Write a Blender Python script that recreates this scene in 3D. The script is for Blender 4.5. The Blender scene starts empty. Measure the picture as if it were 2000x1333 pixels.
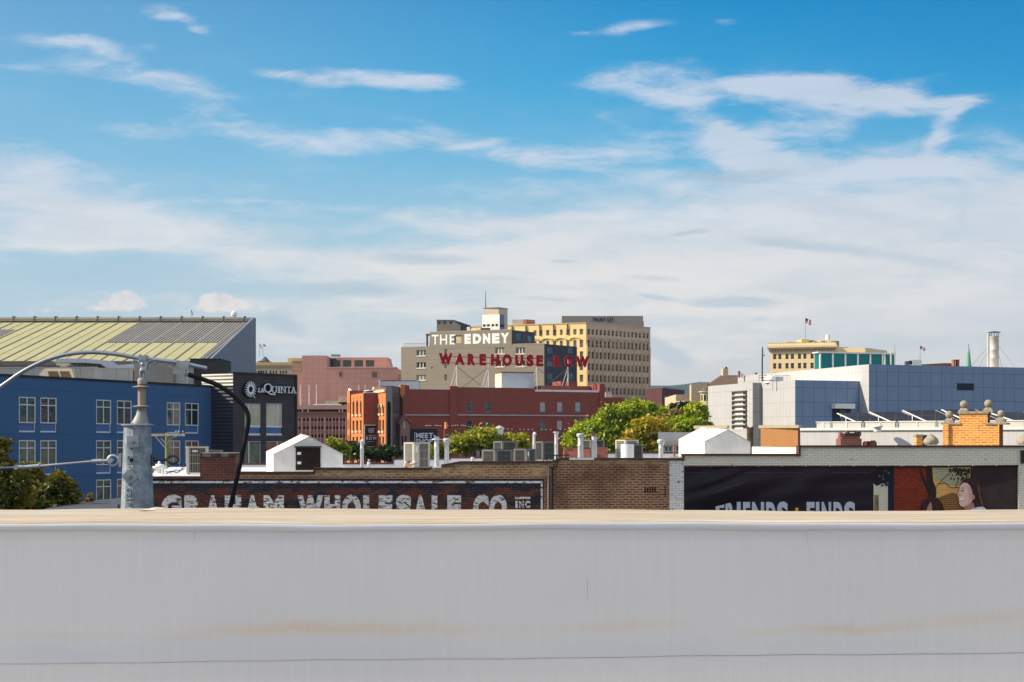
import bpy, math, random
from mathutils import Vector, Matrix
import numpy as np

R = math.radians
sc = bpy.context.scene
col = sc.collection
F = 2000 * 50.0 / 36.0          # focal length in pixels of a 2000 px wide frame (50 mm lens)
HY = 865.0                      # row of the horizon
CZ = 14.0                       # eye height above the street

# ------------------------------------------------------------------ camera
cd = bpy.data.cameras.new("camera")
cam = bpy.data.objects.new("camera", cd)
col.objects.link(cam)
cam.location = (0, 0, CZ)
cam.rotation_euler = (R(90), 0, 0)
cd.lens = 50
cd.sensor_width = 36
cd.shift_y = (HY - 666.5) / 2000.0
cd.clip_start = 0.05
cd.clip_end = 20000
sc.camera = cam

# ------------------------------------------------------------------ colour management, sun
sc.view_settings.view_transform = 'Standard'
sc.view_settings.look = 'None'
sc.view_settings.gamma = 1
sc.view_settings.exposure = 0.75
EXPO = 2 ** 0.75
SUN_EL, SUN_AZ = R(33), R(268.4)        # azimuth clockwise from +Y : low sun on the left
S = Vector((math.sin(SUN_AZ) * math.cos(SUN_EL), math.cos(SUN_AZ) * math.cos(SUN_EL), math.sin(SUN_EL)))
sd = bpy.data.lights.new("sun", 'SUN')
sd.energy = 4.6
sd.angle = R(0.5)
sd.color = (1.0, 0.88, 0.70)
so = bpy.data.objects.new("sun", sd)
col.objects.link(so)
so.rotation_euler = (-S).to_track_quat('-Z', 'Y').to_euler()
so.location = (-50, 0, 80)


def lin(c):
    return tuple((x / 255 / 12.92) if x <= 10 else (((x / 255) + 0.055) / 1.055) ** 2.4 for x in c)


# ------------------------------------------------------------------ node helpers
class NT:
    def __init__(s, tree):
        s.t = tree
        s.n = tree.nodes
        s.l = tree.links

    def new(s, typ, **kw):
        n = s.n.new(typ)
        for k, v in kw.items():
            setattr(n, k, v)
        return n

    def put(s, sock, v):
        if hasattr(v, 'is_linked'):
            s.l.new(v, sock)
        else:
            sock.default_value = v

    def math(s, op, a, b=None, c=None, clamp=False):
        n = s.new('ShaderNodeMath', operation=op, use_clamp=clamp)
        s.put(n.inputs[0], a)
        if b is not None:
            s.put(n.inputs[1], b)
        if c is not None:
            s.put(n.inputs[2], c)
        return n.outputs[0]

    def mix(s, fac, a, b, blend='MIX'):
        n = s.new('ShaderNodeMix', data_type='RGBA', blend_type=blend)
        s.put(n.inputs[0], fac)
        s.put(n.inputs[6], a if hasattr(a, 'is_linked') else (*a[:3], 1))
        s.put(n.inputs[7], b if hasattr(b, 'is_linked') else (*b[:3], 1))
        return n.outputs[2]

    def noise(s, vec, scale, detail=4, rough=.55, dims='3D'):
        n = s.new('ShaderNodeTexNoise', noise_dimensions=dims)
        if vec is not None:
            s.l.new(vec, n.inputs['Vector'])
        n.inputs['Scale'].default_value = scale
        n.inputs['Detail'].default_value = detail
        n.inputs['Roughness'].default_value = rough
        return n.outputs[0]

    def ramp(s, fac, stops, interp='LINEAR'):
        n = s.new('ShaderNodeValToRGB')
        n.color_ramp.interpolation = interp
        el = n.color_ramp.elements
        while len(el) < len(stops):
            el.new(0.5)
        for e, (p, c) in zip(el, stops):
            e.position = p
            e.color = (*c[:3], 1) if not isinstance(c, (int, float)) else (c, c, c, 1)
        s.put(n.inputs[0], fac)
        return n.outputs[0]

    def mapping(s, vec, scale=(1, 1, 1), loc=(0, 0, 0)):
        n = s.new('ShaderNodeMapping')
        s.l.new(vec, n.inputs[0])
        n.inputs['Scale'].default_value = scale
        n.inputs['Location'].default_value = loc
        return n.outputs[0]

    def smooth(s, x, a, b):
        n = s.new('ShaderNodeMapRange', interpolation_type='SMOOTHSTEP')
        s.put(n.inputs[0], x)
        n.inputs[1].default_value = a
        n.inputs[2].default_value = b
        return n.outputs[0]


# ------------------------------------------------------------------ world: Nishita sky with cirrus cover
w = bpy.data.worlds.new("World")
sc.world = w
w.use_nodes = True
T = NT(w.node_tree)
T.n.clear()
out = T.new('ShaderNodeOutputWorld')
bg = T.new('ShaderNodeBackground')
bg.inputs[1].default_value = 0.1
T.l.new(bg.outputs[0], out.inputs[0])
sky = T.new('ShaderNodeTexSky', sky_type='NISHITA', sun_disc=False)
sky.sun_elevation = SUN_EL
sky.sun_rotation = SUN_AZ
tc = T.new('ShaderNodeTexCoord')
sep = T.new('ShaderNodeSeparateXYZ')
T.l.new(tc.outputs['Generated'], sep.inputs[0])
ax, ay, az_ = sep.outputs
ay2 = T.math('ADD', T.math('ABSOLUTE', ay), 0.02)
U = T.math('MULTIPLY', T.math('DIVIDE', ax, ay2), 2.778)     # about -1..1 across the frame
V = T.math('MULTIPLY', T.math('DIVIDE', az_, ay2), 2.778)    # 0 at the horizon, .865 at the top


def SKYC(c, g=1.0):      # display colour -> radiance before exposure and the .1 strength
    return tuple(x / EXPO / 0.1 * g for x in lin(c))


grad = T.ramp(T.math('MULTIPLY', V, 0.5, clamp=True), [
    (0.0, SKYC((210, 207, 208))), (0.06, SKYC((206, 208, 211))), (0.125, SKYC((190, 207, 216))), (0.2, SKYC((158, 200, 222))),
    (0.27, SKYC((104, 182, 222))), (0.34, SKYC((46, 164, 217))), (0.43, SKYC((2, 140, 203))), (0.55, SKYC((0, 122, 192))), (1.0, SKYC((20, 105, 175)))])
# paler towards the sun on the left
lf = T.smooth(U, 0.5, -1.3)
lfv = T.math('MULTIPLY', lf, T.smooth(V, 1.6, 0.6))
grad = T.mix(T.math('MULTIPLY', lfv, 0.46), grad, SKYC((160, 198, 222)))
rt = T.math('MULTIPLY', T.smooth(U, 0.0, 1.0), T.smooth(V, 0.45, 0.9))
grad = T.mix(T.math('MULTIPLY', rt, 0.6), grad, SKYC((0, 132, 196)))
base = T.mix(0.993, sky.outputs[0], grad)

pv = T.new('ShaderNodeCombineXYZ')
T.l.new(U, pv.inputs[0])
T.l.new(V, pv.inputs[1])
vs = T.mapping(pv.outputs[0], scale=(1.0, 3.2, 1))
n1 = T.noise(vs, 2.6, 6, .6)
vs2 = T.mapping(pv.outputs[0], scale=(1.0, 3.0, 1), loc=(7.3, 2.1, 0))
n2 = T.noise(vs2, 3.0, 6, .6)
vs3 = T.mapping(pv.outputs[0], scale=(1.0, 4.2, 1), loc=(1.3, 9.1, 0))
nf = T.noise(vs3, 7.0, 8, .62)
wu = T.math('ADD', U, T.math('MULTIPLY', T.math('SUBTRACT', n1, .5), 0.16))
wv = T.math('ADD', V, T.math('MULTIPLY', T.math('SUBTRACT', n2, .5), 0.055))

g = bpy.data.node_groups.new("cloud_puff", 'ShaderNodeTree')
for nm in ("U", "V", "cx", "cy", "rx", "ry", "slope"):
    g.interface.new_socket(nm, in_out='INPUT', socket_type='NodeSocketFloat')
g.interface.new_socket("m", in_out='OUTPUT', socket_type='NodeSocketFloat')
G = NT(g)
gi = G.new('NodeGroupInput')
go = G.new('NodeGroupOutput')
du = G.math('SUBTRACT', gi.outputs[0], gi.outputs[2])
dv = G.math('SUBTRACT', G.math('SUBTRACT', gi.outputs[1], gi.outputs[3]), G.math('MULTIPLY', du, gi.outputs[6]))
qu = G.math('DIVIDE', du, gi.outputs[4])
qv = G.math('DIVIDE', dv, gi.outputs[5])
d2 = G.math('ADD', G.math('MULTIPLY', qu, qu), G.math('MULTIPLY', qv, qv))
m_ = G.math('POWER', 2.718, G.math('MULTIPLY', d2, -1.0))
G.l.new(m_, go.inputs[0])


def puffs(lst, uu, vv):
    acc = None
    for (px, py, rx, ry, sl, amt) in lst:
        n = T.new('ShaderNodeGroup')
        n.node_tree = g
        T.l.new(uu, n.inputs[0])
        T.l.new(vv, n.inputs[1])
        for k, v in zip(range(2, 7), ((px - 1000) / 1000, (HY - py) / 1000, rx / 1000, ry / 1000, sl)):
            n.inputs[k].default_value = v
        o = T.math('MULTIPLY', n.outputs[0], amt)
        acc = o if acc is None else T.math('ADD', acc, o)
    return acc


WISPS = [  # px, py, half width, half height, slope, amount   (bright fair weather cloud and cirrus)
    (340, 48, 48, 16, -.12, .95), (398, 72, 28, 14, -.3, .75), (235, 40, 26, 9, 0, .45), (480, 40, 20, 5, 0, .2),
    (165, 100, 110, 20, -.08, .9), (60, 150, 110, 12, -.08, .5), (15, 95, 20, 7, 0, .4), (300, 165, 150, 24, -.12, 1.0), (240, 120, 40, 16, -.4, .5), (420, 205, 120, 26, -.08, .5), (310, 110, 30, 10, 0, .35),
    (680, 164, 190, 21, -.08, 1.15), (815, 174, 75, 15, -.05, .75), (560, 155, 60, 12, -.1, .5), (285, 270, 105, 20, -.02, 1.05), (480, 268, 130, 30, -.25, .6), (590, 292, 120, 24, -.1, .5), (400, 235, 160, 26, -.1, .3),
    (815, 288, 150, 24, 0, 1.15), (960, 293, 80, 11, .12, .8), (1020, 322, 100, 28, 0, 1.0), (1190, 320, 110, 32, 0, 1.0), (790, 245, 60, 10, -.2, .35), (690, 285, 30, 14, -.3, .4), (620, 290, 30, 14, -.3, .3),
    (1240, 68, 85, 14, .16, .85), (1410, 57, 32, 9, .0, .7), (1130, 80, 45, 7, .1, .45), (955, 98, 22, 6, 0, .4), (1020, 97, 18, 4, 0, .3), (1395, 20, 30, 7, 0, .4), (1845, 84, 20, 8, 0, .25), (1960, 218, 40, 8, .1, .35), (940, 175, 40, 4, 0, .25), (1000, 172, 60, 4, 0, .2),
    (1225, 163, 120, 22, .12, .95), (1285, 198, 80, 24, -.15, .7), (1480, 188, 170, 30, 0, .95), (1640, 205, 200, 30, -.14, 1.1), (1830, 212, 110, 22, -.02, .8), (1560, 165, 130, 14, -.03, .7), (1790, 172, 90, 16, .22, .4), (1700, 190, 120, 20, -.2, .6), (1890, 205, 40, 14, 0, .5),
    (1385, 250, 50, 70, -.9, .55), (1420, 290, 100, 46, -.55, .95), (1500, 325, 160, 36, -.3, .95), (1545, 255, 80, 40, .12, .7), (1620, 265, 60, 34, .3, .35), (1640, 345, 190, 34, -.03, 1.0), (1840, 262, 44, 30, 1.0, .7), (1810, 300, 20, 40, 2.0, .3), (1900, 350, 170, 60, -.25, .95), (1780, 330, 160, 30, 0, .7), (1180, 235, 120, 22, -.5, .28), (1280, 290, 130, 34, -.4, .35),
    (640, 383, 120, 9, .04, .5), (500, 402, 150, 11, -.06, .6), (430, 372, 60, 8, -.2, .3), (1480, 15, 20, 4, 0, .2), (690, 420, 200, 10, -.1, .4)]
DECK = [(60, 330, 130, 34, -.08, .75), (80, 400, 230, 64, -.12, .9), (260, 430, 250, 46, -.1, .75), (60, 480, 200, 40, 0, .6), (430, 470, 300, 34, -.05, .6), (180, 490, 260, 12, 0, .5), (720, 430, 200, 14, -.05, .4), (700, 512, 300, 26, 0, .62), (950, 445, 210, 24, 0, .95), (1130, 455, 90, 26, 0, .6), (1000, 500, 300, 24, 0, .6), (1050, 550, 420, 30, 0, .9),
    (1350, 400, 320, 44, .02, .5), (1480, 460, 320, 70, 0, .9), (1800, 430, 320, 110, 0, .95), (1950, 380, 120, 70, -.2, .7), (1250, 510, 350, 50, 0, .9), (1250, 610, 500, 60, 0, .8), (1700, 610, 500, 60, 0, .75), (1900, 540, 300, 90, 0, .7), (700, 610, 320, 24, 0, .6), (300, 600, 420, 14, 0, .4), (650, 680, 400, 40, 0, .6), (1500, 700, 700, 50, 0, .6), (500, 550, 240, 10, 0, .3), (1000, 380, 260, 26, 0, .3), (1250, 350, 180, 30, -.2, .4)]
SHADE = [  # grey undersides and gaps in the lower cloud deck
    (815, 510, 120, 14, -.06, .9), (960, 548, 110, 10, 0, .6), (1460, 352, 130, 12, .0, .9), (1640, 420, 260, 26, -.22, .55), (1330, 465, 40, 6, .1, .9), (1362, 460, 22, 5, 0, .6), (1115, 521, 42, 4, -.05, .7), (1265, 553, 60, 7, -.06, .7), (1435, 591, 95, 12, 0, 1.2),
    (1270, 583, 50, 7, -.15, .9), (1075, 590, 70, 6, 0, .6), (1540, 569, 35, 5, 0, .5), (700, 570, 120, 22, -.02, .75), (560, 640, 50, 26, -.25, .8), (1285, 690, 50, 26, -.55, 1.3), (1470, 626, 24, 8, .2, .7), (1700, 505, 260, 18, -.17, .65), (1520, 480, 120, 10, -.1, .4), (1900, 620, 240, 30, 0, .5), (1750, 680, 300, 30, 0, .5), (200, 545, 300, 26, 0, .55), (930, 395, 30, 5, 0, .3)]
CUMUL = [(262, 588, 26, 16, 0, .8), (235, 598, 34, 14, 0, .7), (285, 602, 26, 10, 0, .5), (440, 592, 34, 16, 0, .85), (462, 604, 28, 12, 0, .6), (405, 606, 30, 10, 0, .5), (130, 612, 200, 9, 0, .35), (540, 606, 90, 10, -.1, .4), (790, 612, 50, 8, 0, .25), (1050, 616, 60, 6, 0, .25)]
# fine fibrous detail, warped by itself so that edges fray
wd = T.new('ShaderNodeTexNoise')
T.l.new(T.mapping(pv.outputs[0], scale=(1, 2.6, 1)), wd.inputs[0])
wd.inputs['Scale'].default_value = 5.5
wd.inputs['Detail'].default_value = 3
wsub = T.new('ShaderNodeVectorMath', operation='SUBTRACT')
T.l.new(wd.outputs[1], wsub.inputs[0])
wsub.inputs[1].default_value = (.5, .5, .5)
wsc = T.new('ShaderNodeVectorMath', operation='MULTIPLY')
T.l.new(wsub.outputs[0], wsc.inputs[0])
wsc.inputs[1].default_value = (.16, .05, 0)
wad = T.new('ShaderNodeVectorMath', operation='ADD')
T.l.new(pv.outputs[0], wad.inputs[0])
T.l.new(wsc.outputs[0], wad.inputs[1])
fib = T.noise(T.mapping(wad.outputs[0], scale=(1, 3.4, 1), loc=(3.1, 5.7, 0)), 9.0, 9, .66)
fib2 = T.noise(T.mapping(wad.outputs[0], scale=(1, 5.0, 1), loc=(8.1, 1.7, 0)), 3.4, 8, .6)
nfib = T.math('ADD', T.math('MULTIPLY', fib, .55), T.math('MULTIPLY', fib2, .45))
p1_ = puffs(WISPS, wu, wv)
m1 = T.smooth(T.math('ADD', p1_, T.math('MULTIPLY', T.math('SUBTRACT', nfib, .57), T.math('MULTIPLY_ADD', p1_, 1.3, 2.5))), .06, 1.25)
m1 = T.math('MULTIPLY', T.math('MULTIPLY', m1, T.smooth(p1_, .0, .6)), .80)
p2_ = puffs(DECK, T.math('ADD', U, T.math('MULTIPLY', T.math('SUBTRACT', n1, .5), .3)), T.math('ADD', V, T.math('MULTIPLY', T.math('SUBTRACT', n2, .5), .10)))
deck = T.smooth(T.math('ADD', p2_, T.math('MULTIPLY', T.math('SUBTRACT', nfib, .54), 2.7)), -.1, 1.35)
deck = T.math('MULTIPLY', deck, T.smooth(p2_, .02, .30))
thin = T.math('MULTIPLY', T.smooth(n2, .42, .75), T.math('MULTIPLY', T.smooth(V, .85, .45), T.smooth(nfib, .35, .65)))
cover = T.math('MAXIMUM', T.math('MAXIMUM', m1, T.math('MULTIPLY', deck, .88)), T.math('MULTIPLY', thin, .30))
low = T.smooth(V, .60, .25)
cloudc = T.mix(low, SKYC((214, 221, 236)), SKYC((236, 232, 228)))
cloudc = T.mix(T.math('MULTIPLY', T.smooth(U, .2, 1.0), .5), cloudc, SKYC((218, 220, 228)))
cloudc = T.mix(T.math('MULTIPLY', T.smooth(fib2, .60, .36), .5), cloudc, SKYC((198, 208, 218)))
skyc = T.mix(T.math('MULTIPLY', cover, .97), base, cloudc)
sh = T.smooth(T.math('ADD', puffs(SHADE, wu, T.math('ADD', V, T.math('MULTIPLY', T.math('SUBTRACT', n2, .5), 0.05))), T.math('MULTIPLY', T.math('SUBTRACT', nfib, .5), .9)), .22, .85)
skyc = T.mix(T.math('MULTIPLY', sh, .58), skyc, SKYC((172, 193, 210)))
nc = T.noise(pv.outputs[0], 30, 6, .6)
cu_u = T.math('ADD', U, T.math('MULTIPLY', T.math('SUBTRACT', nc, .5), .05))
cu_v = T.math('ADD', V, T.math('MULTIPLY', T.math('SUBTRACT', n1, .5), .02))
pc_ = puffs(CUMUL, cu_u, cu_v)
cu = T.smooth(T.math('ADD', pc_, T.math('MULTIPLY', T.math('SUBTRACT', nc, .5), 1.1)), .30, .62)
skyc = T.mix(T.math('MULTIPLY', cu, .62), skyc, T.mix(T.smooth(nc, .35, .65), SKYC((222, 214, 213)), SKYC((246, 236, 228))))
# unseen bright sheet added overhead and behind the viewer to light the shaded sides
veil = T.math('MAXIMUM', T.math('MULTIPLY', T.smooth(V, 1.05, 3.0), .55), T.math('MULTIPLY', T.smooth(ay, .12, -.25), .92))
veiln = T.noise(T.mapping(tc.outputs['Generated'], scale=(1, 1, 2.2)), 1.8, 5, .6)
skyc = T.mix(T.math('MULTIPLY', veil, T.smooth(veiln, .3, .7)), skyc, tuple(x / EXPO / .1 for x in (1.36, 1.31, 1.27)))
# sky seen below the horizon: dull ground light
skyc = T.mix(T.smooth(V, 0.0, -0.12), skyc, SKYC((110, 108, 105)))
T.l.new(skyc, bg.inputs[0])
w.cycles.sampling_method = 'MANUAL'
w.cycles.sample_map_resolution = 512

# ------------------------------------------------------------------ materials
MATS = {}


def base_mat(name):
    m = bpy.data.materials.new(name)
    m.use_nodes = True
    t = NT(m.node_tree)
    b = t.n['Principled BSDF']
    MATS[name] = m
    return m, t, b


def uvsock(t):
    return t.new('ShaderNodeTexCoord').outputs['UV']


def objsock(t):
    return t.new('ShaderNodeTexCoord').outputs['Object']


def pm(name, c, rough=.7, var=.14, scale=1.5, metal=0.0, bump=0.0, bscale=None, spec=None, stretch=(1, 1, 1), c2=None):
    m, t, b = base_mat(name)
    v = t.mapping(objsock(t), scale=stretch)
    n = t.noise(v, scale, 5, .6)
    n2 = t.noise(v, scale * 7.3, 3, .6)
    nn = t.math('ADD', t.math('MULTIPLY', n, .7), t.math('MULTIPLY', n2, .3))
    lo = tuple(x * (1 - var) for x in c)
    hi = tuple(min(1, x * (1 + var)) for x in c) if c2 is None else c2
    cc = t.mix(t.smooth(nn, .32, .68), lo, hi)
    t.l.new(cc, b.inputs['Base Color'])
    b.inputs['Roughness'].default_value = rough
    b.inputs['Metallic'].default_value = metal
    if spec is None and max(c) < .13 and not metal:
        spec = .12
    if spec is not None:
        b.inputs['Specular IOR Level'].default_value = spec
    if bump:
        bn = t.new('ShaderNodeBump')
        bn.inputs['Strength'].default_value = bump
        bn.inputs['Distance'].default_value = .02
        t.l.new(t.noise(v, bscale or scale * 8, 4), bn.inputs['Height'])
        t.l.new(bn.outputs[0], b.inputs['Normal'])
    return m


def brick_nodes(t, uv, c1, c2, mortar, bw, bh, ms, off=.5):
    br = t.new('ShaderNodeTexBrick')
    br.offset = off
    t.l.new(uv, br.inputs['Vector'])
    br.inputs['Color1'].default_value = (*c1, 1)
    br.inputs['Color2'].default_value = (*c2, 1)
    br.inputs['Mortar'].default_value = (*mortar, 1)
    br.inputs['Scale'].default_value = 1
    br.inputs['Mortar Size'].default_value = ms
    br.inputs['Mortar Smooth'].default_value = .3
    br.inputs['Bias'].default_value = 0
    br.inputs['Brick Width'].default_value = bw
    br.inputs['Row Height'].default_value = bh
    return br


def brick(name, c1, c2, mortar, bw=.22, bh=.075, ms=.010, stain=.35, sscale=.5, stainc=None, rough=.85, warp=0.0):
    m, t, b = base_mat(name)
    uv = uvsock(t)
    if warp:
        nz = t.new('ShaderNodeTexNoise')
        t.l.new(uv, nz.inputs[0])
        nz.inputs['Scale'].default_value = 9
        vm = t.new('ShaderNodeVectorMath', operation='SCALE')
        vm2 = t.new('ShaderNodeVectorMath', operation='SUBTRACT')
        t.l.new(nz.outputs[1], vm2.inputs[0])
        vm2.inputs[1].default_value = (.5, .5, .5)
        t.l.new(vm2.outputs[0], vm.inputs[0])
        vm.inputs[3].default_value = warp
        va = t.new('ShaderNodeVectorMath', operation='ADD')
        t.l.new(uv, va.inputs[0])
        t.l.new(vm.outputs[0], va.inputs[1])
        uv2 = va.outputs[0]
    else:
        uv2 = uv
    br = brick_nodes(t, uv2, c1, c2, mortar, bw, bh, ms)
    n = t.noise(uv, sscale, 6, .65)
    nf_ = t.noise(uv, sscale * 14, 4, .65)
    sc_ = stainc if stainc else tuple(x * .35 for x in c1)
    f1 = t.math('MULTIPLY', t.smooth(n, .5, .75), stain)
    c = t.mix(f1, br.outputs[0], sc_)
    c = t.mix(t.math('MULTIPLY', t.smooth(nf_, .35, .75), .35), c, tuple(min(1, x * 1.7) for x in c2))
    t.l.new(c, b.inputs['Base Color'])
    b.inputs['Roughness'].default_value = rough
    b.inputs['Specular IOR Level'].default_value = .25
    bn = t.new('ShaderNodeBump')
    bn.inputs['Strength'].default_value = .5
    bn.inputs['Distance'].default_value = .01
    t.l.new(t.math('SUBTRACT', 1.0, br.outputs[1]), bn.inputs['Height'])
    t.l.new(bn.outputs[0], b.inputs['Normal'])
    return m


def panel(name, c, seam, pw, ph, sw=.03, ox=0, oy=0, rough=.45, var=.05, metal=0.0, c2=None, spec=.5):
    """flat wall panels with open joints"""
    m, t, b = base_mat(name)
    uv = t.mapping(uvsock(t), loc=(ox, oy, 0))
    br = brick_nodes(t, uv, c, c2 or tuple(x * (1 - var) for x in c), seam, pw, ph, sw, off=0)
    n = t.noise(uv, .4, 6, .6)
    cc = t.mix(t.math('MULTIPLY', t.smooth(n, .35, .75), .22), br.outputs[0], tuple(x * .72 for x in c))
    st = t.mapping(uv, scale=(3.0, .12, 1))
    ns = t.noise(st, 1.4, 5, .6)
    cc = t.mix(t.math('MULTIPLY', t.smooth(ns, .5, .8), .18), cc, tuple(x * .6 for x in c))
    t.l.new(cc, b.inputs['Base Color'])
    b.inputs['Roughness'].default_value = rough
    b.inputs['Metallic'].default_value = metal
    b.inputs['Specular IOR Level'].default_value = spec
    return m


def ribbed(name, c, pitch, vertical=True, depth=.5, rough=.5, var=.12, metal=0.0):
    """corrugated sheet: real ridges come from a bump wave in metres"""
    m, t, b = base_mat(name)
    uv = uvsock(t)
    sp = t.new('ShaderNodeSeparateXYZ')
    t.l.new(uv, sp.inputs[0])
    a = t.math('MULTIPLY', sp.outputs[0 if vertical else 1], 2 * math.pi / pitch)
    wv_ = t.math('SINE', a)
    n = t.noise(uv, .8, 5, .6)
    cc = t.mix(t.smooth(n, .3, .7), tuple(x * (1 - var) for x in c), tuple(min(1, x * (1 + var)) for x in c))
    cc = t.mix(t.math('MULTIPLY', t.smooth(wv_, .3, -1.0), .45), cc, tuple(x * .35 for x in c))
    t.l.new(cc, b.inputs['Base Color'])
    b.inputs['Roughness'].default_value = rough
    b.inputs['Metallic'].default_value = metal
    b.inputs['Specular IOR Level'].default_value = .2
    bn = t.new('ShaderNodeBump')
    bn.inputs['Strength'].default_value = depth
    bn.inputs['Distance'].default_value = pitch * .25
    t.l.new(wv_, bn.inputs['Height'])
    t.l.new(bn.outputs[0], b.inputs['Normal'])
    return m


def glass(name, c, rough=.04, ior=1.9, wav=.15, wscale=1.2, blotch=None, spec=.3):
    m, t, b = base_mat(name)
    ob = objsock(t)
    cc = (*c, 1)
    if blotch:
        n = t.noise(t.mapping(ob, scale=(1, 1, .6)), .55, 3, .5)
        cc = t.mix(t.smooth(n, .45, .6), c, blotch)
    t.put(b.inputs['Base Color'], cc)
    b.inputs['Roughness'].default_value = rough
    b.inputs['IOR'].default_value = min(ior, 1.5)
    b.inputs['Specular IOR Level'].default_value = spec
    bn = t.new('ShaderNodeBump')
    bn.inputs['Strength'].default_value = wav
    bn.inputs['Distance'].default_value = .05
    t.l.new(t.noise(ob, wscale, 2, .5), bn.inputs['Height'])
    t.l.new(bn.outputs[0], b.inputs['Normal'])
    return m


# ------------------------------------------------------------------ geometry helpers
def P(px, py, Y):
    return Vector(((px - 1000) / F * Y, Y, CZ + (HY - py) / F * Y))


def X(px, Y):
    return (px - 1000) / F * Y


def Z(py, Y):
    return CZ + (HY - py) / F * Y


ORG = {}


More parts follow.
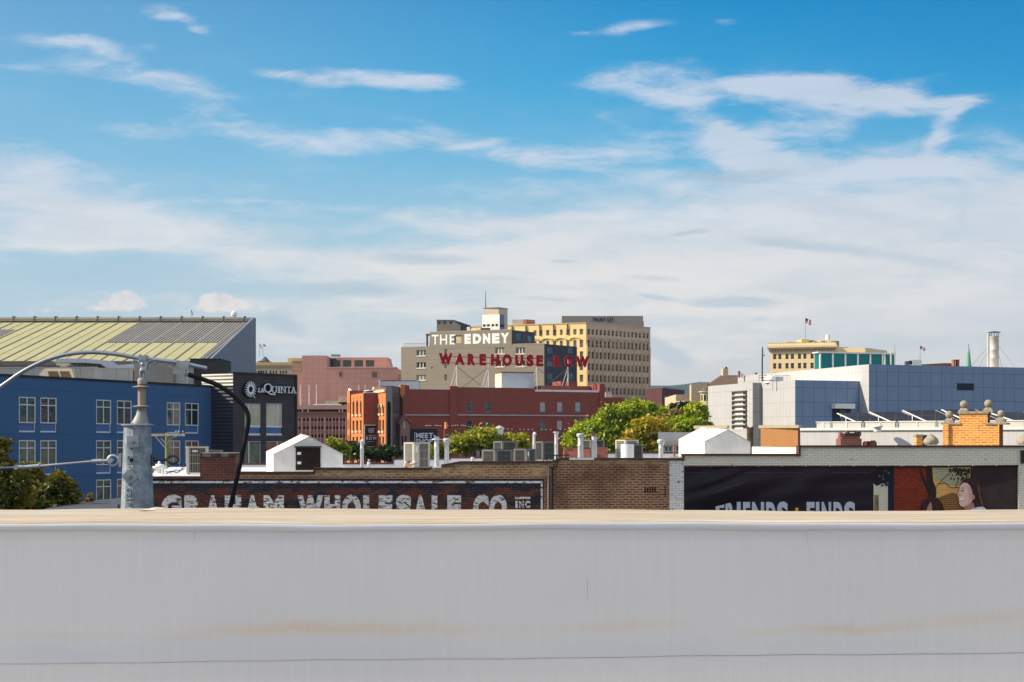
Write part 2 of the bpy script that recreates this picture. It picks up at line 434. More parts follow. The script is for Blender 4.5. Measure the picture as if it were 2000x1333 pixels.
class MB:
    """mesh builder in world coordinates; UVs are metres (box projection)"""

    def __init__(s):
        s.v = []
        s.f = []
        s.m = []
        s.sm = []

    def add(s, verts, faces, mi=0, smooth=False):
        o = len(s.v)
        s.v += [tuple(v) for v in verts]
        for f in faces:
            s.f.append(tuple(i + o for i in f))
            s.m.append(mi)
            s.sm.append(smooth)
        return s

    def quad(s, a, b, c, d, mi=0):
        return s.add([a, b, c, d], [(0, 1, 2, 3)], mi)

    def hexa(s, b, t, mi=0):
        """8 corner box: four bottom points counter clockwise, four top points"""
        return s.add(list(b) + list(t), [(3, 2, 1, 0), (4, 5, 6, 7), (0, 1, 5, 4), (1, 2, 6, 5), (2, 3, 7, 6), (3, 0, 4, 7)], mi)

    def box(s, x0, x1, y0, y1, z0, z1, mi=0):
        return s.hexa([(x0, y0, z0), (x1, y0, z0), (x1, y1, z0), (x0, y1, z0)], [(x0, y0, z1), (x1, y0, z1), (x1, y1, z1), (x0, y1, z1)], mi)

    def obox(s, A, d, u0, u1, n0, n1, z0, z1, mi=0):
        """box along direction d from point A (xy), n outward normal = (dy,-dx)"""
        d = Vector((d[0], d[1])).normalized()
        n = Vector((d.y, -d.x))
        A = Vector((A[0], A[1]))
        pts = [A + d * u0 + n * n1, A + d * u1 + n * n1, A + d * u1 + n * n0, A + d * u0 + n * n0]
        return s.hexa([(p.x, p.y, z0) for p in pts], [(p.x, p.y, z1) for p in pts], mi)

    def prism(s, poly, z0, z1, mi=0, mtop=None):
        n = len(poly)
        vs = [(p[0], p[1], z0) for p in poly] + [(p[0], p[1], z1) for p in poly]
        s.add(vs, [(i, (i + 1) % n, n + (i + 1) % n, n + i) for i in range(n)] + [tuple(reversed(range(n)))], mi)
        return s.add([(p[0], p[1], z1) for p in poly], [tuple(range(n))], mi if mtop is None else mtop)

    def extrude(s, pts, vec, mi=0):
        """planar polygon (3D points) extruded by vec"""
        n = len(pts)
        vec = Vector(vec)
        a = [Vector(p) for p in pts]
        return s.add(a + [p + vec for p in a], [tuple(range(n)), tuple(reversed(range(n, 2 * n)))] + [(i, n + i, n + (i + 1) % n, (i + 1) % n) for i in range(n)], mi)

    def tube(s, pts, r, n=8, mi=0, caps=True, smooth=True):
        pts = [Vector(p) for p in pts]
        rs = r if isinstance(r, (list, tuple)) else [r] * len(pts)
        ring = []
        prev = None
        for i, p in enumerate(pts):
            t = (pts[min(i + 1, len(pts) - 1)] - pts[max(i - 1, 0)]).normalized()
            if prev is None:
                a = Vector((0, 0, 1)) if abs(t.z) < .9 else Vector((1, 0, 0))
                x = t.cross(a).normalized()
            else:
                x = (prev - t * prev.dot(t)).normalized()
            prev = x
            y = t.cross(x)
            ring.append([p + (x * math.cos(k * 2 * math.pi / n) + y * math.sin(k * 2 * math.pi / n)) * rs[i] for k in range(n)])
        vs = [q for rg in ring for q in rg]
        fs = []
        for i in range(len(pts) - 1):
            for k in range(n):
                fs.append((i * n + k, i * n + (k + 1) % n, (i + 1) * n + (k + 1) % n, (i + 1) * n + k))
        s.add(vs, fs, mi, smooth)
        if caps:
            s.add(ring[0], [tuple(reversed(range(n)))], mi)
            s.add(ring[-1], [tuple(range(n))], mi)
        return s

    def lathe(s, c, prof, n=16, mi=0, smooth=True, rot=0):
        """prof: list of (radius, z) from bottom to top"""
        vs = []
        for (r, z) in prof:
            for k in range(n):
                a = 2 * math.pi * k / n + rot
                vs.append((c[0] + r * math.cos(a), c[1] + r * math.sin(a), z))
        fs = []
        for i in range(len(prof) - 1):
            for k in range(n):
                fs.append((i * n + k, i * n + (k + 1) % n, (i + 1) * n + (k + 1) % n, (i + 1) * n + k))
        s.add(vs, fs, mi, smooth)
        if prof[0][0] > 1e-4:
            s.add(vs[:n], [tuple(reversed(range(n)))], mi)
        if prof[-1][0] > 1e-4:
            s.add(vs[-n:], [tuple(range(n))], mi)
        return s

    def ball(s, c, r, n=14, mi=0, sq=1.0):
        k = 8
        return s.lathe(c, [(max(1e-5, r * math.sin(math.pi * i / k)), c[2] - r * sq * math.cos(math.pi * i / k)) for i in range(k + 1)], n, mi)

    def wall(s, A, B, z0, z1, holes=(), depth=.2, mi=0, mr=None):
        """vertical wall from A to B (A on the left seen from outside) with real openings"""
        A = Vector((A[0], A[1]))
        B = Vector((B[0], B[1]))
        L = (B - A).length
        d = (B - A) / L
        n = Vector((d.y, -d.x))
        us = sorted({0.0, L} | {min(max(h[i], 0), L) for h in holes for i in (0, 1)})
        zs = sorted({z0, z1} | {min(max(h[i], z0), z1) for h in holes for i in (2, 3)})
        pt = lambda u, z, o=0: (A.x + d.x * u - n.x * o, A.y + d.y * u - n.y * o, z)
        for i in range(len(us) - 1):
            if us[i + 1] - us[i] < 1e-5:
                continue
            uc = (us[i] + us[i + 1]) / 2
            for j in range(len(zs) - 1):
                zc = (zs[j] + zs[j + 1]) / 2
                if zs[j + 1] - zs[j] < 1e-5 or any(h[0] < uc < h[1] and h[2] < zc < h[3] for h in holes):
                    continue
                s.quad(pt(us[i], zs[j]), pt(us[i + 1], zs[j]), pt(us[i + 1], zs[j + 1]), pt(us[i], zs[j + 1]), mi)
        for (u0, u1, a, b) in holes:
            k = mi if mr is None else mr
            s.quad(pt(u0, a), pt(u0, b), pt(u0, b, depth), pt(u0, a, depth), k)
            s.quad(pt(u1, b), pt(u1, a), pt(u1, a, depth), pt(u1, b, depth), k)
            s.quad(pt(u0, b), pt(u1, b), pt(u1, b, depth), pt(u0, b, depth), k)
            s.quad(pt(u1, a), pt(u0, a), pt(u0, a, depth), pt(u1, a, depth), k)
        return s

    def build(s, name, mats, parent=None):
        me = bpy.data.meshes.new(name)
        off = ORG.get(parent.name, Vector((0, 0, 0))) if parent else Vector((0, 0, 0))
        V_ = np.array(s.v, dtype=float).reshape(-1, 3)
        me.from_pydata((V_ - np.array(off)).tolist(), [], s.f)
        for m in (mats if isinstance(mats, (list, tuple)) else [mats]):
            me.materials.append(m)
        me.polygons.foreach_set('material_index', s.m)
        me.polygons.foreach_set('use_smooth', s.sm)
        me.update()
        uvl = me.uv_layers.new(name='UVMap')
        nl = len(me.loops)
        vi = np.empty(nl, dtype=np.int32)
        me.loops.foreach_get('vertex_index', vi)
        np_ = len(me.polygons)
        nor = np.empty(np_ * 3)
        me.polygons.foreach_get('normal', nor)
        nor = nor.reshape(-1, 3)
        tot = np.empty(np_, dtype=np.int32)
        me.polygons.foreach_get('loop_total', tot)
        N = np.repeat(nor, tot, axis=0)
        Pw = V_[vi]
        h = np.hypot(N[:, 0], N[:, 1])
        flat = h < .05
        hh = np.where(flat, 1, h)
        t = np.stack([np.where(flat, 1, -N[:, 1] / hh), np.where(flat, 0, N[:, 0] / hh), np.zeros(nl)], 1)
        b = np.cross(N, t)
        uv = np.stack([(Pw * t).sum(1), (Pw * b).sum(1)], 1)
        uvl.data.foreach_set('uv', uv.astype(np.float32).ravel())
        o = bpy.data.objects.new(name, me)
        col.objects.link(o)
        if parent:
            o.parent = parent
            ORG[o.name] = off
        else:
            ORG[o.name] = Vector((0, 0, 0))
        return o


def tag(o, label=None, cat=None, group=None, kind=None):
    if label:
        o['label'] = label
    if cat:
        o['category'] = cat
    if group:
        o['group'] = group
    if kind:
        o['kind'] = kind
    return o


def thing(name, label, cat, loc, group=None):
    o = bpy.data.objects.new(name, None)
    o.empty_display_size = .2
    col.objects.link(o)
    o.location = Vector(loc)
    ORG[o.name] = Vector(loc)
    return tag(o, label, cat, group)


def copy_tree(o, parent=None):
    c = o.copy()
    col.objects.link(c)
    if parent:
        c.parent = parent
    for ch in list(o.children):
        copy_tree(ch, c)
    return c


def uz(A, B, px, py):
    """pixel -> (u, z) on the vertical wall plane A-B"""
    A = Vector((A[0], A[1]))
    B = Vector((B[0], B[1]))
    d = (B - A).normalized()
    s = (px - 1000) / F
    t = (s * A.y - A.x) / (d.x - s * d.y)
    Y = A.y + d.y * t
    return t, Z(py, Y)


def rect(A, B, x0, x1, y0, y1):
    """pixel rectangle -> (u0,u1,z0,z1) on a wall"""
    u0, _ = uz(A, B, x0, y0)
    u1, _ = uz(A, B, x1, y0)
    _, zt = uz(A, B, (x0 + x1) / 2, y0)
    _, zb = uz(A, B, (x0 + x1) / 2, y1)
    return (u0, u1, zb, zt)


def hit(A, d, px):
    """distance along d from A to the sight line through column px"""
    s = (px - 1000) / F
    return (s * A[1] - A[0]) / (d[0] - s * d[1])


E1 = Vector((.9415, .337))       # street grid: to the right and away
E2 = Vector((-.337, .9415))      # to the left and away


def corner(pl, pc, pr, Y, d1=E1, d2=E2):
    """plan quad of a block whose near corner stands at column pc and depth Y"""
    C = Vector((X(pc, Y), Y))
    tl = hit(C, d2, pl)
    tr = hit(C, d1, pr)
    return [C + d2 * tl, C, C + d1 * tr, C + d1 * tr + d2 * tl]


def rough_quad(a, b):
    return (b - a).normalized()


def window(par, A, B, r, mf, mg, nx=2, bars=(), fw=.07, inset=.12, bar=.05, name='window', sill=None):
    """sash window: frame and bars (the window) with its pane as a sub-part, set inside the opening r"""
    A = Vector((A[0], A[1]))
    d = (Vector((B[0], B[1])) - A).normalized()
    u0, u1, z0, z1 = r
    e = .004
    u0 += e
    u1 -= e
    z0 += e
    z1 -= e
    mb = MB()
    a, b = -inset, -inset + .08
    mb.obox(A, d, u0, u0 + fw, a, b, z0, z1)
    mb.obox(A, d, u1 - fw, u1, a, b, z0, z1)
    mb.obox(A, d, u0 + fw, u1 - fw, a, b, z0, z0 + fw)
    mb.obox(A, d, u0 + fw, u1 - fw, a, b, z1 - fw, z1)
    for i in range(1, nx):
        uc = u0 + (u1 - u0) * i / nx
        mb.obox(A, d, uc - bar / 2, uc + bar / 2, a, b - .005, z0 + fw, z1 - fw)
    for q in bars:
        zc = z0 + (z1 - z0) * q
        mb.obox(A, d, u0 + fw, u1 - fw, a + .003, b - .01, zc - bar / 2, zc + bar / 2)
    if sill:
        mb.obox(A, d, u0 - .06, u1 + .06, .002, .12, z0 - sill - .01, z0 - .01)
    f = mb.build(name, mf, par)
    p = MB()
    p.obox(A, d, u0 + fw * .5, u1 - fw * .5, a - .02, a + .03, z0 + fw * .5, z1 - fw * .5)
    p.build('pane', mg, f)
    return f


# ------------------------------------------------------------------ lettering
GL = {}


def glyph(ch, bold=0.0, res=4, shear=0):
    k = (ch, bold, shear)
    if k in GL:
        return GL[k]
    cu_ = bpy.data.curves.new('t', 'FONT')
    cu_.body = ch
    cu_.offset = bold
    cu_.shear = shear
    cu_.resolution_u = res
    cu_.dimensions = '2D'
    cu_.fill_mode = 'FRONT'
    ob = bpy.data.objects.new('t', cu_)
    col.objects.link(ob)
    bpy.context.view_layer.update()
    dg = bpy.context.evaluated_depsgraph_get()
    me = bpy.data.meshes.new_from_object(ob.evaluated_get(dg))
    vs = np.array([v.co[:2] for v in me.vertices])
    fs = [tuple(p.vertices) for p in me.polygons]
    bpy.data.objects.remove(ob)
    bpy.data.curves.remove(cu_)
    bpy.data.meshes.remove(me)
    mn, mx = vs.min(0), vs.max(0)
    asp = (mx[0] - mn[0]) / (mx[1] - mn[1])
    vs = (vs - mn) / (mx - mn)
    cnt = {}
    for f in fs:
        for i in range(len(f)):
            e = (f[i], f[(i + 1) % len(f)])
            cnt[e] = 1
    bd = [e for e in cnt if (e[1], e[0]) not in cnt]
    GL[k] = (vs, fs, bd, asp)
    return GL[k]


def letter(mb, ch, A, d, u0, u1, z0, z1, n0, n1, bold=.03, mi=0, shear=0):
    """one letter on a wall plane, front at offset n1, back at n0 along the outward normal"""
    vs, fs, bd, _ = glyph(ch, bold, 4, shear)
    d = Vector((d[0], d[1])).normalized()
    n = Vector((d.y, -d.x))
    A = Vector((A[0], A[1]))

    def m(q, o):
        p = A + d * (u0 + (u1 - u0) * q[0]) + n * o
        return (p.x, p.y, z0 + (z1 - z0) * q[1])
    k = len(vs)
    mb.add([m(q, n1) for q in vs] + [m(q, n0) for q in vs], fs + [(a, k + a, k + b, b) for a, b in bd], mi)


def word(mb, txt, A, d, u0, u1, z0, z1, n0, n1, bold=.03, gap=.14, mi=0):
    """word fitted in the rectangle with even spacing"""
    ws = [.45 if c == ' ' else max(.12, glyph(c, bold)[3]) for c in txt]
    tot = sum(ws) + gap * (len(txt) - 1)
    x = 0
    for c, ww in zip(txt, ws):
        if c != ' ':
            letter(mb, c, A, d, u0 + (u1 - u0) * x / tot, u0 + (u1 - u0) * (x + ww) / tot, z0, z1, n0, n1, bold, mi)
        x += ww + gap

# ================================================================== MATERIAL LIBRARY
W_MEMBRANE = pm('white_membrane', (.72, .72, .71), .6, .07, 1.2)
W_PAINT = pm('white_paint', (.76, .74, .70), .55, .06, 1.0)
CONCRETE = pm('concrete', (.30, .29, .27), .9, .15, .8)
DARKMETAL = pm('dark_metal', (.03, .03, .035), .45, .2, 3)
GALV = pm('galvanised', (.34, .36, .38), .42, .22, 3.0, metal=.55)
BROWNCOP = pm('brown_coping', (.085, .045, .035), .5, .2, 2)
BLACK = pm('black_void', (.008, .008, .01), .9, .1)
G_TEAL = glass('window_glass', (.006, .040, .036), .03, 2.1, .35, .8, blotch=(.03, .10, .08))
G_DARK = glass('dark_glass', (.012, .016, .02), .05, 1.8, .1, .6)
G_PALE = glass('pale_glass', (.36, .40, .26), .05, 1.8, .08, .6, blotch=(.50, .47, .36))
G_BLUE = glass('blue_glass', (.05, .10, .12), .05, 2.2, .1, .6, blotch=(.14, .2, .22))

# ================================================================== GROUND
mb = MB()
mb.quad((-9000, -400, 0), (9000, -400, 0), (9000, 9000, 0), (-9000, 9000, 0))
tag(mb.build('ground', pm('asphalt', (.055, .055, .055), .9, .25, .05)), kind='structure')
# distant wooded ridge
rng = random.Random(5)
NX = 220
vs = []
for i in range(NX + 1):
    x = -5200 + 10400 * i / NX
    hgt = 184 + 7 * math.sin(x / 310.0) + 5 * math.sin(x / 97.0 + 1) + 3 * math.sin(x / 41.0) + rng.uniform(-1.6, 1.6)
    hgt *= 1 if x < 1500 else max(.55, 1 - (x - 1500) / 6000)
    for (dy, k) in ((-900, 0), (-620, .28), (-330, .66), (-120, .9), (0, 1.0), (300, .8), (900, 0)):
        vs.append((x, 4200 + dy + 160 * math.sin(x / 800.0), hgt * k + (rng.uniform(-6, 6) if 0 < k < 1 else 0)))
fs = [(i * 7 + k, (i + 1) * 7 + k, (i + 1) * 7 + k + 1, i * 7 + k + 1) for i in range(NX) for k in range(6)]
mb = MB().add(vs, fs, 0, True)
tag(mb.build('hills', pm('hazed_forest', (.020, .046, .040), .95, .4, .01)), kind='structure')  # forest green shifted to blue, distance haze put into the colour

# ================================================================== OWN ROOF AND THE PARAPET IN FRONT OF THE CAMERA
PY = 3.5                         # depth of the parapet's inner face
PW = .62
PT = CZ - 153 / F * PY           # top of the parapet
mb = MB()
mb.box(-14, 14, -16, PY - .02, CZ - 1.9, CZ - 1.62)
tag(mb.build('roof_deck', pm('deck_membrane', (.36, .36, .37), .75, .1, .9)), kind='structure')


def parapet_material():
    m, t, b = base_mat('parapet_membrane')
    uv = uvsock(t)
    sp = t.new('ShaderNodeSeparateXYZ')
    t.l.new(uv, sp.inputs[0])
    u, v = sp.outputs[0], t.math('SUBTRACT', sp.outputs[1], CZ)
    c = (.60, .60, .60)
    big = t.noise(t.mapping(uv, scale=(1, 1.5, 1)), .9, 4, .55)
    cc = t.mix(t.smooth(big, .3, .7), (.585, .575, .56), (.635, .62, .595))
    streak = t.noise(t.mapping(uv, scale=(34, 1.1, 1)), 1.6, 5, .7)
    cc = t.mix(t.math('MULTIPLY', t.smooth(streak, .42, .75), .10), cc, (.42, .41, .40))
    streak2 = t.noise(t.mapping(uv, scale=(90, 3, 1)), 1.0, 3, .6)
    cc = t.mix(t.math('MULTIPLY', t.smooth(streak2, .5, .8), .12), cc, (.74, .74, .73))
    weave = t.noise(t.mapping(uv, scale=(60, 220, 1)), 3.0, 2, .6)
    cc = t.mix(t.math('MULTIPLY', weave, .07), cc, (.40, .40, .42))

    def blob(px, py, rx, ry, slope=0.0):
        k = PY / F
        du_ = t.math('SUBTRACT', u, (px - 1000) * k)
        dv_ = t.math('SUBTRACT', t.math('SUBTRACT', v, (HY - py) * k), t.math('MULTIPLY', du_, slope))
        wob = t.noise(t.mapping(uv, scale=(4, 1, 1)), 2.2, 4, .6)
        dv_ = t.math('ADD', dv_, t.math('MULTIPLY', t.math('SUBTRACT', wob, .5), .035))
        a = t.math('DIVIDE', du_, rx * k)
        bb = t.math('DIVIDE', dv_, ry * k)
        return t.math('POWER', 2.718, t.math('MULTIPLY', t.math('ADD', t.math('MULTIPLY', a, a), t.math('MULTIPLY', bb, bb)), -1.0))
    fib = t.math('MULTIPLY_ADD', t.noise(t.mapping(uv, scale=(60, 4, 1)), 1.5, 4, .6), .9, .5)
    for (px, py, rx, ry, sl, a_) in ((560, 1230, 170, 12, .01, .50), (760, 1228, 200, 12, -.015, .40), (350, 1245, 45, 6, 0, .3), (120, 1240, 90, 7, 0, .22), (1180, 1228, 110, 10, .02, .28), (1260, 1218, 70, 8, 0, .2), (1640, 1230, 110, 9, .01, .36), (1720, 1226, 120, 10, .02, .26), (1930, 1205, 110, 14, .06, .34), (1980, 1230, 60, 6, 0, .2), (1490, 1235, 40, 5, 0, .25)):
        cc = t.mix(t.math('MULTIPLY', t.math('MULTIPLY', blob(px, py, rx, ry, sl), fib), a_), cc, (.60, .44, .28))
    for (px, py, rx, ry, a_) in ((600, 1272, 340, 26, .30), (1240, 1268, 180, 22, .34), (1680, 1262, 260, 18, .22), (120, 1275, 150, 20, .3), (1500, 1046, 500, 12, .25), (500, 1050, 340, 9, .3)):
        cc = t.mix(t.math('MULTIPLY', blob(px, py, rx, ry), a_), cc, (.46, .50, .58))
    t.l.new(cc, b.inputs['Base Color'])
    b.inputs['Roughness'].default_value = .6
    b.inputs['Specular IOR Level'].default_value = .3
    bn = t.new('ShaderNodeBump')
    bn.inputs['Strength'].default_value = .25
    bn.inputs['Distance'].default_value = .004
    t.l.new(t.noise(t.mapping(uv, scale=(26, 3, 1)), 3, 5, .6), bn.inputs['Height'])
    t.l.new(bn.outputs[0], b.inputs['Normal'])
    return m


def coping_material():
    m, t, b = base_mat('weathered_coping')
    ob = objsock(t)
    st = t.noise(t.mapping(ob, scale=(.9, 26, 4)), 2.2, 7, .65)
    st2 = t.noise(t.mapping(ob, scale=(3.0, 60, 4)), 2.0, 5, .65)
    cc = t.mix(t.smooth(st, .35, .7), (.36, .285, .195), (.60, .525, .415))
    cc = t.mix(t.math('MULTIPLY', t.smooth(st2, .55, .75), .6), cc, (.22, .155, .105))
    gr = t.noise(t.mapping(ob, scale=(22, 60, 22)), 5.0, 4, .7)
    cc = t.mix(t.math('MULTIPLY', t.smooth(gr, .52, .7), .4), cc, (.22, .19, .15))
    bl = t.noise(t.mapping(ob, scale=(.7, 3, 1)), 1.5, 5, .6)
    cc = t.mix(t.math('MULTIPLY', t.smooth(bl, .5, .75), .45), cc, (.50, .48, .44))
    t.l.new(cc, b.inputs['Base Color'])
    b.inputs['Roughness'].default_value = .8
    b.inputs['Specular IOR Level'].default_value = .2
    bn = t.new('ShaderNodeBump')
    bn.inputs['Strength'].default_value = .6
    bn.inputs['Distance'].default_value = .01
    t.l.new(st, bn.inputs['Height'])
    t.l.new(bn.outputs[0], b.inputs['Normal'])
    return m


par = thing('parapet_wall', 'long grey white parapet wall with weathered tan coping across the foreground', 'parapet wall', (0, PY, CZ - 1.62))
mb = MB()
n = 160
x0, x1 = -9.0, 9.0
mb.box(x0, x1, PY, PY + PW - .03, 0, PT - .012)
mb.build('wall', parapet_material(), par)
# coping: a slightly wavy sheet with a rolled front edge
rng = random.Random(11)


def wob(x, k):
    return .0022 * math.sin(x * 2.1 + k) + .0016 * math.sin(x * 5.3 + 2 * k) + .0008 * math.sin(x * 17 + k)


vs, fs = [], []
for i in range(n + 1):
    x = x0 + (x1 - x0) * i / n
    zt = PT
    prof = [(PY - .012, zt - .004 + wob(x, 0)), (PY + .004, zt + wob(x, 0)), (PY + .16, zt + .001 + wob(x, 1)), (PY + .36, zt - .001 + wob(x, 2.2)), (PY + PW - .02, zt + wob(x, 3) - .0012 * math.sin(x * 1.1)), (PY + PW, zt - .004 + wob(x, 3)), (PY + PW + .002, zt - .10)]
    for (y, z) in prof:
        vs.append((x, y, z))
for i in range(n):
    for k in range(6):
        fs.append((i * 7 + k, (i + 1) * 7 + k, (i + 1) * 7 + k + 1, i * 7 + k + 1))
mb = MB().add(vs, fs, 0, True)
COPM = coping_material()
mb.build('coping', COPM, par)
# metal edge strip under the coping
vs, fs = [], []
for i in range(n + 1):
    x = x0 + (x1 - x0) * i / n
    w_ = wob(x, .5)
    for (y, z) in [(PY - .0125, PT - .0045 + wob(x, 0)), (PY - .0165, PT - .008 + wob(x, 0)), (PY - .014, PT - .0205 + w_), (PY - .011, PT - .0215 + w_), (PY - .002, PT - .0205 + w_)]:
        vs.append((x, y, z))
for i in range(n):
    for k in range(4):
        fs.append((i * 5 + k, i * 5 + k + 1, (i + 1) * 5 + k + 1, (i + 1) * 5 + k))
mb = MB().add([(v[0], v[1], v[2]) for v in vs], [tuple(reversed(f)) for f in fs], 0, True)
mb.build('edge_strip', pm('edge_strip', (.60, .58, .56), .55, .18, 2.0, c2=(.50, .54, .60), stretch=(1, 1, 6)), par)
# lap seam of the membrane: thin lip that climbs to the right
pts = []
for i in range(121):
    px = -300 + 2600 * i / 120
    py = 1297 - 22 * px / 2000 + .8 * math.sin(px / 130.0) + .5 * math.sin(px / 37.0)
    pts.append((X(px, PY), PY - .0012, Z(py, PY)))
mb = MB().tube(pts, .0006, 5)
mb.build('seam', pm('seam_grey', (.34, .32, .30), .9), par)  # darker grey line, also used for the cracks
# loose flakes of coping membrane standing up at the far edge
FL = pm('membrane_flake', (.62, .52, .38), .8, .3, 12)
for (px, w_, h_) in ((300, 26, 3), (497, 9, 4)):
    mb = MB()
    Yc = PY + PW - .03
    vs, fs = [], []
    rg = random.Random(px)
    kx = 9
    for i in range(kx + 1):
        for j in range(4):
            xx = X(px, Yc) + (i / kx - .5) * w_ * Yc / F
            env = math.sin(math.pi * i / kx)
            vs.append((xx, Yc - .10 + .05 * j + rg.uniform(-.006, .006), PT + .002 + env * (.3 + .7 * j / 3) * h_ * Yc / F * rg.uniform(.6, 1)))
    for i in range(kx):
        for j in range(3):
            fs.append((i * 4 + j, (i + 1) * 4 + j, (i + 1) * 4 + j + 1, i * 4 + j + 1))
    mb.add(vs, fs)
    mb.build('flake', FL, par)
# fine cracks in the wall face
for (px, y0, y1) in ((380, 1036, 1054), (1147, 1130, 1170), (1576, 1037, 1065)):
    mb = MB()
    mb.tube([(X(px + .6 * math.sin(q * 3.0), PY), PY - .0004, Z(y0 + (y1 - y0) * q, PY)) for q in (0, .25, .5, .75, 1)], .00025, 4)
    mb.build('crack', MATS['seam_grey'], par)

# ================================================================== GALVANISED STEEL POLE
Y = 13.0
k = Y / F
pcx = X(268.5, Y)
pole = thing('utility_pole', 'galvanised steel utility pole with post insulator, just beyond the parapet', 'utility pole', (pcx, Y, 0))


def galv_mat():
    m, t, b = base_mat('spangled_zinc')
    ob = objsock(t)
    vo = t.new('ShaderNodeTexVoronoi')
    t.l.new(ob, vo.inputs[0])
    vo.inputs['Scale'].default_value = 38
    vbw = t.new('ShaderNodeRGBToBW')
    t.l.new(vo.outputs[1], vbw.inputs[0])
    a = t.noise(ob, 7, 6, .7)
    cc = t.mix(t.smooth(a, .3, .7), (.14, .18, .215), (.30, .34, .36))
    cc = t.mix(.35, cc, vbw.outputs[0], 'SOFT_LIGHT')
    dr = t.noise(t.mapping(ob, scale=(9, 9, .6)), 3, 4, .6)
    cc = t.mix(t.math('MULTIPLY', t.smooth(dr, .5, .75), .4), cc, (.38, .40, .41))
    t.l.new(cc, b.inputs['Base Color'])
    b.inputs['Metallic'].default_value = .1
    b.inputs['Roughness'].default_value = .5
    return m


ZN = galv_mat()
mb = MB()
zt = Z(832, Y)
r_top, r_995 = 26.5 * k, 32.0 * k
drop = zt - Z(995, Y)
r_base = r_top + (r_995 - r_top) * (zt / drop) * .35
mb.lathe((pcx, Y), [(r_base, 0), (r_995, Z(995, Y)), (r_top, zt)], 12, 0, False, rot=R(27.2))
mb.build('shaft', ZN, pole)
mb = MB()
mb.lathe((pcx, Y), [(30 * k, zt), (31 * k, zt + .4 * k), (31 * k, zt + 2.0 * k), (29.5 * k, zt + 2.4 * k)], 24, 0, False)
mb.build('cap_plate', GALV, pole)
# insulator: flared foot, ribbed shank with two wide sheds and a cap
icx = X(277, Y)
INS = pm('glazed_tan', (.30, .235, .165), .35, .12, 6, spec=.5)
GREYCAST = pm('cast_grey', (.25, .25, .235), .55, .15, 9)
ins = MB().lathe((icx, Y), [(9.5 * k, Z(802, Y)), (8.0 * k, Z(800, Y)), (7.6 * k, Z(796, Y)), (7.6 * k, Z(758, Y)), (8.2 * k, Z(752, Y))], 20).build('insulator', INS, pole)
for yy in (794.5, 756.5):
    z = Z(yy, Y)
    MB().lathe((X(276.5, Y), Y), [(8 * k, z - 1.6 * k), (17 * k, z - .8 * k), (18.2 * k, z - .1 * k), (17 * k, z + .5 * k), (8 * k, z + 2.6 * k)], 28).build('shed', INS, ins)
mb = MB()
zf = Z(830, Y)
foot = []
for (hw, cxp, yy) in ((17, 273.5, 830), (16.5, 273.5, 826), (14, 275, 819), (10.5, 276, 811), (9.3, 277, 803), (9.3, 277, 797.5)):
    foot.append((hw, cxp, yy))
vs, fs = [], []
NN = 20
for (hw, cxp, yy) in foot:
    for q in range(NN):
        a = 2 * math.pi * q / NN
        vs.append((X(cxp, Y) + hw * k * math.cos(a), Y + hw * .8 * k * math.sin(a), Z(yy, Y)))
for i in range(len(foot) - 1):
    for q in range(NN):
        fs.append((i * NN + q, i * NN + (q + 1) % NN, (i + 1) * NN + (q + 1) % NN, (i + 1) * NN + q))
mb.add(vs, fs, 0, True)
mb.add(vs[-NN:], [tuple(range(NN))])
mb.build('foot_casting', GREYCAST, ins)
mb = MB().lathe((X(278, Y), Y), [(9.2 * k, Z(750.5, Y)), (9.3 * k, Z(743, Y)), (8.6 * k, Z(740.5, Y)), (4.5 * k, Z(738, Y))], 20)
mb.build('top_cap', GREYCAST, ins)
mb = MB()
for dx in (-12, -4, 14):
    mb.lathe((X(273.5 + dx, Y), Y - 9 * k), [(2 * k, Z(832, Y) + 2.4 * k), (2 * k, Z(826.5, Y))], 6, 0, False)
mb.box(X(268, Y), X(292, Y), Y - 14 * k, Y + 14 * k, zt + 2.5 * k, zt + 4.2 * k)
mb.build('base_bolts', GALV, ins)
# clevis and clamp that carries the conductor
mb = MB()
mb.tube([(X(279.5, Y), Y, Z(740, Y)), (X(279.5, Y), Y, Z(727, Y))], [3.0 * k, 3.4 * k], 10)
mb.ball((X(280, Y), Y - 2 * k, Z(723.5, Y)), 5.6 * k, 14)
mb.tube([(X(275.5, Y), Y - 3 * k, Z(737, Y)), (X(275, Y), Y - 4 * k, Z(727, Y)), (X(278, Y), Y - 5 * k, Z(720, Y)), (X(284, Y), Y - 4 * k, Z(722, Y)), (X(285.5, Y), Y - 3 * k, Z(729, Y))], 2.2 * k, 8)
mb.build('clevis', GALV, pole)
cl = MB()
pts = [(272, 707), (291, 707), (287, 720), (285, 727), (275.5, 727), (274, 720)]
cl.extrude([(X(a, Y), Y - 5 * k, Z(b_, Y)) for a, b_ in reversed(pts)], (0, 10 * k, 0))
for (a, s_) in ((273, -1), (290, 1)):
    cl.tube([(X(a, Y), Y, Z(707, Y)), (X(a + 7 * s_, Y), Y, Z(704.5, Y)), (X(a + 12 * s_, Y), Y, Z(706.5, Y)), (X(a + 14 * s_, Y), Y, Z(711, Y))], [4.4 * k, 3.6 * k, 3.2 * k, 2.6 * k], 9)
cl.ball((X(280, Y), Y - 6 * k, Z(712, Y)), 3.6 * k, 10)
clamp = cl.build('clamp', GALV, pole)
mb = MB()
mb.obox((X(272.5, Y), Y), (1, 0), 0, 2.6 * k, -8 * k, 8 * k, Z(705, Y), Z(693, Y))
mb.obox((X(285.5, Y), Y), (1, 0), 0, 2.6 * k, -8 * k, 8 * k, Z(705.5, Y), Z(694.5, Y))
mb.obox((X(275.2, Y), Y), (1, 0), 0, 10.2 * k, 6.2 * k, 7.4 * k, Z(705, Y), Z(695, Y))
mb.build('strap', GALV, clamp)
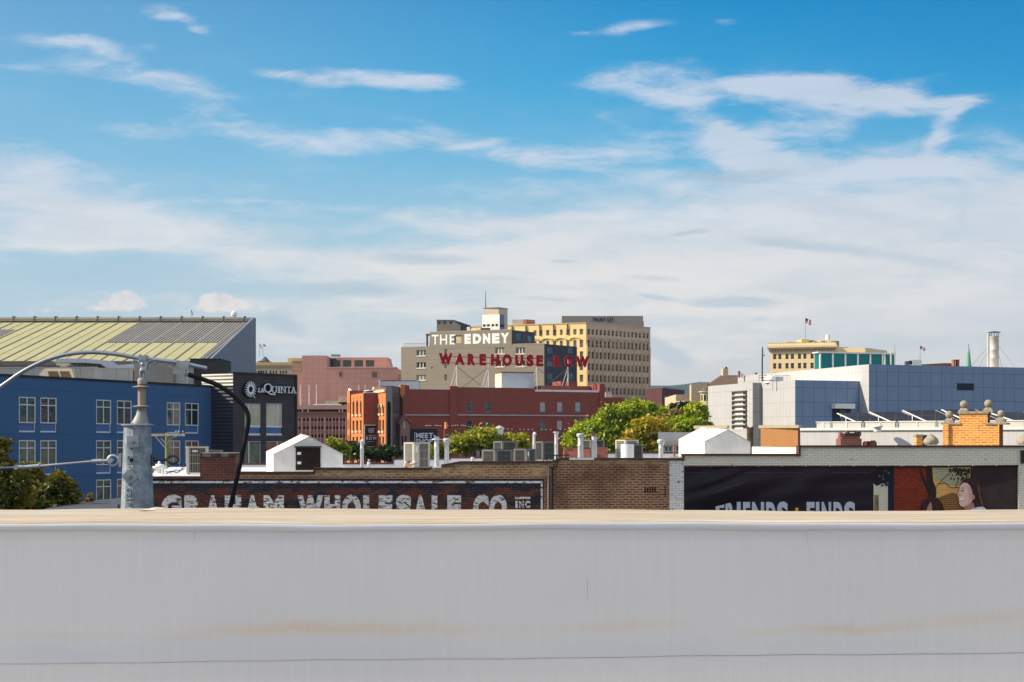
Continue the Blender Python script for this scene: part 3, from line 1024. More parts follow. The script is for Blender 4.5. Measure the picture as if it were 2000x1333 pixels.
# through bolts with square washers
fr = Y - 29 * k
for (px, py, rot, s_) in ((267.5, 863, 4, 11.5), (262, 931, 38, 11.5)):
    c = Vector((X(px, Y), Y - (29 + (py - 832) / 30) * k, Z(py, Y)))
    a = R(rot)
    e = [Vector((math.cos(a + q * math.pi / 2 + math.pi / 4), 0, math.sin(a + q * math.pi / 2 + math.pi / 4))) * s_ * 1.41 * k for q in range(4)]
    pl = MB().extrude([c + q for q in e], (0, 4 * k, 0)).build('washer_plate', GALV, pole)
    mb = MB()
    mb.tube([c + Vector((0, -.2 * k, 0)), c + Vector((0, -4 * k, 0))], 4.6 * k, 6, smooth=False)
    mb.tube([c + Vector((0, -4.1 * k, 0)), c + Vector((0, -10 * k, 0))], 2.6 * k, 10)
    mb.build('bolt', GALV, pl)
mb = MB().tube([(X(265.5, Y), Y - 33.6 * k, Z(898.5, Y)), (X(265.5, Y), Y - 31.5 * k, Z(898.5, Y))], 3.2 * k, 14)
mb.build('bolt_hole', BLACK, pole)
# raised weld lettering that reads up the left facet
mb = MB()
rows = "CH.BVA.CETB"
phi = R(-17.8)
for i, ch in enumerate(rows):
    y0 = 889 + i * 9.0
    rr = (r_top + (r_995 - r_top) * ((y0 - 832) / 163)) * .968
    n_ = Vector((math.sin(phi), -math.cos(phi)))
    d_ = Vector((math.cos(phi), math.sin(phi)))
    c = Vector((pcx, Y)) + n_ * rr
    vs_, fs_, bd_, _a = glyph(ch, .03)
    dot = ch == '.'
    hgt, wid = (7.4 * k, 11 * k) if not dot else (2 * k, 2.4 * k)

    def mp(q, o):          # glyph turned a quarter so that the word runs down the pole
        p = c + d_ * ((q[1] - .5) * -wid) + n_ * o
        return (p.x, p.y, Z(y0 + 4, Y) + (q[0] - .5) * -hgt)
    kk = len(vs_)
    mb.add([mp(q, 2.0 * k) for q in vs_] + [mp(q, -2 * k) for q in vs_], [tuple(f) for f in fs_] + [(a, kk + a, kk + b, b) for a, b in bd_])
mb.build('raised_lettering', ZN, pole)
# eye bolt on the right
DKS = pm('dark_steel', (.05, .065, .09), .5, .2, 10, metal=.3)
mb = MB()
mb.box(X(298, Y), X(301.6, Y), Y - 8 * k, Y + 8 * k, Z(911, Y), Z(887, Y))
mb.tube([(X(301, Y), Y, Z(898, Y)), (X(327, Y), Y, Z(898, Y))], 3.1 * k, 10)
mb.tube([(X(302, Y), Y, Z(898, Y)), (X(306, Y), Y, Z(898, Y))], 4.8 * k, 6, smooth=False)
ring = []
for q in range(15):
    a = R(200 + 320 * q / 14)
    ring.append((X(338, Y) + 10.5 * k * math.cos(a), Y, Z(898, Y) + 7.6 * k * math.sin(a)))
mb.tube(ring, 2.7 * k, 8)
mb.build('eye_bolt', DKS, pole)
# brace rod on the left, with clevises
mb = MB()
mb.box(X(233.5, Y), X(239, Y), Y - 8 * k, Y + 8 * k, Z(912, Y), Z(886, Y))
ring = [(X(221, Y) + 10.5 * k * math.cos(R(a)), Y - 1 * k, Z(900, Y) + 10 * k * math.sin(R(a))) for a in range(-160, 201, 24)]
mb.tube(ring, 2.6 * k, 8)
mb.tube([(X(216.5, Y), Y - 7 * k, Z(900, Y)), (X(216.5, Y), Y + 6 * k, Z(900, Y))], 5.2 * k, 10)
mb.tube([(X(216, Y), Y - 3 * k, Z(900, Y)), (X(200, Y), Y - 3 * k, Z(901, Y))], 3.4 * k, 9)
mb.tube([(X(199, Y), Y, Z(900.8, Y)), (X(179.5, Y), Y, Z(902, Y))], 4.4 * k, 12)
mb.tube([(X(178, Y), Y, Z(902, Y)), (X(78, Y), Y, Z(910.8, Y))], 2.5 * k, 12)
mb.tube([(X(77, Y), Y, Z(910.6, Y)), (X(46, Y), Y, Z(913, Y))], [4.2 * k, 3.9 * k], 12)
mb.tube([(X(46, Y), Y, Z(913, Y)), (X(30, Y), Y, Z(914, Y))], [4.5 * k, 5.6 * k], 10)
mb.tube([(X(33, Y), Y - 7 * k, Z(913.5, Y)), (X(33, Y), Y + 6 * k, Z(913.5, Y))], 4.6 * k, 10)
mb.build('brace_rod', GALV, pole)
mb = MB().tube([(X(40, Y), Y, Z(914.5, Y)), (X(8, Y), Y, Z(915.5, Y)), (X(-140, Y), Y, Z(922, Y))], [4.6 * k, 4.2 * k, 4.2 * k], 10)
mb.build('brace_sleeve', DKS, pole)

# overhead conductor held by the clamp, and the insulated jumper
cond = thing('overhead_conductor', 'thick bare metal conductor arching over the steel pole to a tap clamp', 'cable', (pcx, Y, Z(700, Y)))
ctrl = [(-260, 1010), (-160, 890), (-80, 812), (0, 757), (45, 726), (90, 704), (135, 692), (180, 688.5), (225, 692), (262, 698.5), (300, 703), (350, 709), (404, 720)]


def spline(c, m=6):
    o = []
    for i in range(len(c) - 1):
        p0, p1, p2, p3 = c[max(i - 1, 0)], c[i], c[i + 1], c[min(i + 2, len(c) - 1)]
        for j in range(m):
            t = j / m
            o.append(tuple(.5 * ((2 * p1[q]) + (-p0[q] + p2[q]) * t + (2 * p0[q] - 5 * p1[q] + 4 * p2[q] - p3[q]) * t * t + (-p0[q] + 3 * p1[q] - 3 * p2[q] + p3[q]) * t ** 3) for q in range(2)))
    o.append(c[-1])
    return o


mb = MB().tube([(X(a, Y), Y, Z(b_, Y)) for a, b_ in spline(ctrl)], 4.1 * k, 12)
mb.build('conductor', pm('dull_aluminium', (.30, .33, .37), .38, .12, 12, metal=.6), cond)
mb = MB()
ang = Vector((1, 0, -.24)).normalized()
nrm = Vector((-.24, 0, -1)).normalized() * -1
c0 = Vector((X(346, Y), Y, Z(715, Y)))
up = Vector((.24, 0, 1)).normalized()


def blk(a0, a1, b0, b1, y0, y1):
    mb.hexa([c0 + ang * a0 * k + up * b0 * k + Vector((0, y0 * k, 0)), c0 + ang * a1 * k + up * b0 * k + Vector((0, y0 * k, 0)), c0 + ang * a1 * k + up * b0 * k + Vector((0, y1 * k, 0)), c0 + ang * a0 * k + up * b0 * k + Vector((0, y1 * k, 0))],
            [c0 + ang * a0 * k + up * b1 * k + Vector((0, y0 * k, 0)), c0 + ang * a1 * k + up * b1 * k + Vector((0, y0 * k, 0)), c0 + ang * a1 * k + up * b1 * k + Vector((0, y1 * k, 0)), c0 + ang * a0 * k + up * b1 * k + Vector((0, y1 * k, 0))])


blk(-1, 24, -1, 11, -6, 6)
blk(-4, 20, -17, -2, -5, 5)
mb.tube([c0 + ang * (-16 * k) - up * 6 * k, c0 + ang * (-3 * k) - up * 8 * k], 2.9 * k, 10)
mb.tube([c0 + ang * (-17 * k) - up * 5.8 * k, c0 + ang * (-12 * k) - up * 6.6 * k], 3.4 * k, 6, smooth=False)
mb.tube([c0 + ang * (19 * k) - up * 12 * k, c0 + ang * (27 * k) - up * 12 * k], 3.4 * k, 10)
mb.build('tap_clamp', pm('tap_clamp', (.30, .31, .31), .5, .25, 14, metal=.3), cond)
ctrl2 = [(368, 732), (395, 741), (424, 752), (448, 767), (468, 785), (480, 800), (485, 815), (484, 832), (477, 868), (466, 920), (455, 968), (448, 1000), (436, 1060), (425, 1140)]
mb = MB().tube([(X(a, Y), Y, Z(b_, Y)) for a, b_ in spline(ctrl2)], 4.6 * k, 12)
mb.build('insulated_jumper', pm('black_rubber', (.012, .012, .013), .38, .3, 10), cond)
# thin cable beside the pole foot
mb = MB().tube([(X(233, Y), Y - 4 * k, Z(1010, Y)), (X(232.5, Y), Y - 4 * k, Z(985, Y))], 2.8 * k, 8)
mb.build('ground_clamp', DKS, pole)

# ================================================================== HOTEL: BLUE WING AND DARK SIGN BLOCK
zr = 130 / F * 95
A = Vector((X(0, 95), 95))
Yb = zr * F / 108
B = Vector((X(418, Yb), Yb))
d = (B - A).normalized()
A2 = A - d * 14
nrmw = Vector((d.y, -d.x))
hotel = thing('hotel_building', 'blue hotel wing with paired white framed windows and a dark sign block', 'hotel', (A.x, A.y, 0))
BLUE = panel('blue_stucco', (.044, .117, .24), (.032, .087, .185), 9.3, 3.02, .035, ox=2.2, oy=.5, rough=.75, spec=.2)
wins = []
cols = ((37, 70), (79, 111), (188, 217.5), (228.5, 257.5), (326, 352.5), (361.5, 388.5))
rows_ = ((776, 843.5), (861, 929), (943, 1010))


def slopey(px, py):        # the rows run level in space: follow the perspective of the wall
    tt = hit(A, d, px)
    Yp = A.y + d.y * tt
    t0 = hit(A, d, 37)
    Y0 = A.y + d.y * t0
    return HY - (HY - py) * Y0 / Yp


FRAME = pm('white_frame', (.58, .60, .66), .45, .05)
holes = []
for (a, b_) in cols:
    for (t_, bt) in rows_:
        t_2 = slopey((a + b_) / 2, t_ - 1)
        b_2 = slopey((a + b_) / 2, bt + 1 if bt < 1000 else bt)
        h = rect(A2, B, a, b_, t_2, b_2)
        holes.append(h)
wallm = MB()
wallm.wall(A2, B, 0, CZ + zr, holes, .22)
D = 16.0
back = [A2 - nrmw * D, B - nrmw * D]
wallm.quad((*back[0], 0), (*A2, 0), (*A2, CZ + zr), (*back[0], CZ + zr))
wallm.quad((*B, 0), (*back[1], 0), (*back[1], CZ + zr), (*B, CZ + zr))
wallm.quad((*back[1], 0), (*back[0], 0), (*back[0], CZ + zr), (*back[1], CZ + zr))
wallm.build('wall', BLUE, hotel)
MB().quad((*A2, CZ + zr - .4), (*B, CZ + zr - .4), (*back[1], CZ + zr - .4), (*back[0], CZ + zr - .4)).build('roof', W_MEMBRANE, hotel)
L = (B - A2).length
MB().obox(A2, d, -.05, L, -.25, .06, CZ + zr, CZ + zr + .16).build('coping', pm('navy_coping', (.018, .022, .032), .5), hotel)
rng = random.Random(2)
PANEBLUE = pm('blue_spandrel', (.036, .115, .28), .5, .05)
G_ROOM = [glass('window_glass_sea', (.004, .030, .028), .03, 1.9, .9, 1.6, blotch=(.012, .07, .055), spec=.6), glass('window_glass_dark', (.005, .007, .007), .03, 1.9, .9, 1.5, spec=.6), glass('window_glass_green', (.012, .045, .032), .04, 1.9, .9, 1.8, blotch=(.05, .10, .06), spec=.5), glass('window_glass_curtain', (.22, .20, .15), .06, 1.7, .2, .6, blotch=(.01, .03, .03)), glass('window_glass_brick', (.16, .075, .045), .05, 1.7, .2, .6, blotch=(.24, .16, .11))]
pick = [0, 2, 2, 1, 2, 2, 0, 0, 2, 1, 0, 4, 3, 4, 4, 3, 4, 4]
for i, (u0, u1, z0, z1) in enumerate(holes):
    sp_h = .62
    f = window(hotel, A2, B, (u0, u1, z0 + sp_h, z1), FRAME, G_ROOM[pick[i % len(pick)]], 2, (.70,), .075, .10, .07)
    mb = MB()
    mb.obox(A2, d, u0 + .004, u1 - .004, -.14, -.07, z0 + .004, z0 + .10)
    mb.obox(A2, d, u0 + .004, u0 + .06, -.14, -.07, z0 + .105, z0 + sp_h - .005)
    mb.obox(A2, d, u1 - .06, u1 - .004, -.14, -.07, z0 + .105, z0 + sp_h - .005)
    mb.build('spandrel_frame', FRAME, f)
    MB().obox(A2, d, u0 + .065, u1 - .065, -.15, -.11, z0 + .105, z0 + sp_h - .005).build('spandrel', PANEBLUE, f)

# dark block
Yk = 113.0
zk = 135 / F * Yk
K = Vector((X(455, Yk), Yk))
Yk2 = zk * F / 129.3
K2 = Vector((X(578, Yk2), Yk2))
dk = (K2 - K).normalized()
pk = Vector((-.885, .465))
tl = hit(K, pk, 394)
K0 = K + pk * tl
DARK = ribbed('charcoal_siding', (.052, .049, .056), .20, False, .25, .6, .18)
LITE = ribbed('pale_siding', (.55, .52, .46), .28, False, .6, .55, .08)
SIDE_SH = ribbed('shaded_siding', (.028, .034, .055), .28, False, .5, .6, .1)  # siding in the blue wing's cast shadow, shade put into the colour
ctop = CZ + zk
win2 = []
for (a, b_) in ((478, 509.5), (520, 551.5)):
    for (t_, bt) in ((788.5, 851), (862, 925)):
        win2.append(rect(K, K2, a, b_, t_, bt))
wm = MB()
wm.wall(K, K2, 0, ctop, win2, .3, 0)
zsplit = CZ + zr + .1  # painted shadow edge follows the blue wing's roofline
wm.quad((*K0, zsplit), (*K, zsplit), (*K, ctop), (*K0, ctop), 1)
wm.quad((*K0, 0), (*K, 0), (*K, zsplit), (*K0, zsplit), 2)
Kb0 = K0 + dk * (K2 - K).length
wm.quad((*K2, 0), (*Kb0, 0), (*Kb0, ctop), (*K2, ctop), 0)
wm.quad((*Kb0, 0), (*K0, 0), (*K0, ctop), (*Kb0, ctop), 0)
wm.build('sign_block_wall', [DARK, LITE, SIDE_SH], hotel)
MB().quad((*K0, ctop - .3), (*K, ctop - .3), (*K2, ctop - .3), (*Kb0, ctop - .3)).build('sign_block_roof', W_MEMBRANE, hotel)
mb = MB()
Lk = (K2 - K).length
mb.obox(K, dk, -.05, Lk + .08, -.2, .10, ctop, ctop + .14)
mb.obox(K, dk, Lk - .10, Lk + .08, -.1, .10, 0, ctop - .002)
mb.build('sign_block_trim', DARKMETAL, hotel)
for i, h in enumerate(win2):
    u0, u1, z0, z1 = h
    up_ = i in (0, 2)
    gm = G_PALE if up_ else (G_ROOM[2] if i == 1 else G_ROOM[4])
    sp_h = .75
    f = window(hotel, K, K2, (u0, u1, z0 + sp_h, z1), FRAME, gm, 1, (), .05, .14, .07)
    mb = MB()
    uu = u0 + (u1 - u0) * (.28 if i < 2 else .72)
    mb.obox(K, dk, uu - .05, uu + .05, -.13, -.055, z0 + sp_h + .06, z1 - .06)
    mb.obox(K, dk, u0 + .004, u1 - .004, -.14, -.05, z0 + .004, z0 + .16)
    mb.obox(K, dk, u0 + .004, u1 - .004, -.135, -.04, z0 + sp_h - .10, z0 + sp_h)
    mb.build('spandrel_frame', FRAME, f)
    MB().obox(K, dk, u0 + .004, u1 - .004, -.17, -.1, z0 + .165, z0 + sp_h - .105).build('spandrel', PANEBLUE, f)
# illuminated-letter style sign: sun rosette and serif capitals, dark returns
SIGNW = pm('sign_white', (.72, .76, .82), .4, .03)
SIGNK = pm('sign_return', (.012, .014, .022), .5)
sign = MB()


def kpt(px, py, o):
    u, z = uz(K, K2, px, py)
    p = K + dk * u + Vector((dk.y, -dk.x)) * o
    return Vector((p.x, p.y, z))


rose = MB()
cx_, cy_ = 484.7, 761
for i in range(18):
    a = 2 * math.pi * i / 18 + .05
    long_ = 1.0 if i != 15 else 1.32
    r0, r1 = 5.9, 11.3 * long_
    r1y = 15.6 * long_
    ca, sa = math.cos(a), math.sin(a)
    w0, w1 = .72, .42
    pts = []
    for (rx, ry, ww) in ((r0, r0 * 1.3, -w0), (r1, r1y, -w1), (r1, r1y, w1), (r0, r0 * 1.3, w0)):
        pts.append(kpt(cx_ + ca * rx - sa * ww, cy_ - (sa * ry + ca * ww), .34))
    rose.extrude(pts, (dk.y * -.07, dk.x * .07, 0))
ringo, ringi = [], []
NN = 28
for i in range(NN):
    a = 2 * math.pi * i / NN
    ringo.append(kpt(cx_ + 6.6 * math.cos(a), cy_ - 8.6 * math.sin(a), .35))
    ringi.append(kpt(cx_ + 4.2 * math.cos(a), cy_ - 6.0 * math.sin(a), .35))
for i in range(NN):
    j = (i + 1) % NN
    rose.extrude([ringi[i], ringo[i], ringo[j], ringi[j]], (dk.y * -.07, dk.x * .07, 0))
rs = rose.build('sun_emblem', SIGNW, hotel)
mb = MB()
pts = [kpt(cx_ - 1.2 + (11.5 if i % 2 else 10.2) * math.cos(2 * math.pi * i / 40), cy_ + .8 - (15.8 if i % 2 else 14.2) * math.sin(2 * math.pi * i / 40), .2) for i in range(40)]
mb.extrude(pts, (dk.y * -.16, dk.x * .16, 0))
mb.build('emblem_backing', SIGNK, rs)
SER = {'L': [(.12, 1, 1), (.12, 0, 1)], 'A': [(.08, 0, 1), (.92, 0, 1)], 'U': [(.14, 1, 1), (.86, 1, 1)], 'I': [(.5, 1, 1), (.5, 0, 1)], 'N': [(.12, 0, 1), (.1, 1, .8), (.88, 1, 1)], 'T': [(.5, 0, 1)], 'Q': []}
for (ch, a, b_, t_, bt, ht) in (('L', 500.3, 504.6, 758.6, 767, 8), ('A', 505, 511, 758.6, 767, 8), ('Q', 511, 526.4, 749.8, 771, 19), ('U', 527, 535.6, 755.2, 768.2, 13), ('I', 539, 540.8, 755.6, 768, 13), ('N', 544.2, 553, 755.8, 768.4, 13), ('T', 555.8, 563.2, 756, 768.6, 13), ('A', 564.6, 572.6, 756, 768.8, 13)):
    r = rect(K, K2, a, b_, t_, bt)
    lt = MB()
    letter(lt, ch, K, dk, r[0], r[1], r[2], r[3], .24, .34, -.012 if ht > 9 else .0)
    sw = .052 * ht * .11
    for (q, e, s_) in SER[ch]:
        uc = r[0] + (r[1] - r[0]) * q
        zc = r[2] if e == 0 else r[3] - .05
        lt.obox(K, dk, uc - sw * 1.7 * s_, uc + sw * 1.7 * s_, .245, .342, zc, zc + .05)
    if ch == 'Q':
        lt.obox(K, dk, r[1] - .15, r[1] + .35, .25, .338, r[2] - .02, r[2] + .08)
    lo = lt.build('letter', SIGNW, hotel)
    bk = MB()
    letter(bk, ch, K, dk, r[0] - .09, r[1] - .02, r[2] - .03, r[3] + .03, .05, .237, .05)
    bk.build('letter_return', SIGNK, lo)

# roof plant of the hotel
Yq = 128.0
mb = MB()
SCREEN = panel('beige_screen', (.36, .35, .31), (.20, .19, .17), 1.05, 9, .03, rough=.6)
t_ = thing('rooftop_screen', 'long beige panelled rooftop screen behind the blue parapet', 'roof screen', (X(130, Yq), Yq, CZ + zr - .4))
mb.box(X(-260, Yq), X(190, Yq), Yq, Yq + .25, CZ + zr - .6, Z(718.5, Yq))
mb.build('panels', SCREEN, t_)
MB().box(X(-260, Yq), X(190, Yq), Yq - .06, Yq + .3, Z(718.5, Yq) + .002, Z(717, Yq)).build('cap', pm('cap_flashing', (.42, .41, .38), .6), t_)
Yq2 = 127.0
t_ = thing('rooftop_plant_room', 'small pale panelled plant room on the hotel roof beside the duct', 'plant room', (X(225, Yq2), Yq2, CZ + zr - .4))
MB().box(X(187.5, Yq2), X(262.5, Yq2), Yq2 - .5, Yq2 + 3, CZ + zr - .6, Z(721, Yq2)).build('wall', panel('pale_panel', (.40, .40, .37), (.22, .22, .2), 1.1, 9, .03), t_)
MB().box(X(187.5, Yq2) - .05, X(262.5, Yq2) + .05, Yq2 - .55, Yq2 + 3.05, Z(721, Yq2) + .002, Z(719.6, Yq2)).build('cap', MATS['cap_flashing'], t_)
# hood with two louvre mouths
Yh = 122.0
t_ = thing('vent_hood', 'cream rooftop vent hood with two brown louvred mouths', 'vent', (X(110, Yh), Yh, CZ + zr - .4))
CREAMM = pm('cream_metal', (.66, .56, .38), .5, .06)
p = lambda px, py, o=0: Vector(((px - 1000) / F * (Yh + o), Yh + o, Z(py, Yh)))
mb = MB()
q0 = [p(87, 720), p(139, 720), p(147, 744), p(97, 744)]
mb.extrude([q0[3], q0[2], q0[1], q0[0]], (0, .12, 0))
mb.extrude([p(76, 732, 0), p(97, 744, 0), p(87, 720, 0)], (0, 1.2, 0))
mb.extrude([p(87, 720, .13), p(139, 720, .13), p(139, 738, .13), p(87, 738, .13)][::-1], (0, 1.1, 0))
mb.build('hood', CREAMM, t_)
LV = ribbed('brown_louvre', (.20, .125, .06), .12, False, .8, .7)
for (a0, a1, b0, b1) in ((93, 112.5, 98, 120), (116, 135, 122, 142)):
    MB().extrude([p(b0, 742.5, -.02), p(b1, 742.5, -.02), p(a1, 725.5, -.02), p(a0, 725.5, -.02)], (0, .015, 0)).build('louvre', LV, t_)
# ducts
t_ = thing('rooftop_duct', 'silver rectangular duct with bent elbow on trusses above the screen', 'duct', (X(190, 130), 130, Z(725, 130)))
Yd = 131.0
p = lambda px, py, o=0: Vector(((px - 1000) / F * Yd, Yd + o, Z(py, Yd)))
DUCT = pm('duct_metal', (.40, .44, .50), .35, .1, 2, metal=.4)
mb = MB()
mb.extrude([p(105, 709), p(166, 709), p(166, 700.5), p(111, 701)], (0, 2.2, 0))
mb.extrude([p(166.3, 709), p(196, 711.5), p(201, 704), p(166.3, 701)], (0, 1.6, 0))
mb.extrude([p(196.3, 711.5), p(212, 721), p(224, 714), p(213, 705), p(201.2, 704)], (0, 1.6, 0))
mb.extrude([p(212.3, 721), p(262, 721), p(262, 711), p(224, 714)], (0, 1.6, 0))
mb.build('duct', DUCT, t_)
mb = MB()
for i in range(9):
    a = 150 + i * 6.2
    mb.tube([p(a, 720, .4), p(a + 3.1, 711.5, .4), p(a + 6.2, 720, .4)], .05, 5)
mb.tube([p(140, 720.3, .4), p(208, 720.3, .4)], .06, 5)
mb.tube([p(140, 711, .4), p(206, 711.8, .4)], .06, 5)
mb.build('truss', DARKMETAL, t_)
mb = MB()
mb.extrude([p(118, 720), p(130, 720), p(130, 714.5), p(118, 714.5)], (0, 1, 0))
mb.extrude([p(110, 714.2), p(136, 714.2), p(136, 710), p(110, 710)], (0, 1.4, 0))
mb.build('fan_unit', CREAMM, t_)
# grey and dark penthouses
for (nm, lb, a, b_, t0, Yp, mt) in (('rooftop_penthouse', 'plain grey stucco penthouse box behind the insulator', 262, 338, 704.5, 126, pm('grey_stucco', (.245, .225, .20), .85, .06, 2)),
                                    ('rooftop_penthouse', 'charcoal penthouse box beside the black jumper cable', 371, 430, 702, 130, pm('charcoal_stucco', (.05, .05, .058), .8, .08, 2)),
                                    ('rooftop_penthouse', 'narrow white penthouse panel between grey and charcoal boxes', 343, 364, 712, 127, pm('offwhite_panel', (.46, .44, .40), .7, .06, 2))):
    t_ = thing(nm, lb, 'penthouse', (X((a + b_) / 2, Yp), Yp, CZ + zr - .4), group='penthouses on the hotel roof')
    MB().box(X(a, Yp), X(b_, Yp), Yp, Yp + 5, CZ + zr - .6, Z(t0, Yp)).build('wall', mt, t_)
    MB().box(X(a, Yp) - .06, X(b_, Yp) + .06, Yp - .06, Yp + 5.06, Z(t0, Yp) + .002, Z(t0 - 1.4, Yp)).build('cap', DARKMETAL if 'charcoal' in lb else MATS['cap_flashing'], t_)
    if 'white' in lb:
        MB().box(X(365, Yp), X(367, Yp), Yp - .1, Yp + .1, CZ + zr - .5, Z(703, Yp)).build('post', FRAME, t_)
        MB().box(X(338.5, Yp), X(342.5, Yp), Yp - .1, Yp + .1, CZ + zr - .5, Z(703, Yp)).build('post', DARKMETAL, t_)

# ================================================================== BIG SHED ROOF BEHIND THE HOTEL
YR, YE = 200.0, 170.0
zR, zE = Z(630, YR), Z(705.5, YE)
xr = X(492, YR)
xl = -118.0
hall = thing('shed_roof_hall', 'large hall with olive translucent sloping roof and grey patch', 'hall', (xr, YR, 0))
zTop = Z(620.5, YR)
ROOFP = panel('olive_panels', (.41, .385, .20), (.31, .285, .15), 2.95, 2.2, .05, rough=.6, c2=(.37, .35, .18), spec=.2)
vdir = Vector((0, YE - YR, zE - zR))
mb = MB()
mb.quad((xl, YE, zE), (xr, YE, zE), (xr, YR, zR), (xl, YR, zR))
rf = mb.build('roof', ROOFP, hall)
mb = MB()
i = 0
xx = xr - 1.0
while xx > xl:
    mb.hexa([(xx - .09, YE, zE + .01), (xx + .09, YE, zE + .01), (xx + .09, YR, zR + .01), (xx - .09, YR, zR + .01)], [(xx - .09, YE, zE + .08), (xx + .09, YE, zE + .08), (xx + .09, YR, zR + .08), (xx - .09, YR, zR + .08)])
    xx -= 2.95
mb.build('seam_ribs', pm('rib_metal', (.20, .19, .15), .6), rf)
mb = MB()
xx = xr - 1.0 - 1.475
while xx > xl:
    mb.hexa([(xx - .05, YE, zE + .01), (xx + .05, YE, zE + .01), (xx + .05, YR, zR + .01), (xx - .05, YR, zR + .01)], [(xx - .05, YE, zE + .04), (xx + .05, YE, zE + .04), (xx + .05, YR, zR + .04), (xx - .05, YR, zR + .04)])
    xx -= 2.95
mb.build('minor_ribs', pm('minor_rib_metal', (.28, .25, .14), .6), rf)
GREYCOR = ribbed('grey_corrugated', (.20, .19, .175), .42, True, .9, .55, .12)


def on_roof(x, q, h=.05):
    return (x, YR + (YE - YR) * q, zR + (zE - zR) * q + h)


for q0, q1, a, b_ in ((.02, .57, xr - 1 - 2.95 * 5 + .17, xr - 1 - .17), (.01, .99, xr - 1 + .17, xr - .05), (.22, .42, X(-60, 190), X(12, 190))):
    MB().quad(on_roof(a, q1), on_roof(b_, q1), on_roof(b_, q0), on_roof(a, q0)).build('grey_patch', GREYCOR, rf)
# walls: gable, back and eave
xg = xr + .35
zRb = zTop
WALLB = panel('blue_grey_siding', (.17, .20, .25), (.13, .155, .20), 1.1, 1.2, .03, rough=.6)
mb = MB()
Yback = YR + 1.2
mb.extrude([(xg, YE - .6, 0), (xg, Yback, 0), (xg, Yback, zRb), (xg, YR, zRb), (xg, YE - .6, zE - .2)], (-.3, 0, 0))
mb.quad((xg - .3, Yback, 0), (xl, Yback, 0), (xl, Yback, zRb - .3), (xg - .3, Yback, zRb - .3))
mb.quad((xl, YE, 0), (xg - .31, YE, 0), (xg - .31, YE, zE - .02), (xl, YE, zE - .02))
mb.build('wall', WALLB, hall)
mb = MB()
mb.box(xl, xg - .31, YR - .15, YR + .5, zR + .18, zTop - .3)
mb.box(xl, xg - .31, YR - .3, YR + .65, zTop - .29, zTop)
mb.build('ridge_gutter', pm('ridge_metal', (.46, .43, .36), .6, .1), hall)
BR = pm('bracket_metal', (.12, .115, .10), .6)
for i in range(26):
    xx = xr - 1.0 - i * 2.95
    if xx < xl + 1:
        break
    mb = MB()
    mb.box(xx - .06, xx + .06, YR - .42, YR - .31, zR + .1, zTop + .16)
    mb.box(xx - .06, xx + .10, YR - .32, YR + .6, zTop + .012, zTop + .16)
    mb.build('bracket', BR, hall)
mb = MB()
mb.box(xl, xr, YE - .9, YE - .02, zE - .6, zE - .12)
mb.build('eave_gutter', pm('eave_metal', (.16, .13, .10), .6), hall)
MB().ball((xr - 2.5, YR, zTop + .45), .45, 10).build('floodlight', W_PAINT, hall)

# ================================================================== FLAGS
def flag(px, py0, py1, Y, w_px, h_px, cols_, label, group=None, up=True, droop=.1):
    t_ = thing('flagpole', label, 'flagpole', (X(px, Y), Y, Z(py1, Y)), group)
    MB().tube([(X(px, Y), Y, Z(py1, Y)), (X(px, Y), Y, Z(py0, Y))], [.45 * Y / F, .3 * Y / F], 6).build('pole', pm('pole_' + str(px), (.16, .15, .15), .5), t_)
    mb = MB()
    nx_, ny_ = 12, 6
    kk = Y / F
    vs_, fs_ = [], []
    for i in range(nx_ + 1):
        for j in range(ny_ + 1):
            uu, vv = i / nx_, j / ny_
            vs_.append((X(px, Y) + .4 * kk + uu * w_px * kk, Y + .5 * kk * math.sin(uu * 7 + vv) * h_px * .25, Z(py0 + .8, Y) - vv * h_px * kk - uu * droop * h_px * kk + .06 * h_px * kk * math.sin(uu * 6 + 1)))
    for i in range(nx_):
        for j in range(ny_):
            c_ = cols_(i / nx_, j / ny_)
            mb.add([vs_[i * (ny_ + 1) + j], vs_[i * (ny_ + 1) + j + 1], vs_[(i + 1) * (ny_ + 1) + j + 1], vs_[(i + 1) * (ny_ + 1) + j]], [(0, 1, 2, 3)], c_)
    fm = [pm(n_ + str(px), c_, .8, .05) for n_, c_ in (('flag_red', (.45, .03, .04)), ('flag_white', (.72, .70, .70)), ('flag_blue', (.04, .05, .16)))]
    mb.build('flag', fm, t_)
    return t_


US = lambda u, v: 2 if (u < .4 and v < .5) else (0 if int(v * 6.99) % 2 == 0 else 1)
flag(1573, 621, 664, 560, 11, 11, US, 'striped flag on a tall pole above the cream corner building', 'flags on distant rooftops', droop=.35)
flag(1797, 675.5, 704, 520, 10, 7, US, 'small striped flag over the far edge of the blue wall', 'flags on distant rooftops', droop=.5)
flag(373.5, 605, 618, 210, 3, 6, US, 'tiny striped flag above the hall ridge', 'flags on distant rooftops', droop=1.0)
flag(507, 671, 697, 545, 3.5, 6, US, 'small striped flag left of the red one above the cream block', 'flags on distant rooftops', droop=.8)
flag(513.5, 671.5, 697, 545, 5, 4, lambda u, v: 0 if u > .35 else 1, 'small red flag right of its striped neighbour above the cream block', 'flags on distant rooftops', droop=.3)

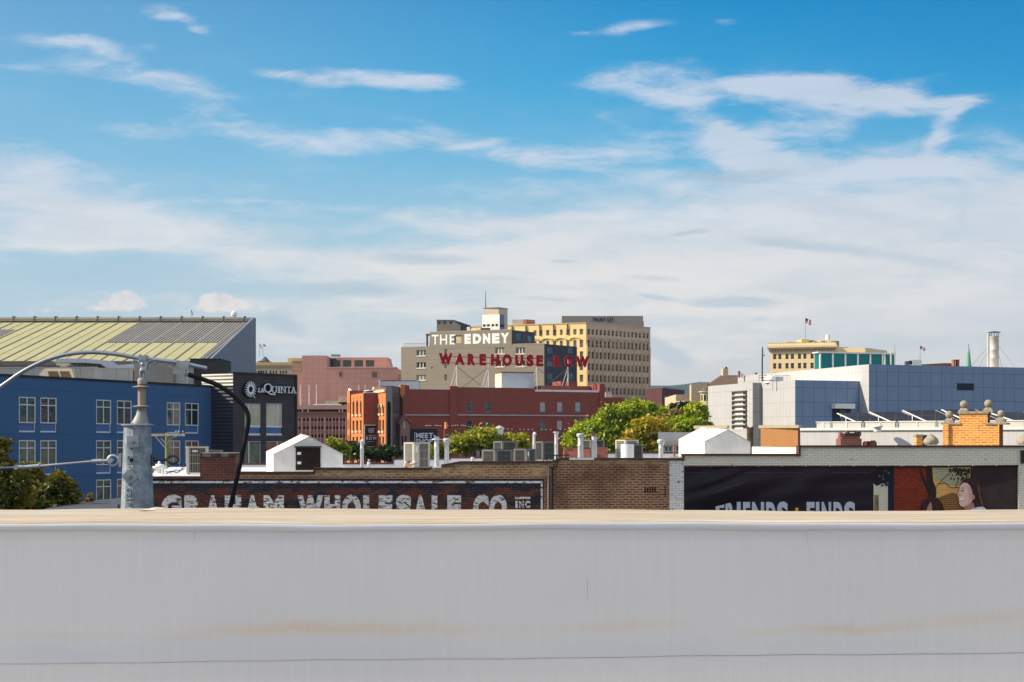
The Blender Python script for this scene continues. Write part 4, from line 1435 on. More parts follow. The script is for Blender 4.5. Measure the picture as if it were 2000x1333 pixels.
# ================================================================== PINK BLOCK, CREAM BLOCK, PARKING DECK
PINKM = panel('pink_panels', (.62, .335, .265), (.50, .26, .21), 2.0, 1.6, .07, rough=.8, spec=.2)
Yp = 470.0
pink = thing('pink_office_block', 'plain pink panelled block with a green glazed setback storey', 'office block', (X(680, Yp), Yp, 0))
zt1, zt2, zt3 = Z(694.8, Yp), Z(718.2, Yp), Z(730, Yp)
mb = MB()
mb.prism([(X(590, Yp), Yp), (X(638, Yp), Yp), (X(638, Yp), Yp + 24), (X(590, Yp), Yp + 24)], 0, zt1)
mb.wall((X(638, Yp), Yp + .02), (X(775, Yp), Yp + .02), 0, zt2, [], .3)
mb.quad((X(638, Yp), Yp + .02, zt2), (X(775, Yp), Yp + .02, zt2), (X(775, Yp), Yp + 30, zt2), (X(638, Yp), Yp + 30, zt2))
mb.quad((X(775, Yp), Yp + .02, 0), (X(775, Yp), Yp + 30, 0), (X(775, Yp), Yp + 30, zt2), (X(775, Yp), Yp + .02, zt2))
mb.prism([(X(546, Yp), Yp + .5), (X(589.9, Yp), Yp + .5), (X(589.9, Yp), Yp + 20), (X(546, Yp), Yp + 20)], 0, zt3)
mb.prism([(X(775.1, Yp), Yp + 6), (X(783, Yp), Yp + 6), (X(783, Yp), Yp + 20), (X(775.1, Yp), Yp + 20)], 0, Z(730, Yp))
mb.build('wall', PINKM, pink)
Ys = Yp + 9
sA, sB = (X(650, Ys), Ys), (X(758, Ys), Ys)
hs = [rect(sA, sB, a, b_, 704, 716.5) for a, b_ in ((656, 664.5), (670, 686), (692, 709), (714.5, 731))]
mb = MB().wall(sA, sB, zt2, Z(698.6, Ys), hs, .4)
mb.quad((*sB, zt2), (X(758, Ys), Ys + 14, zt2), (X(758, Ys), Ys + 14, Z(698.6, Ys)), (*sB, Z(698.6, Ys)))
mb.quad((*sA, Z(698.6, Ys)), (*sB, Z(698.6, Ys)), (X(758, Ys), Ys + 14, Z(698.6, Ys)), (X(650, Ys), Ys + 14, Z(698.6, Ys)))
mb.extrude([(X(758.2, Ys), Ys, zt2), (X(763.5, Ys), Ys, zt2), (X(758.2, Ys), Ys, Z(699.2, Ys))], (0, 12, 0))
mb.build('setback_wall', PINKM, pink)
GG = glass('green_glass', (.05, .085, .06), .06, 1.7, .05, .3)
for h in hs:
    window(pink, sA, sB, h, DARKMETAL, GG, 3, (), .12, .3, .12)
MB().box(X(638.2, Yp), X(650, Yp), Yp + 8.9, Yp + 9.2, zt2, Z(697.5, Yp)).build('glazed_bay', G_DARK, pink)
mb = MB()
mb.box(X(637.5, Yp), X(776, Yp), Yp - .3, Yp - .01, zt2 - .15, zt2 + .15)
mb.build('coping', pm('pale_coping', (.5, .42, .38), .7), pink)
for (a, b_, t0, bt) in ((662.5, 668, 727, 735.5), (727, 736, 727, 736.5)):
    MB().box(X(a, Yp), X(b_, Yp), Yp - .35, Yp + .015, Z(bt, Yp), Z(t0, Yp)).build('louvre', ribbed('grey_louvre_%d' % a, (.17, .14, .12), .6, False, .8), pink)
MB().box(X(590, Yp) + 9, X(590, Yp) + 12, Yp + 4, Yp + 6, zt1, zt1 + .6).build('roof_hatch', CONCRETE, pink)

Yc = 560.0
CREAM = pm('cream_stone', (.62, .50, .30), .8, .1, .2)
CREAM2 = pm('cream_cornice', (.60, .42, .18), .8, .08, .3)
GREYST = pm('grey_frieze', (.40, .41, .42), .8, .12, .5)
cb = thing('cream_classical_block', 'distant cream classical block with dentil cornice behind the hotel sign', 'building', (X(540, Yc), Yc, 0))
cA, cB = (X(470, Yc), Yc), (X(572, Yc), Yc)
hs = []
for g0 in (497.5, 507, 526.5, 546, ):
    for q in range(3):
        hs.append(rect(cA, cB, g0 + q * 5.6, g0 + q * 5.6 + 3.6, 724.5, 733))
mb = MB().wall(cA, cB, 0, Z(716, Yc), hs, .4)
mb.quad((*cB, 0), (X(572, Yc), Yc + 30, 0), (X(572, Yc), Yc + 30, Z(716, Yc)), (*cB, Z(716, Yc)))
mb.build('wall', CREAM, cb)
for h in hs:
    mb = MB()
    mb.obox(cA, (1, 0), h[0], h[1], -.4, -.35, h[2], h[3])
    mb.build('window', G_DARK, cb)
mb = MB()
mb.box(X(469, Yc), X(573, Yc), Yc - .8, Yc + 30, Z(716, Yc) + .002, Z(714.2, Yc))
mb.box(X(468, Yc), X(574, Yc), Yc - 1.6, Yc + 30.5, Z(714.2, Yc) + .002, Z(708.5, Yc))
mb.build('cornice', CREAM2, cb)
mb = MB()
for i in range(24):
    a = 472 + i * 4.2
    mb.box(X(a, Yc), X(a + 2, Yc), Yc - 1.3, Yc - .81, Z(717.3, Yc), Z(714.3, Yc))
mb.build('dentils', CREAM, cb)
MB().box(X(470, Yc), X(572, Yc), Yc - .25, Yc - .01, Z(722, Yc), Z(717.5, Yc)).build('frieze', GREYST, cb)
MB().box(X(556, Yc), X(592, Yc), Yc + 8, Yc + 20, Z(708, Yc), Z(697.5, Yc)).build('penthouse', CREAM2, cb)
mb = MB()
mb.prism([(X(499, Yc), Yc + 6), (X(519, Yc), Yc + 6), (X(519, Yc), Yc + 14), (X(499, Yc), Yc + 14)], Z(708.4, Yc), Z(703.5, Yc))
mb.lathe((X(509, Yc), Yc + 10), [(2.0, Z(703.4, Yc)), (1.2, Z(699, Yc)), (.3, Z(694, Yc))], 8)
mb.build('roof_turret', pm('turret_lead', (.10, .10, .11), .7), cb)
t_ = thing('pink_stair_block', 'small salmon banded block between the cream block and pink wall', 'building', (X(580, 520), 520, 0))
MB().box(X(570.5, 520), X(589.5, 520), 520, 535, 0, Z(706, 520)).build('wall', panel('salmon_bands', (.58, .34, .20), (.40, .22, .14), 40, 1.3, .12, rough=.8), t_)
MB().box(X(570, 520), X(590, 520), 519.6, 535.5, Z(706, 520) + .002, Z(704.8, 520)).build('roof', CREAM, t_)

Yg = 420.0
dg_ = thing('parking_deck', 'brick parking deck with rows of small dark square openings', 'parking garage', (X(620, Yg), Yg, 0))
gA, gB = (X(560, Yg), Yg), (X(692, Yg), Yg)
colsx = [(565, 574), (578, 587), (592, 603.2), (608.2, 618.6), (621.4, 631.7), (637, 647.5), (650.5, 660.5), (664.4, 674), (677, 686)]
rowsy = [(817.5, 823.5), (833.2, 839.6), (849, 855.6), (865, 871), (881, 887)]
hs = [rect(gA, gB, a, b_, t0, bt) for a, b_ in colsx for t0, bt in rowsy]
BRK = brick('red_brick_far', (.26, .10, .07), (.22, .085, .065), (.30, .16, .12), .6, .2, .03, .25, .05)
mb = MB().wall(gA, gB, 0, Z(807, Yg), hs, 1.2)
mb.build('wall', BRK, dg_)
PTRIM = pm('pink_trim', (.50, .27, .22), .8, .08, .3)
mb = MB()
for (a, b_) in [(575.5, 577), (588.5, 590.7), (604.5, 607), (619.2, 620.8), (633, 635.8), (648.2, 649.9), (661.5, 663.6), (674.6, 676.4)]:
    mb.box(X(a, Yg), X(b_, Yg), Yg - .35, Yg - .01, 0, Z(815, Yg))
for (a, b_) in colsx:
    c_ = (a + b_) / 2
    mb.box(X(c_ - .7, Yg), X(c_ + .7, Yg), Yg - .14, Yg - .012, 0, Z(815, Yg))
for (t0, bt) in rowsy:
    mb.box(X(560, Yg), X(692, Yg), Yg - .22, Yg - .011, Z(bt + 1.3, Yg), Z(bt + .1, Yg))
mb.build('pilasters', PTRIM, dg_)
MB().box(X(560, Yg), X(692, Yg), Yg + 1.25, Yg + 1.4, 0, Z(807, Yg)).build('dark_interior', BLACK, dg_)
mb = MB()
mb.box(X(560, Yg), X(692, Yg), Yg - .4, Yg + .2, Z(806.8, Yg), Z(804.6, Yg))
mb.build('rail_wall', BRK, dg_)
MB().box(X(560, Yg), X(692, Yg), Yg + 1.2, Yg + 1.5, Z(804.6, Yg), Z(800, Yg)).build('deck_gap', BLACK, dg_)
mb = MB()
for a in (590, 601, 662, 668):
    mb.box(X(a, Yg), X(a + 1.6, Yg), Yg - .3, Yg + .3, Z(804.6, Yg), Z(800, Yg))
mb.build('column', W_PAINT, dg_)
mb = MB()
mb.box(X(560, Yg), X(692, Yg), Yg - .5, Yg + 40, Z(799.9, Yg), Z(791.5, Yg))
mb.build('roof_deck_slab', PTRIM, dg_)
mb = MB()
mb.box(X(604, Yg), X(660, Yg), Yg + 8, Yg + 20, Z(791.4, Yg), Z(788.2, Yg))
mb.build('white_membrane_patch', W_MEMBRANE, dg_)
t_ = thing('rooftop_cooler', 'large tan cooling unit on dark legs above the parking deck', 'cooling unit', (X(670, Yg), Yg + 12, Z(791, Yg)))
MB().box(X(653.5, Yg), X(680, Yg), Yg + 9, Yg + 14, Z(784, Yg), Z(772.5, Yg)).build('casing', pm('tan_casing', (.42, .35, .22), .6, .12, .6), t_)
mb = MB()
for a in (654, 661, 669, 677):
    mb.box(X(a, Yg), X(a + 1.4, Yg), Yg + 9.1, Yg + 13.8, Z(791, Yg), Z(784.1, Yg))
mb.box(X(654, Yg), X(679, Yg), Yg + 10, Yg + 13.8, Z(788, Yg), Z(784.2, Yg))
mb.build('leg_frame', DARKMETAL, t_)
t_ = thing('rooftop_cooler', 'low long olive unit left of the tall tan cooling unit', 'cooling unit', (X(635, Yg), Yg + 15, Z(791, Yg)))
MB().box(X(622.5, Yg), X(652, Yg), Yg + 14, Yg + 18, Z(790, Yg), Z(780.5, Yg)).build('casing', pm('olive_casing', (.28, .25, .17), .6, .15, .6), t_)
for i, px in enumerate((581.5, 599, 613.5, 697.5, 710)):
    t_ = thing('light_mast', ['thin white light mast nearest the hotel sign on the parking deck', 'second thin white mast from the hotel sign on the parking deck', 'third thin white mast, left of the olive unit', 'fourth thin white mast, behind the orange brick wing', 'last thin white mast, right of the other four'][i], 'light mast', (X(px, Yg), Yg + 5, Z(791, Yg)), 'light masts on the parking deck')
    MB().tube([(X(px, Yg), Yg + 5, Z(791, Yg)), (X(px, Yg), Yg + 5, Z(752, Yg))], .10, 6).build('mast', W_PAINT, t_)
    MB().box(X(px, Yg) - .22, X(px, Yg) + .22, Yg + 4.8, Yg + 5.2, Z(752, Yg), Z(751, Yg)).build('head', W_PAINT, t_)

# ================================================================== BRICK WAREHOUSE WITH ROOF LETTERS
BRK_SH = brick('shaded_red_brick', (.25, .050, .036), (.185, .040, .032), (.22, .085, .06), .62, .21, .03, .45, .12, rough=.85)  # brick of the shaded faces, shade put into the colour
BRK_OR = brick('sunlit_brick', (.47, .165, .048), (.41, .135, .04), (.45, .20, .08), .62, .21, .03, .25, .2, rough=.85)  # same building's sunlit faces, sun warmth put into the colour
STONE = pm('tan_stone', (.52, .42, .30), .8, .1, .4)
GSTONE = pm('grey_stone', (.20, .19, .18), .8, .15, .3)
WH_COP = pm('white_flashing', (.66, .65, .63), .6, .08, .5)
wh = thing('brick_warehouse', 'dark red brick warehouse with orange sunlit wings and double hung windows', 'warehouse', (X(980, 285), 285, 0))
Y0 = 283.0
Wl = Vector((X(786.5, Y0), Y0))


def on_main(px):
    return hit(Wl, E1, px)


We = Wl + E1 * on_main(1045)
Wr = Wl + E1 * on_main(1170)
Wr2 = Wl + E1 * on_main(1180.5)
Wr3 = Wl + E1 * on_main(1222)


def topz(px, py):
    p = Wl + E1 * on_main(px)
    return Z(py, p.y)


z_a, z_b, z_c, z_d = topz(840, 761), topz(960, 757.5), topz(1100, 766), topz(1200, 776.5)
ua, ub = on_main(878), on_main(893)
h1 = [rect(Wl, Wr, c - 5.6, c + 5.6, 785.5, 804.5) for c in (917.5, 953, 1060, 1093.5, 1128.8)]
h2 = [rect(Wl, Wr, c - 5.4, c + 5.4, 821.5, 839.5) for c in (917, 953, 1060, 1093, 1128)]
h3 = [rect(Wl, Wr, c - 5.4, c + 5.4, 857, 875) for c in (917, 953, 1060, 1093, 1128)]
H = h1 + h2 + h3
pa, pb = Wl + E1 * ua, Wl + E1 * ub
mb = MB()
seg = lambda u0, u1, zt: mb.wall(Wl + E1 * u0, Wl + E1 * u1, 0, zt, [(h[0] - u0, h[1] - u0, h[2], h[3]) for h in H if h[0] >= u0 and h[1] <= u1], .25)
ue, ur = on_main(1045), on_main(1170)
seg(0, ua, z_a)
seg(ub, ue, z_b)
seg(ue, ur, z_c)
# pilaster
nE = Vector((E1.y, -E1.x))
mb.obox(Wl, E1, ua + .001, ub - .001, -1, .35, 0, topz(885, 754.5))
# right corner tower and lower wing
mb.obox(Wl, E1, ur + .002, on_main(1180.5), -6, .3, 0, topz(1175, 750.5))
mb.obox(Wl, E1, on_main(1180.5) + .002, on_main(1222), -12, -.25, 0, z_d)
# roof deck, back and returns
Lm = ur
b0 = Wl - nE * 26
b1 = Wl + E1 * ur - nE * 26
mb.quad((*b1, 0), (*b0, 0), (*b0, z_c), (*b1, z_c))
for (u0, u1, zz) in ((0, ua, z_a - .5), (ua, ue, z_b - .7), (ue, ur, z_c - .5)):
    q = [Wl + E1 * u0, Wl + E1 * u1, Wl + E1 * u1 - nE * 26, Wl + E1 * u0 - nE * 26]
    mb.quad(*[(*p_, zz) for p_ in q], 1)
mb.quad((*(Wl + E1 * ue), z_c - 1), (*(Wl + E1 * ue - nE * 26), z_c - 1), (*(Wl + E1 * ue - nE * 26), z_b), (*(Wl + E1 * ue), z_b))
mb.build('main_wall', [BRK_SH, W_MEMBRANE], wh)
mb = MB()
mb.obox(Wl, E1, on_main(800), ua - .05, -.5, .05, z_a + .002, z_a + .14)
mb.obox(Wl, E1, ub + .05, ue - .02, -.5, .03, z_b + .002, z_b + .05)
mb.obox(Wl, E1, ue + .02, ur - .1, -.5, .06, z_c + .002, z_c + .42)
mb.build('roof_flashing', WH_COP, wh)
mb = MB()
for (a, b_) in ((790, 877.5), (893.5, 1150)):
    u0, u1 = on_main(a), on_main(b_)
    zz = topz((a + b_) / 2, 811.5) if a < 800 else topz(1000, 812)
    mb.obox(Wl, E1, u0, u1, .002, .22, zz - .08, zz + .16)
mb.build('ledge', pm('lilac_ledge', (.36, .35, .40), .7, .2, .6), wh)
FR_G = pm('green_grey_frame', (.14, .17, .17), .6, .1)
PALEW = glass('pale_blind_glass', (.30, .36, .38), .08, 1.5, .1, .4, blotch=(.40, .40, .40))
DKW = glass('warehouse_glass', (.05, .075, .08), .06, 1.6, .2, .5, blotch=(.10, .15, .16))
for i, h in enumerate(H):
    gm = [DKW, DKW, PALEW, PALEW, PALEW, G_DARK, DKW, DKW, PALEW, PALEW][i % 10]
    window(wh, Wl, Wr, h, FR_G, gm, 1, (.5,), .10, .16, .08, sill=.14)
# blocks on the roof behind the flashing
mb = MB()
zc0 = z_c + .1
mb.obox(Wl, E1, on_main(1072), on_main(1168), -9, -4, z_c - .5, topz(1100, 752.5))
mb.obox(Wl, E1, on_main(1127), on_main(1160), -14, -9.1, z_c - .5, topz(1140, 741.5))
mb.build('roof_block', BRK_SH, wh)

# wings on the left : sunlit left faces
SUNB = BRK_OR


def wing(pc, pl_, Yc_, ytop, rows, ncol, zt_extra=0, cols_px=None, arch=True, name='wing', white_lintels=False):
    C = Vector((X(pc, Yc_), Yc_))
    tl_ = hit(C, E2, pl_)
    Lf = C + E2 * tl_
    zt = Z(ytop, Yc_)
    hs_ = []
    for (t0, bt) in rows:
        for (a, b_) in cols_px:
            u0, _ = uz(Lf, C, a, t0)
            u1, _ = uz(Lf, C, b_, t0)
            Ym = Yc_
            hs_.append((u0, u1, Z(bt, Ym), Z(t0, Ym)))
    return C, Lf, zt, hs_


rowsA = [(788.5, 808.5), (821, 841), (853.5, 873)]
# wing A
C, Lf, zt, hs_ = wing(709.8, 685.5, 283.5, 768, rowsA, 3, cols_px=[(688.6, 692), (695.7, 699.3), (703.2, 706.2)])
mb = MB()
mb.wall(Lf, C, 0, zt, hs_, .5, 0)
Cr = C + E1 * 14
Lb = Lf + E1 * 14
mb.wall(C, Cr, 0, zt, [], .3, 1)
mb.quad((*Cr, 0), (*Lb, 0), (*Lb, zt), (*Cr, zt), 1)
mb.quad((*Lb, 0), (*Lf, 0), (*Lf, zt), (*Lb, zt), 1)
mb.quad((*Lf, zt - .4), (*C, zt - .4), (*Cr, zt - .4), (*Lb, zt - .4), 2)
# narrow bay further left, taller
L2 = Lf + E2 * (hit(Lf, E2, 680.2))
zt2_ = Z(759, 283.5)
hb = []
for (t0, bt) in [(784, 805), (818, 838), (850, 870)]:
    for (a, b_) in ((681.3, 682.3), (683.3, 684.5)):
        u0, _ = uz(L2, Lf, a, t0)
        u1, _ = uz(L2, Lf, b_, t0)
        hb.append((u0, u1, Z(bt, 283.5), Z(t0, 283.5)))
o_ = Vector((-.9415, -.337)) * .25
mb.wall(L2 + o_, Lf + o_, 0, zt2_, hb, .4, 0)
mb.quad((*(Lf + o_), 0), (*Lf, 0), (*Lf, zt2_), (*(Lf + o_), zt2_), 1)
q = [L2 + o_, Lf + o_, Lf + E1 * 3, L2 + E1 * 3]
mb.quad(*[(*p_, zt2_) for p_ in q], 2)
mb.quad((*(Lf + o_), zt2_), (*(Lf + o_), zt), (*(Lf + E1 * 3), zt), (*(Lf + E1 * 3), zt2_), 1)
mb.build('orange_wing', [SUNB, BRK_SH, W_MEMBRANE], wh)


def wing_windows(Lf, C, hs_, lint=True):
    nE2 = Vector(((C - Lf).normalized().y, -(C - Lf).normalized().x))
    dd = (C - Lf).normalized()
    for (u0, u1, z0, z1) in hs_:
        f = window(wh, Lf, C, (u0, u1, z0, z1), MATS['sash_dark'], G_DARK, 1, (.5,), .12, .34, .1)
        m2 = MB()
        m2.obox(Lf, dd, u0 - .12, u1 + .12, .003, .24, z0 - .42, z0 - .01)
        m2.build('sill', STONE, f)


pm('sash_dark', (.05, .06, .055), .6)
wing_windows(Lf, C, hs_)
m2 = MB()
dd = (C - Lf).normalized()
for (u0, u1, z0, z1) in hs_[:3]:            # round heads of the top storey
    NN = 10
    pts = []
    for q in range(NN + 1):
        a = math.pi * q / NN
        uc, rr = (u0 + u1) / 2, (u1 - u0) / 2
        p_ = Lf + dd * (uc + rr * math.cos(a)) + Vector((dd.y, -dd.x)) * .012
        pts.append((p_.x, p_.y, z1 - .01 + rr * 1.0 * math.sin(a)))
    m2.extrude(pts, (-.005 * dd.y, .005 * dd.x, 0))
    p_ = Lf + dd * ((u0 + u1) / 2)
    m2.obox(Lf, dd, (u0 + u1) / 2 - .14, (u0 + u1) / 2 + .14, .001, .02, z1 + 1.0, z1 + 1.5)
m2.build('round_heads', BLACK, wh)
# things on wing A's roof
m2 = MB()
m2.obox(C, E1, 2.2, 3.8, -7, -3, zt - .3, Z(762.2, 283.5))
m2.build('skylight', DARKMETAL, wh)
m2 = MB()
m2.obox(C, E1, 1.8, 4.2, -7.2, -2.8, Z(762.2, 283.5) + .01, Z(761, 283.5))
m2.obox(C, E1, .2, 13.5, -.6, .06, zt + .004, zt + .16)
m2.build('skylight_frame', WH_COP, wh)
m2 = MB()
m2.extrude([(*(L2 + o_ * .2), zt2_ + .01), (*(Lf + E1 * .2), zt2_ + .01), (*(Lf + E1 * 1.2), zt + .1), (*(L2 + E1 * .1), zt2_ + .5)], (.15, .1, 0))
m2.build('white_flashing_patch', WH_COP, wh)
# banner on wing A's shaded face
sg = thing('wall_banner', 'tall black banner with white lettering on the shaded face of the first orange wing', 'banner', (C.x + 1, C.y, 0))
r = rect(C, Cr, 712.3, 734, 831.5, 893)
m2 = MB().obox(C, E1, r[0], r[1], .06, .14, r[2], r[3])
m2.build('cloth', pm('black_cloth', (.012, .012, .016), .7), sg)
m2 = MB()
m2.obox(C, E1, r[0] - .12, r[0] - .002, .05, .18, r[2], r[3])
m2.obox(C, E1, r[0] - .12, r[1], .05, .18, r[3] + .002, r[3] + .14)
m2.build('banner_frame', FRAME, sg)
m2 = MB()
rr = rect(C, Cr, 718.5, 731.5, 837, 846)
word(m2, 'VISIT', C, E1, rr[0], rr[1], rr[2], rr[3], .141, .16, .0)
rr = rect(C, Cr, 714.5, 733, 850, 852)
word(m2, 'WAREHOUSE', C, E1, rr[0], rr[1], rr[2], rr[3], .141, .16, .0)
rr = rect(C, Cr, 715, 735, 853.5, 859.5)
word(m2, 'ROW', C, E1, rr[0], rr[1], rr[2], rr[3], .141, .16, .02, .25)
for yy in (863, 872.5, 875.5):
    rr = rect(C, Cr, 716, 730, yy, yy + .5)
    m2.obox(C, E1, rr[0], rr[1], .141, .16, rr[2], rr[3])
m2.build('lettering', FRAME, sg)

# wing B with stone corner and tall arch
C, Lf, zt, hs_ = wing(753.4, 731.0, 278.5, 758.5, [(790, 807), (820, 841.5), (853, 874)], 3, cols_px=[(734, 737.3), (740.5, 743.8), (746.8, 750)])
B2 = Vector((X(766, 278.7), 278.7))
B3 = Vector((X(782, 283.8), 283.8))
mb = MB()
mb.wall(Lf, C, 0, zt, hs_, .5, 0)
L4 = Lf + E1 * 12
mb.quad((*L4, 0), (*Lf, 0), (*Lf, zt), (*L4, zt), 1)
mb.quad((*Lf, zt - .4), (*C, zt - .4), (*B2, zt - .4), (*B3, zt - .4), 2)
mb.quad((*Lf, zt - .4), (*B3, zt - .4), (*(B3 + E1 * 4), zt - .4), (*L4, zt - .4), 2)
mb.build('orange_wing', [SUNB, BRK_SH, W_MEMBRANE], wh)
wing_windows(Lf, C, hs_)
m2 = MB()
dd = (C - Lf).normalized()
us_ = sorted({h[0] for h in hs_} | {h[1] for h in hs_})
edges = [us_[0] - .9] + us_ + [us_[-1] + .75]
for i in range(0, len(edges), 2):
    m2.obox(Lf, dd, max(.02, edges[i] + .12), min((C - Lf).length, edges[i + 1] - .12), .003, .12, Z(795, 278.5), Z(788.5, 278.5))
m2.build('stone_lintels', STONE, wh)
m2 = MB()
m2.obox(Lf, dd, .3, (C - Lf).length - .1, .003, .25, zt - .75, zt - .25)
m2.obox(Lf, dd, -.3, .9, -.8, .3, zt + .01, zt + .55)
m2.build('stone_cap', STONE, wh)
# stone corner with arch
m2 = MB()
dd = (B2 - C).normalized()
Lc = (B2 - C).length
zt_s = Z(756, 278.5)
ar = rect(C, B2, 756.2, 763.4, 790, 900)
m2.wall(C, B2, 0, zt_s, [(ar[0], ar[1], 0, ar[3])], .9, 0)
NN = 10
pts = []
for q in range(NN + 1):
    a = math.pi * q / NN
    uc, rr = (ar[0] + ar[1]) / 2, (ar[1] - ar[0]) / 2
    p_ = C + dd * (uc + rr * math.cos(a)) + Vector((dd.y, -dd.x)) * .01
    pts.append((p_.x, p_.y, ar[3] - .01 + rr * 1.7 * math.sin(a)))
m2.extrude(pts, (-.005 * dd.y, .005 * dd.x, 0), 1)
p0, p1 = C + dd * (ar[0] - .02), C + dd * (ar[1] + .02)
n_ = Vector((dd.y, -dd.x))
m2.quad((*(p0 - n_ * .85), 0), (*(p1 - n_ * .85), 0), (*(p1 - n_ * .85), ar[3] + .1), (*(p0 - n_ * .85), ar[3] + .1), 1)
m2.quad((*C, zt_s), (*B2, zt_s), (*(B2 - n_ * 3), zt_s), (*(C - n_ * 3), zt_s), 2)
m2.quad((*(C - n_ * 3), zt - .4), (*C, zt - .4), (*C, zt_s), (*(C - n_ * 3), zt_s), 0)
m2.build('stone_corner', [GSTONE, BLACK, STONE], wh)
# shaded entrance bay with three window strips
dd = (B3 - B2).normalized()
L3 = (B3 - B2).length
hs3 = []
rows3 = [(781, 803.5), (817, 841), (853, 876)]
for (t0, bt) in rows3:
    for (a, b_) in ((768.3, 771.4), (773, 776), (777.4, 780.2)):
        u0, _ = uz(B2, B3, a, t0)
        u1, _ = uz(B2, B3, b_, t0)
        hs3.append((u0, u1, Z(bt, 281), Z(t0, 281)))
m2 = MB().wall(B2, B3, 0, Z(755, 281), hs3, .5, 0)
n_ = Vector((dd.y, -dd.x))
m2.quad((*B2, Z(755, 281)), (*B3, Z(755, 281)), (*(B3 - n_ * 3), Z(755, 281)), (*(B2 - n_ * 3), Z(755, 281)), 0)
m2.build('entrance_bay', [pm('purple_brick', (.15, .10, .10), .85, .15, .4)], wh)
for (u0, u1, z0, z1) in hs3:
    window(wh, B2, B3, (u0, u1, z0, z1), MATS['sash_dark'], G_BLUE, 1, (.5,), .1, .3, .1, sill=.3)
m2 = MB()
m2.obox(B2, dd, .2, L3 - .1, .004, .25, Z(775, 281), Z(773.6, 281))
m2.obox(B2, dd, .2, L3 - .1, .004, .18, Z(770, 281), Z(769.2, 281))
m2.build('stone_band', GSTONE, wh)
# orange buttress at the corner of the main wall
m2 = MB()
m2.obox(Wl, E1, -.55, .42, -.6, .3, Z(772, 283), Z(752, 283))
m2.extrude([(*(Wl + E1 * -.5 + nE * .29), Z(772, 283)), (*(Wl + E1 * .1 + nE * .29), Z(772, 283)), (*(Wl + E1 * -.1 + nE * .29), Z(779, 283))], (-nE.x * .5, -nE.y * .5, 0))
m2.build('corner_buttress', SUNB, wh)
m2 = MB()
m2.obox(Wl, E1, .43, on_main(799), -2, .12, z_a + .005, Z(753.2, 284))
m2.build('parapet_block', BRK_SH, wh)
# gabled porch
zg = Z(826, 281)
pA = Vector((X(782, 280), 280.0))
pB = pA + E1 * hit(pA, E1, 800.5)
dd = (pB - pA).normalized()
Lp = (pB - pA).length
n_ = Vector((dd.y, -dd.x))
m2 = MB()
um = rect(pA, pB, 789, 790, 800, 801)[0]
pt = lambda u, z, o=0: (*(pA + dd * u + n_ * o), z)
m2.extrude([pt(0, 0), pt(Lp, 0), pt(Lp, Z(828, 280)), pt(um, Z(816, 280)), pt(0, Z(828, 280))], (-n_.x * 2.6, -n_.y * 2.6, 0))
porch = m2.build('porch', pm('mauve_stone', (.20, .13, .12), .85, .1, .5), wh)
m2 = MB()
for (ua_, za_, ub_, zb_) in ((-.35, Z(830, 280), um, Z(815, 280)), (um, Z(815, 280), Lp + .4, Z(828.5, 280))):
    m2.extrude([pt(ua_, za_, .3), pt(ub_, zb_, .3), pt(ub_, zb_ + .45, .3), pt(ua_, za_ + .45, .3)], (-n_.x * 3, -n_.y * 3, 0))
m2.build('porch_roof', pm('red_roof_edge', (.22, .06, .055), .6), porch)
m2 = MB()
for (a, b_, t0, bt, mi) in ((788.5, 791, 825, 838, 0), (784, 787.5, 852, 870, 1), (790.5, 794, 852, 870, 1)):
    rr = rect(pA, pB, a, b_, t0, bt)
    m2.obox(pA, dd, rr[0], rr[1], .004, .03, rr[2], rr[3], mi)
m2.build('porch_window', [GREYST, G_DARK], porch)
# wall sign with cut off slogan
sg = thing('wall_sign', 'navy wall sign with large white capitals on the dark brick wall', 'sign', (X(826, 283), 283, 0))
Ws = Wl
r = rect(Wl, Wr, 801.5, 853.3, 838, 871)
m2 = MB().obox(Wl, E1, r[0], r[1], .03, .22, r[2], r[3])
m2.build('board', pm('navy_board', (.010, .020, .036), .5), sg)
m2 = MB()
for txt, a, b_, t0, bt in (('MEET', 811.8, 845.2, 846, 856), ('SHOP', 811.5, 844.5, 857.6, 867.8)):
    rr = rect(Wl, Wr, a, b_, t0, bt)
    word(m2, txt, Wl, E1, rr[0], rr[1], rr[2], rr[3], .221, .26, .035, .10)
for (a, b_, t0, bt) in ((808.8, 809.7, 844.8, 869), (809.75, 811, 844.8, 845.6)):
    rr = rect(Wl, Wr, a, b_, t0, bt)
    m2.obox(Wl, E1, rr[0], rr[1], .221, .26, rr[2], rr[3])
m2.build('lettering', pm('sign_pale', (.62, .68, .74), .5, .04), sg)
# low wall in front of the warehouse and a strip of festoon lamps
lw = thing('low_brick_wall', 'low dark brick yard wall below the warehouse windows', 'wall', (X(950, 268), 268, 0))
q0 = Vector((X(800, 262), 262.0))
m2 = MB()
u0, u1 = hit(q0, E1, 838), hit(q0, E1, 1260)
m2.obox(q0, E1, hit(q0, E1, 868), hit(q0, E1, 886), -.4, 0, 0, Z(838, 265))
m2.obox(q0, E1, hit(q0, E1, 886) + .01, u1, -.4, 0, 0, Z(843, 272))
m2.build('wall', BRK_SH, lw)
m2 = MB().obox(q0, E1, hit(q0, E1, 871), hit(q0, E1, 874.5), -1, .1, Z(838, 265) + .01, Z(825, 265))
m2.build('pier', BRK_OR, lw)
fl = thing('festoon_lights', 'string of tiny white lamps sagging across the brick warehouse wall', 'string lights', (X(980, 262), 262, Z(835, 262)))
pts = []
yy = {0: 832, 1: 841}
ctrl = [(832, 831), (850, 830.6), (868, 831.4), (886, 830.8), (905, 830.5), (925, 835), (960, 837), (1000, 838), (1040, 838.5), (1085, 838.6), (1130, 838.4), (1165, 839)]
sp_ = spline(ctrl, 5)
Yf = 258.0
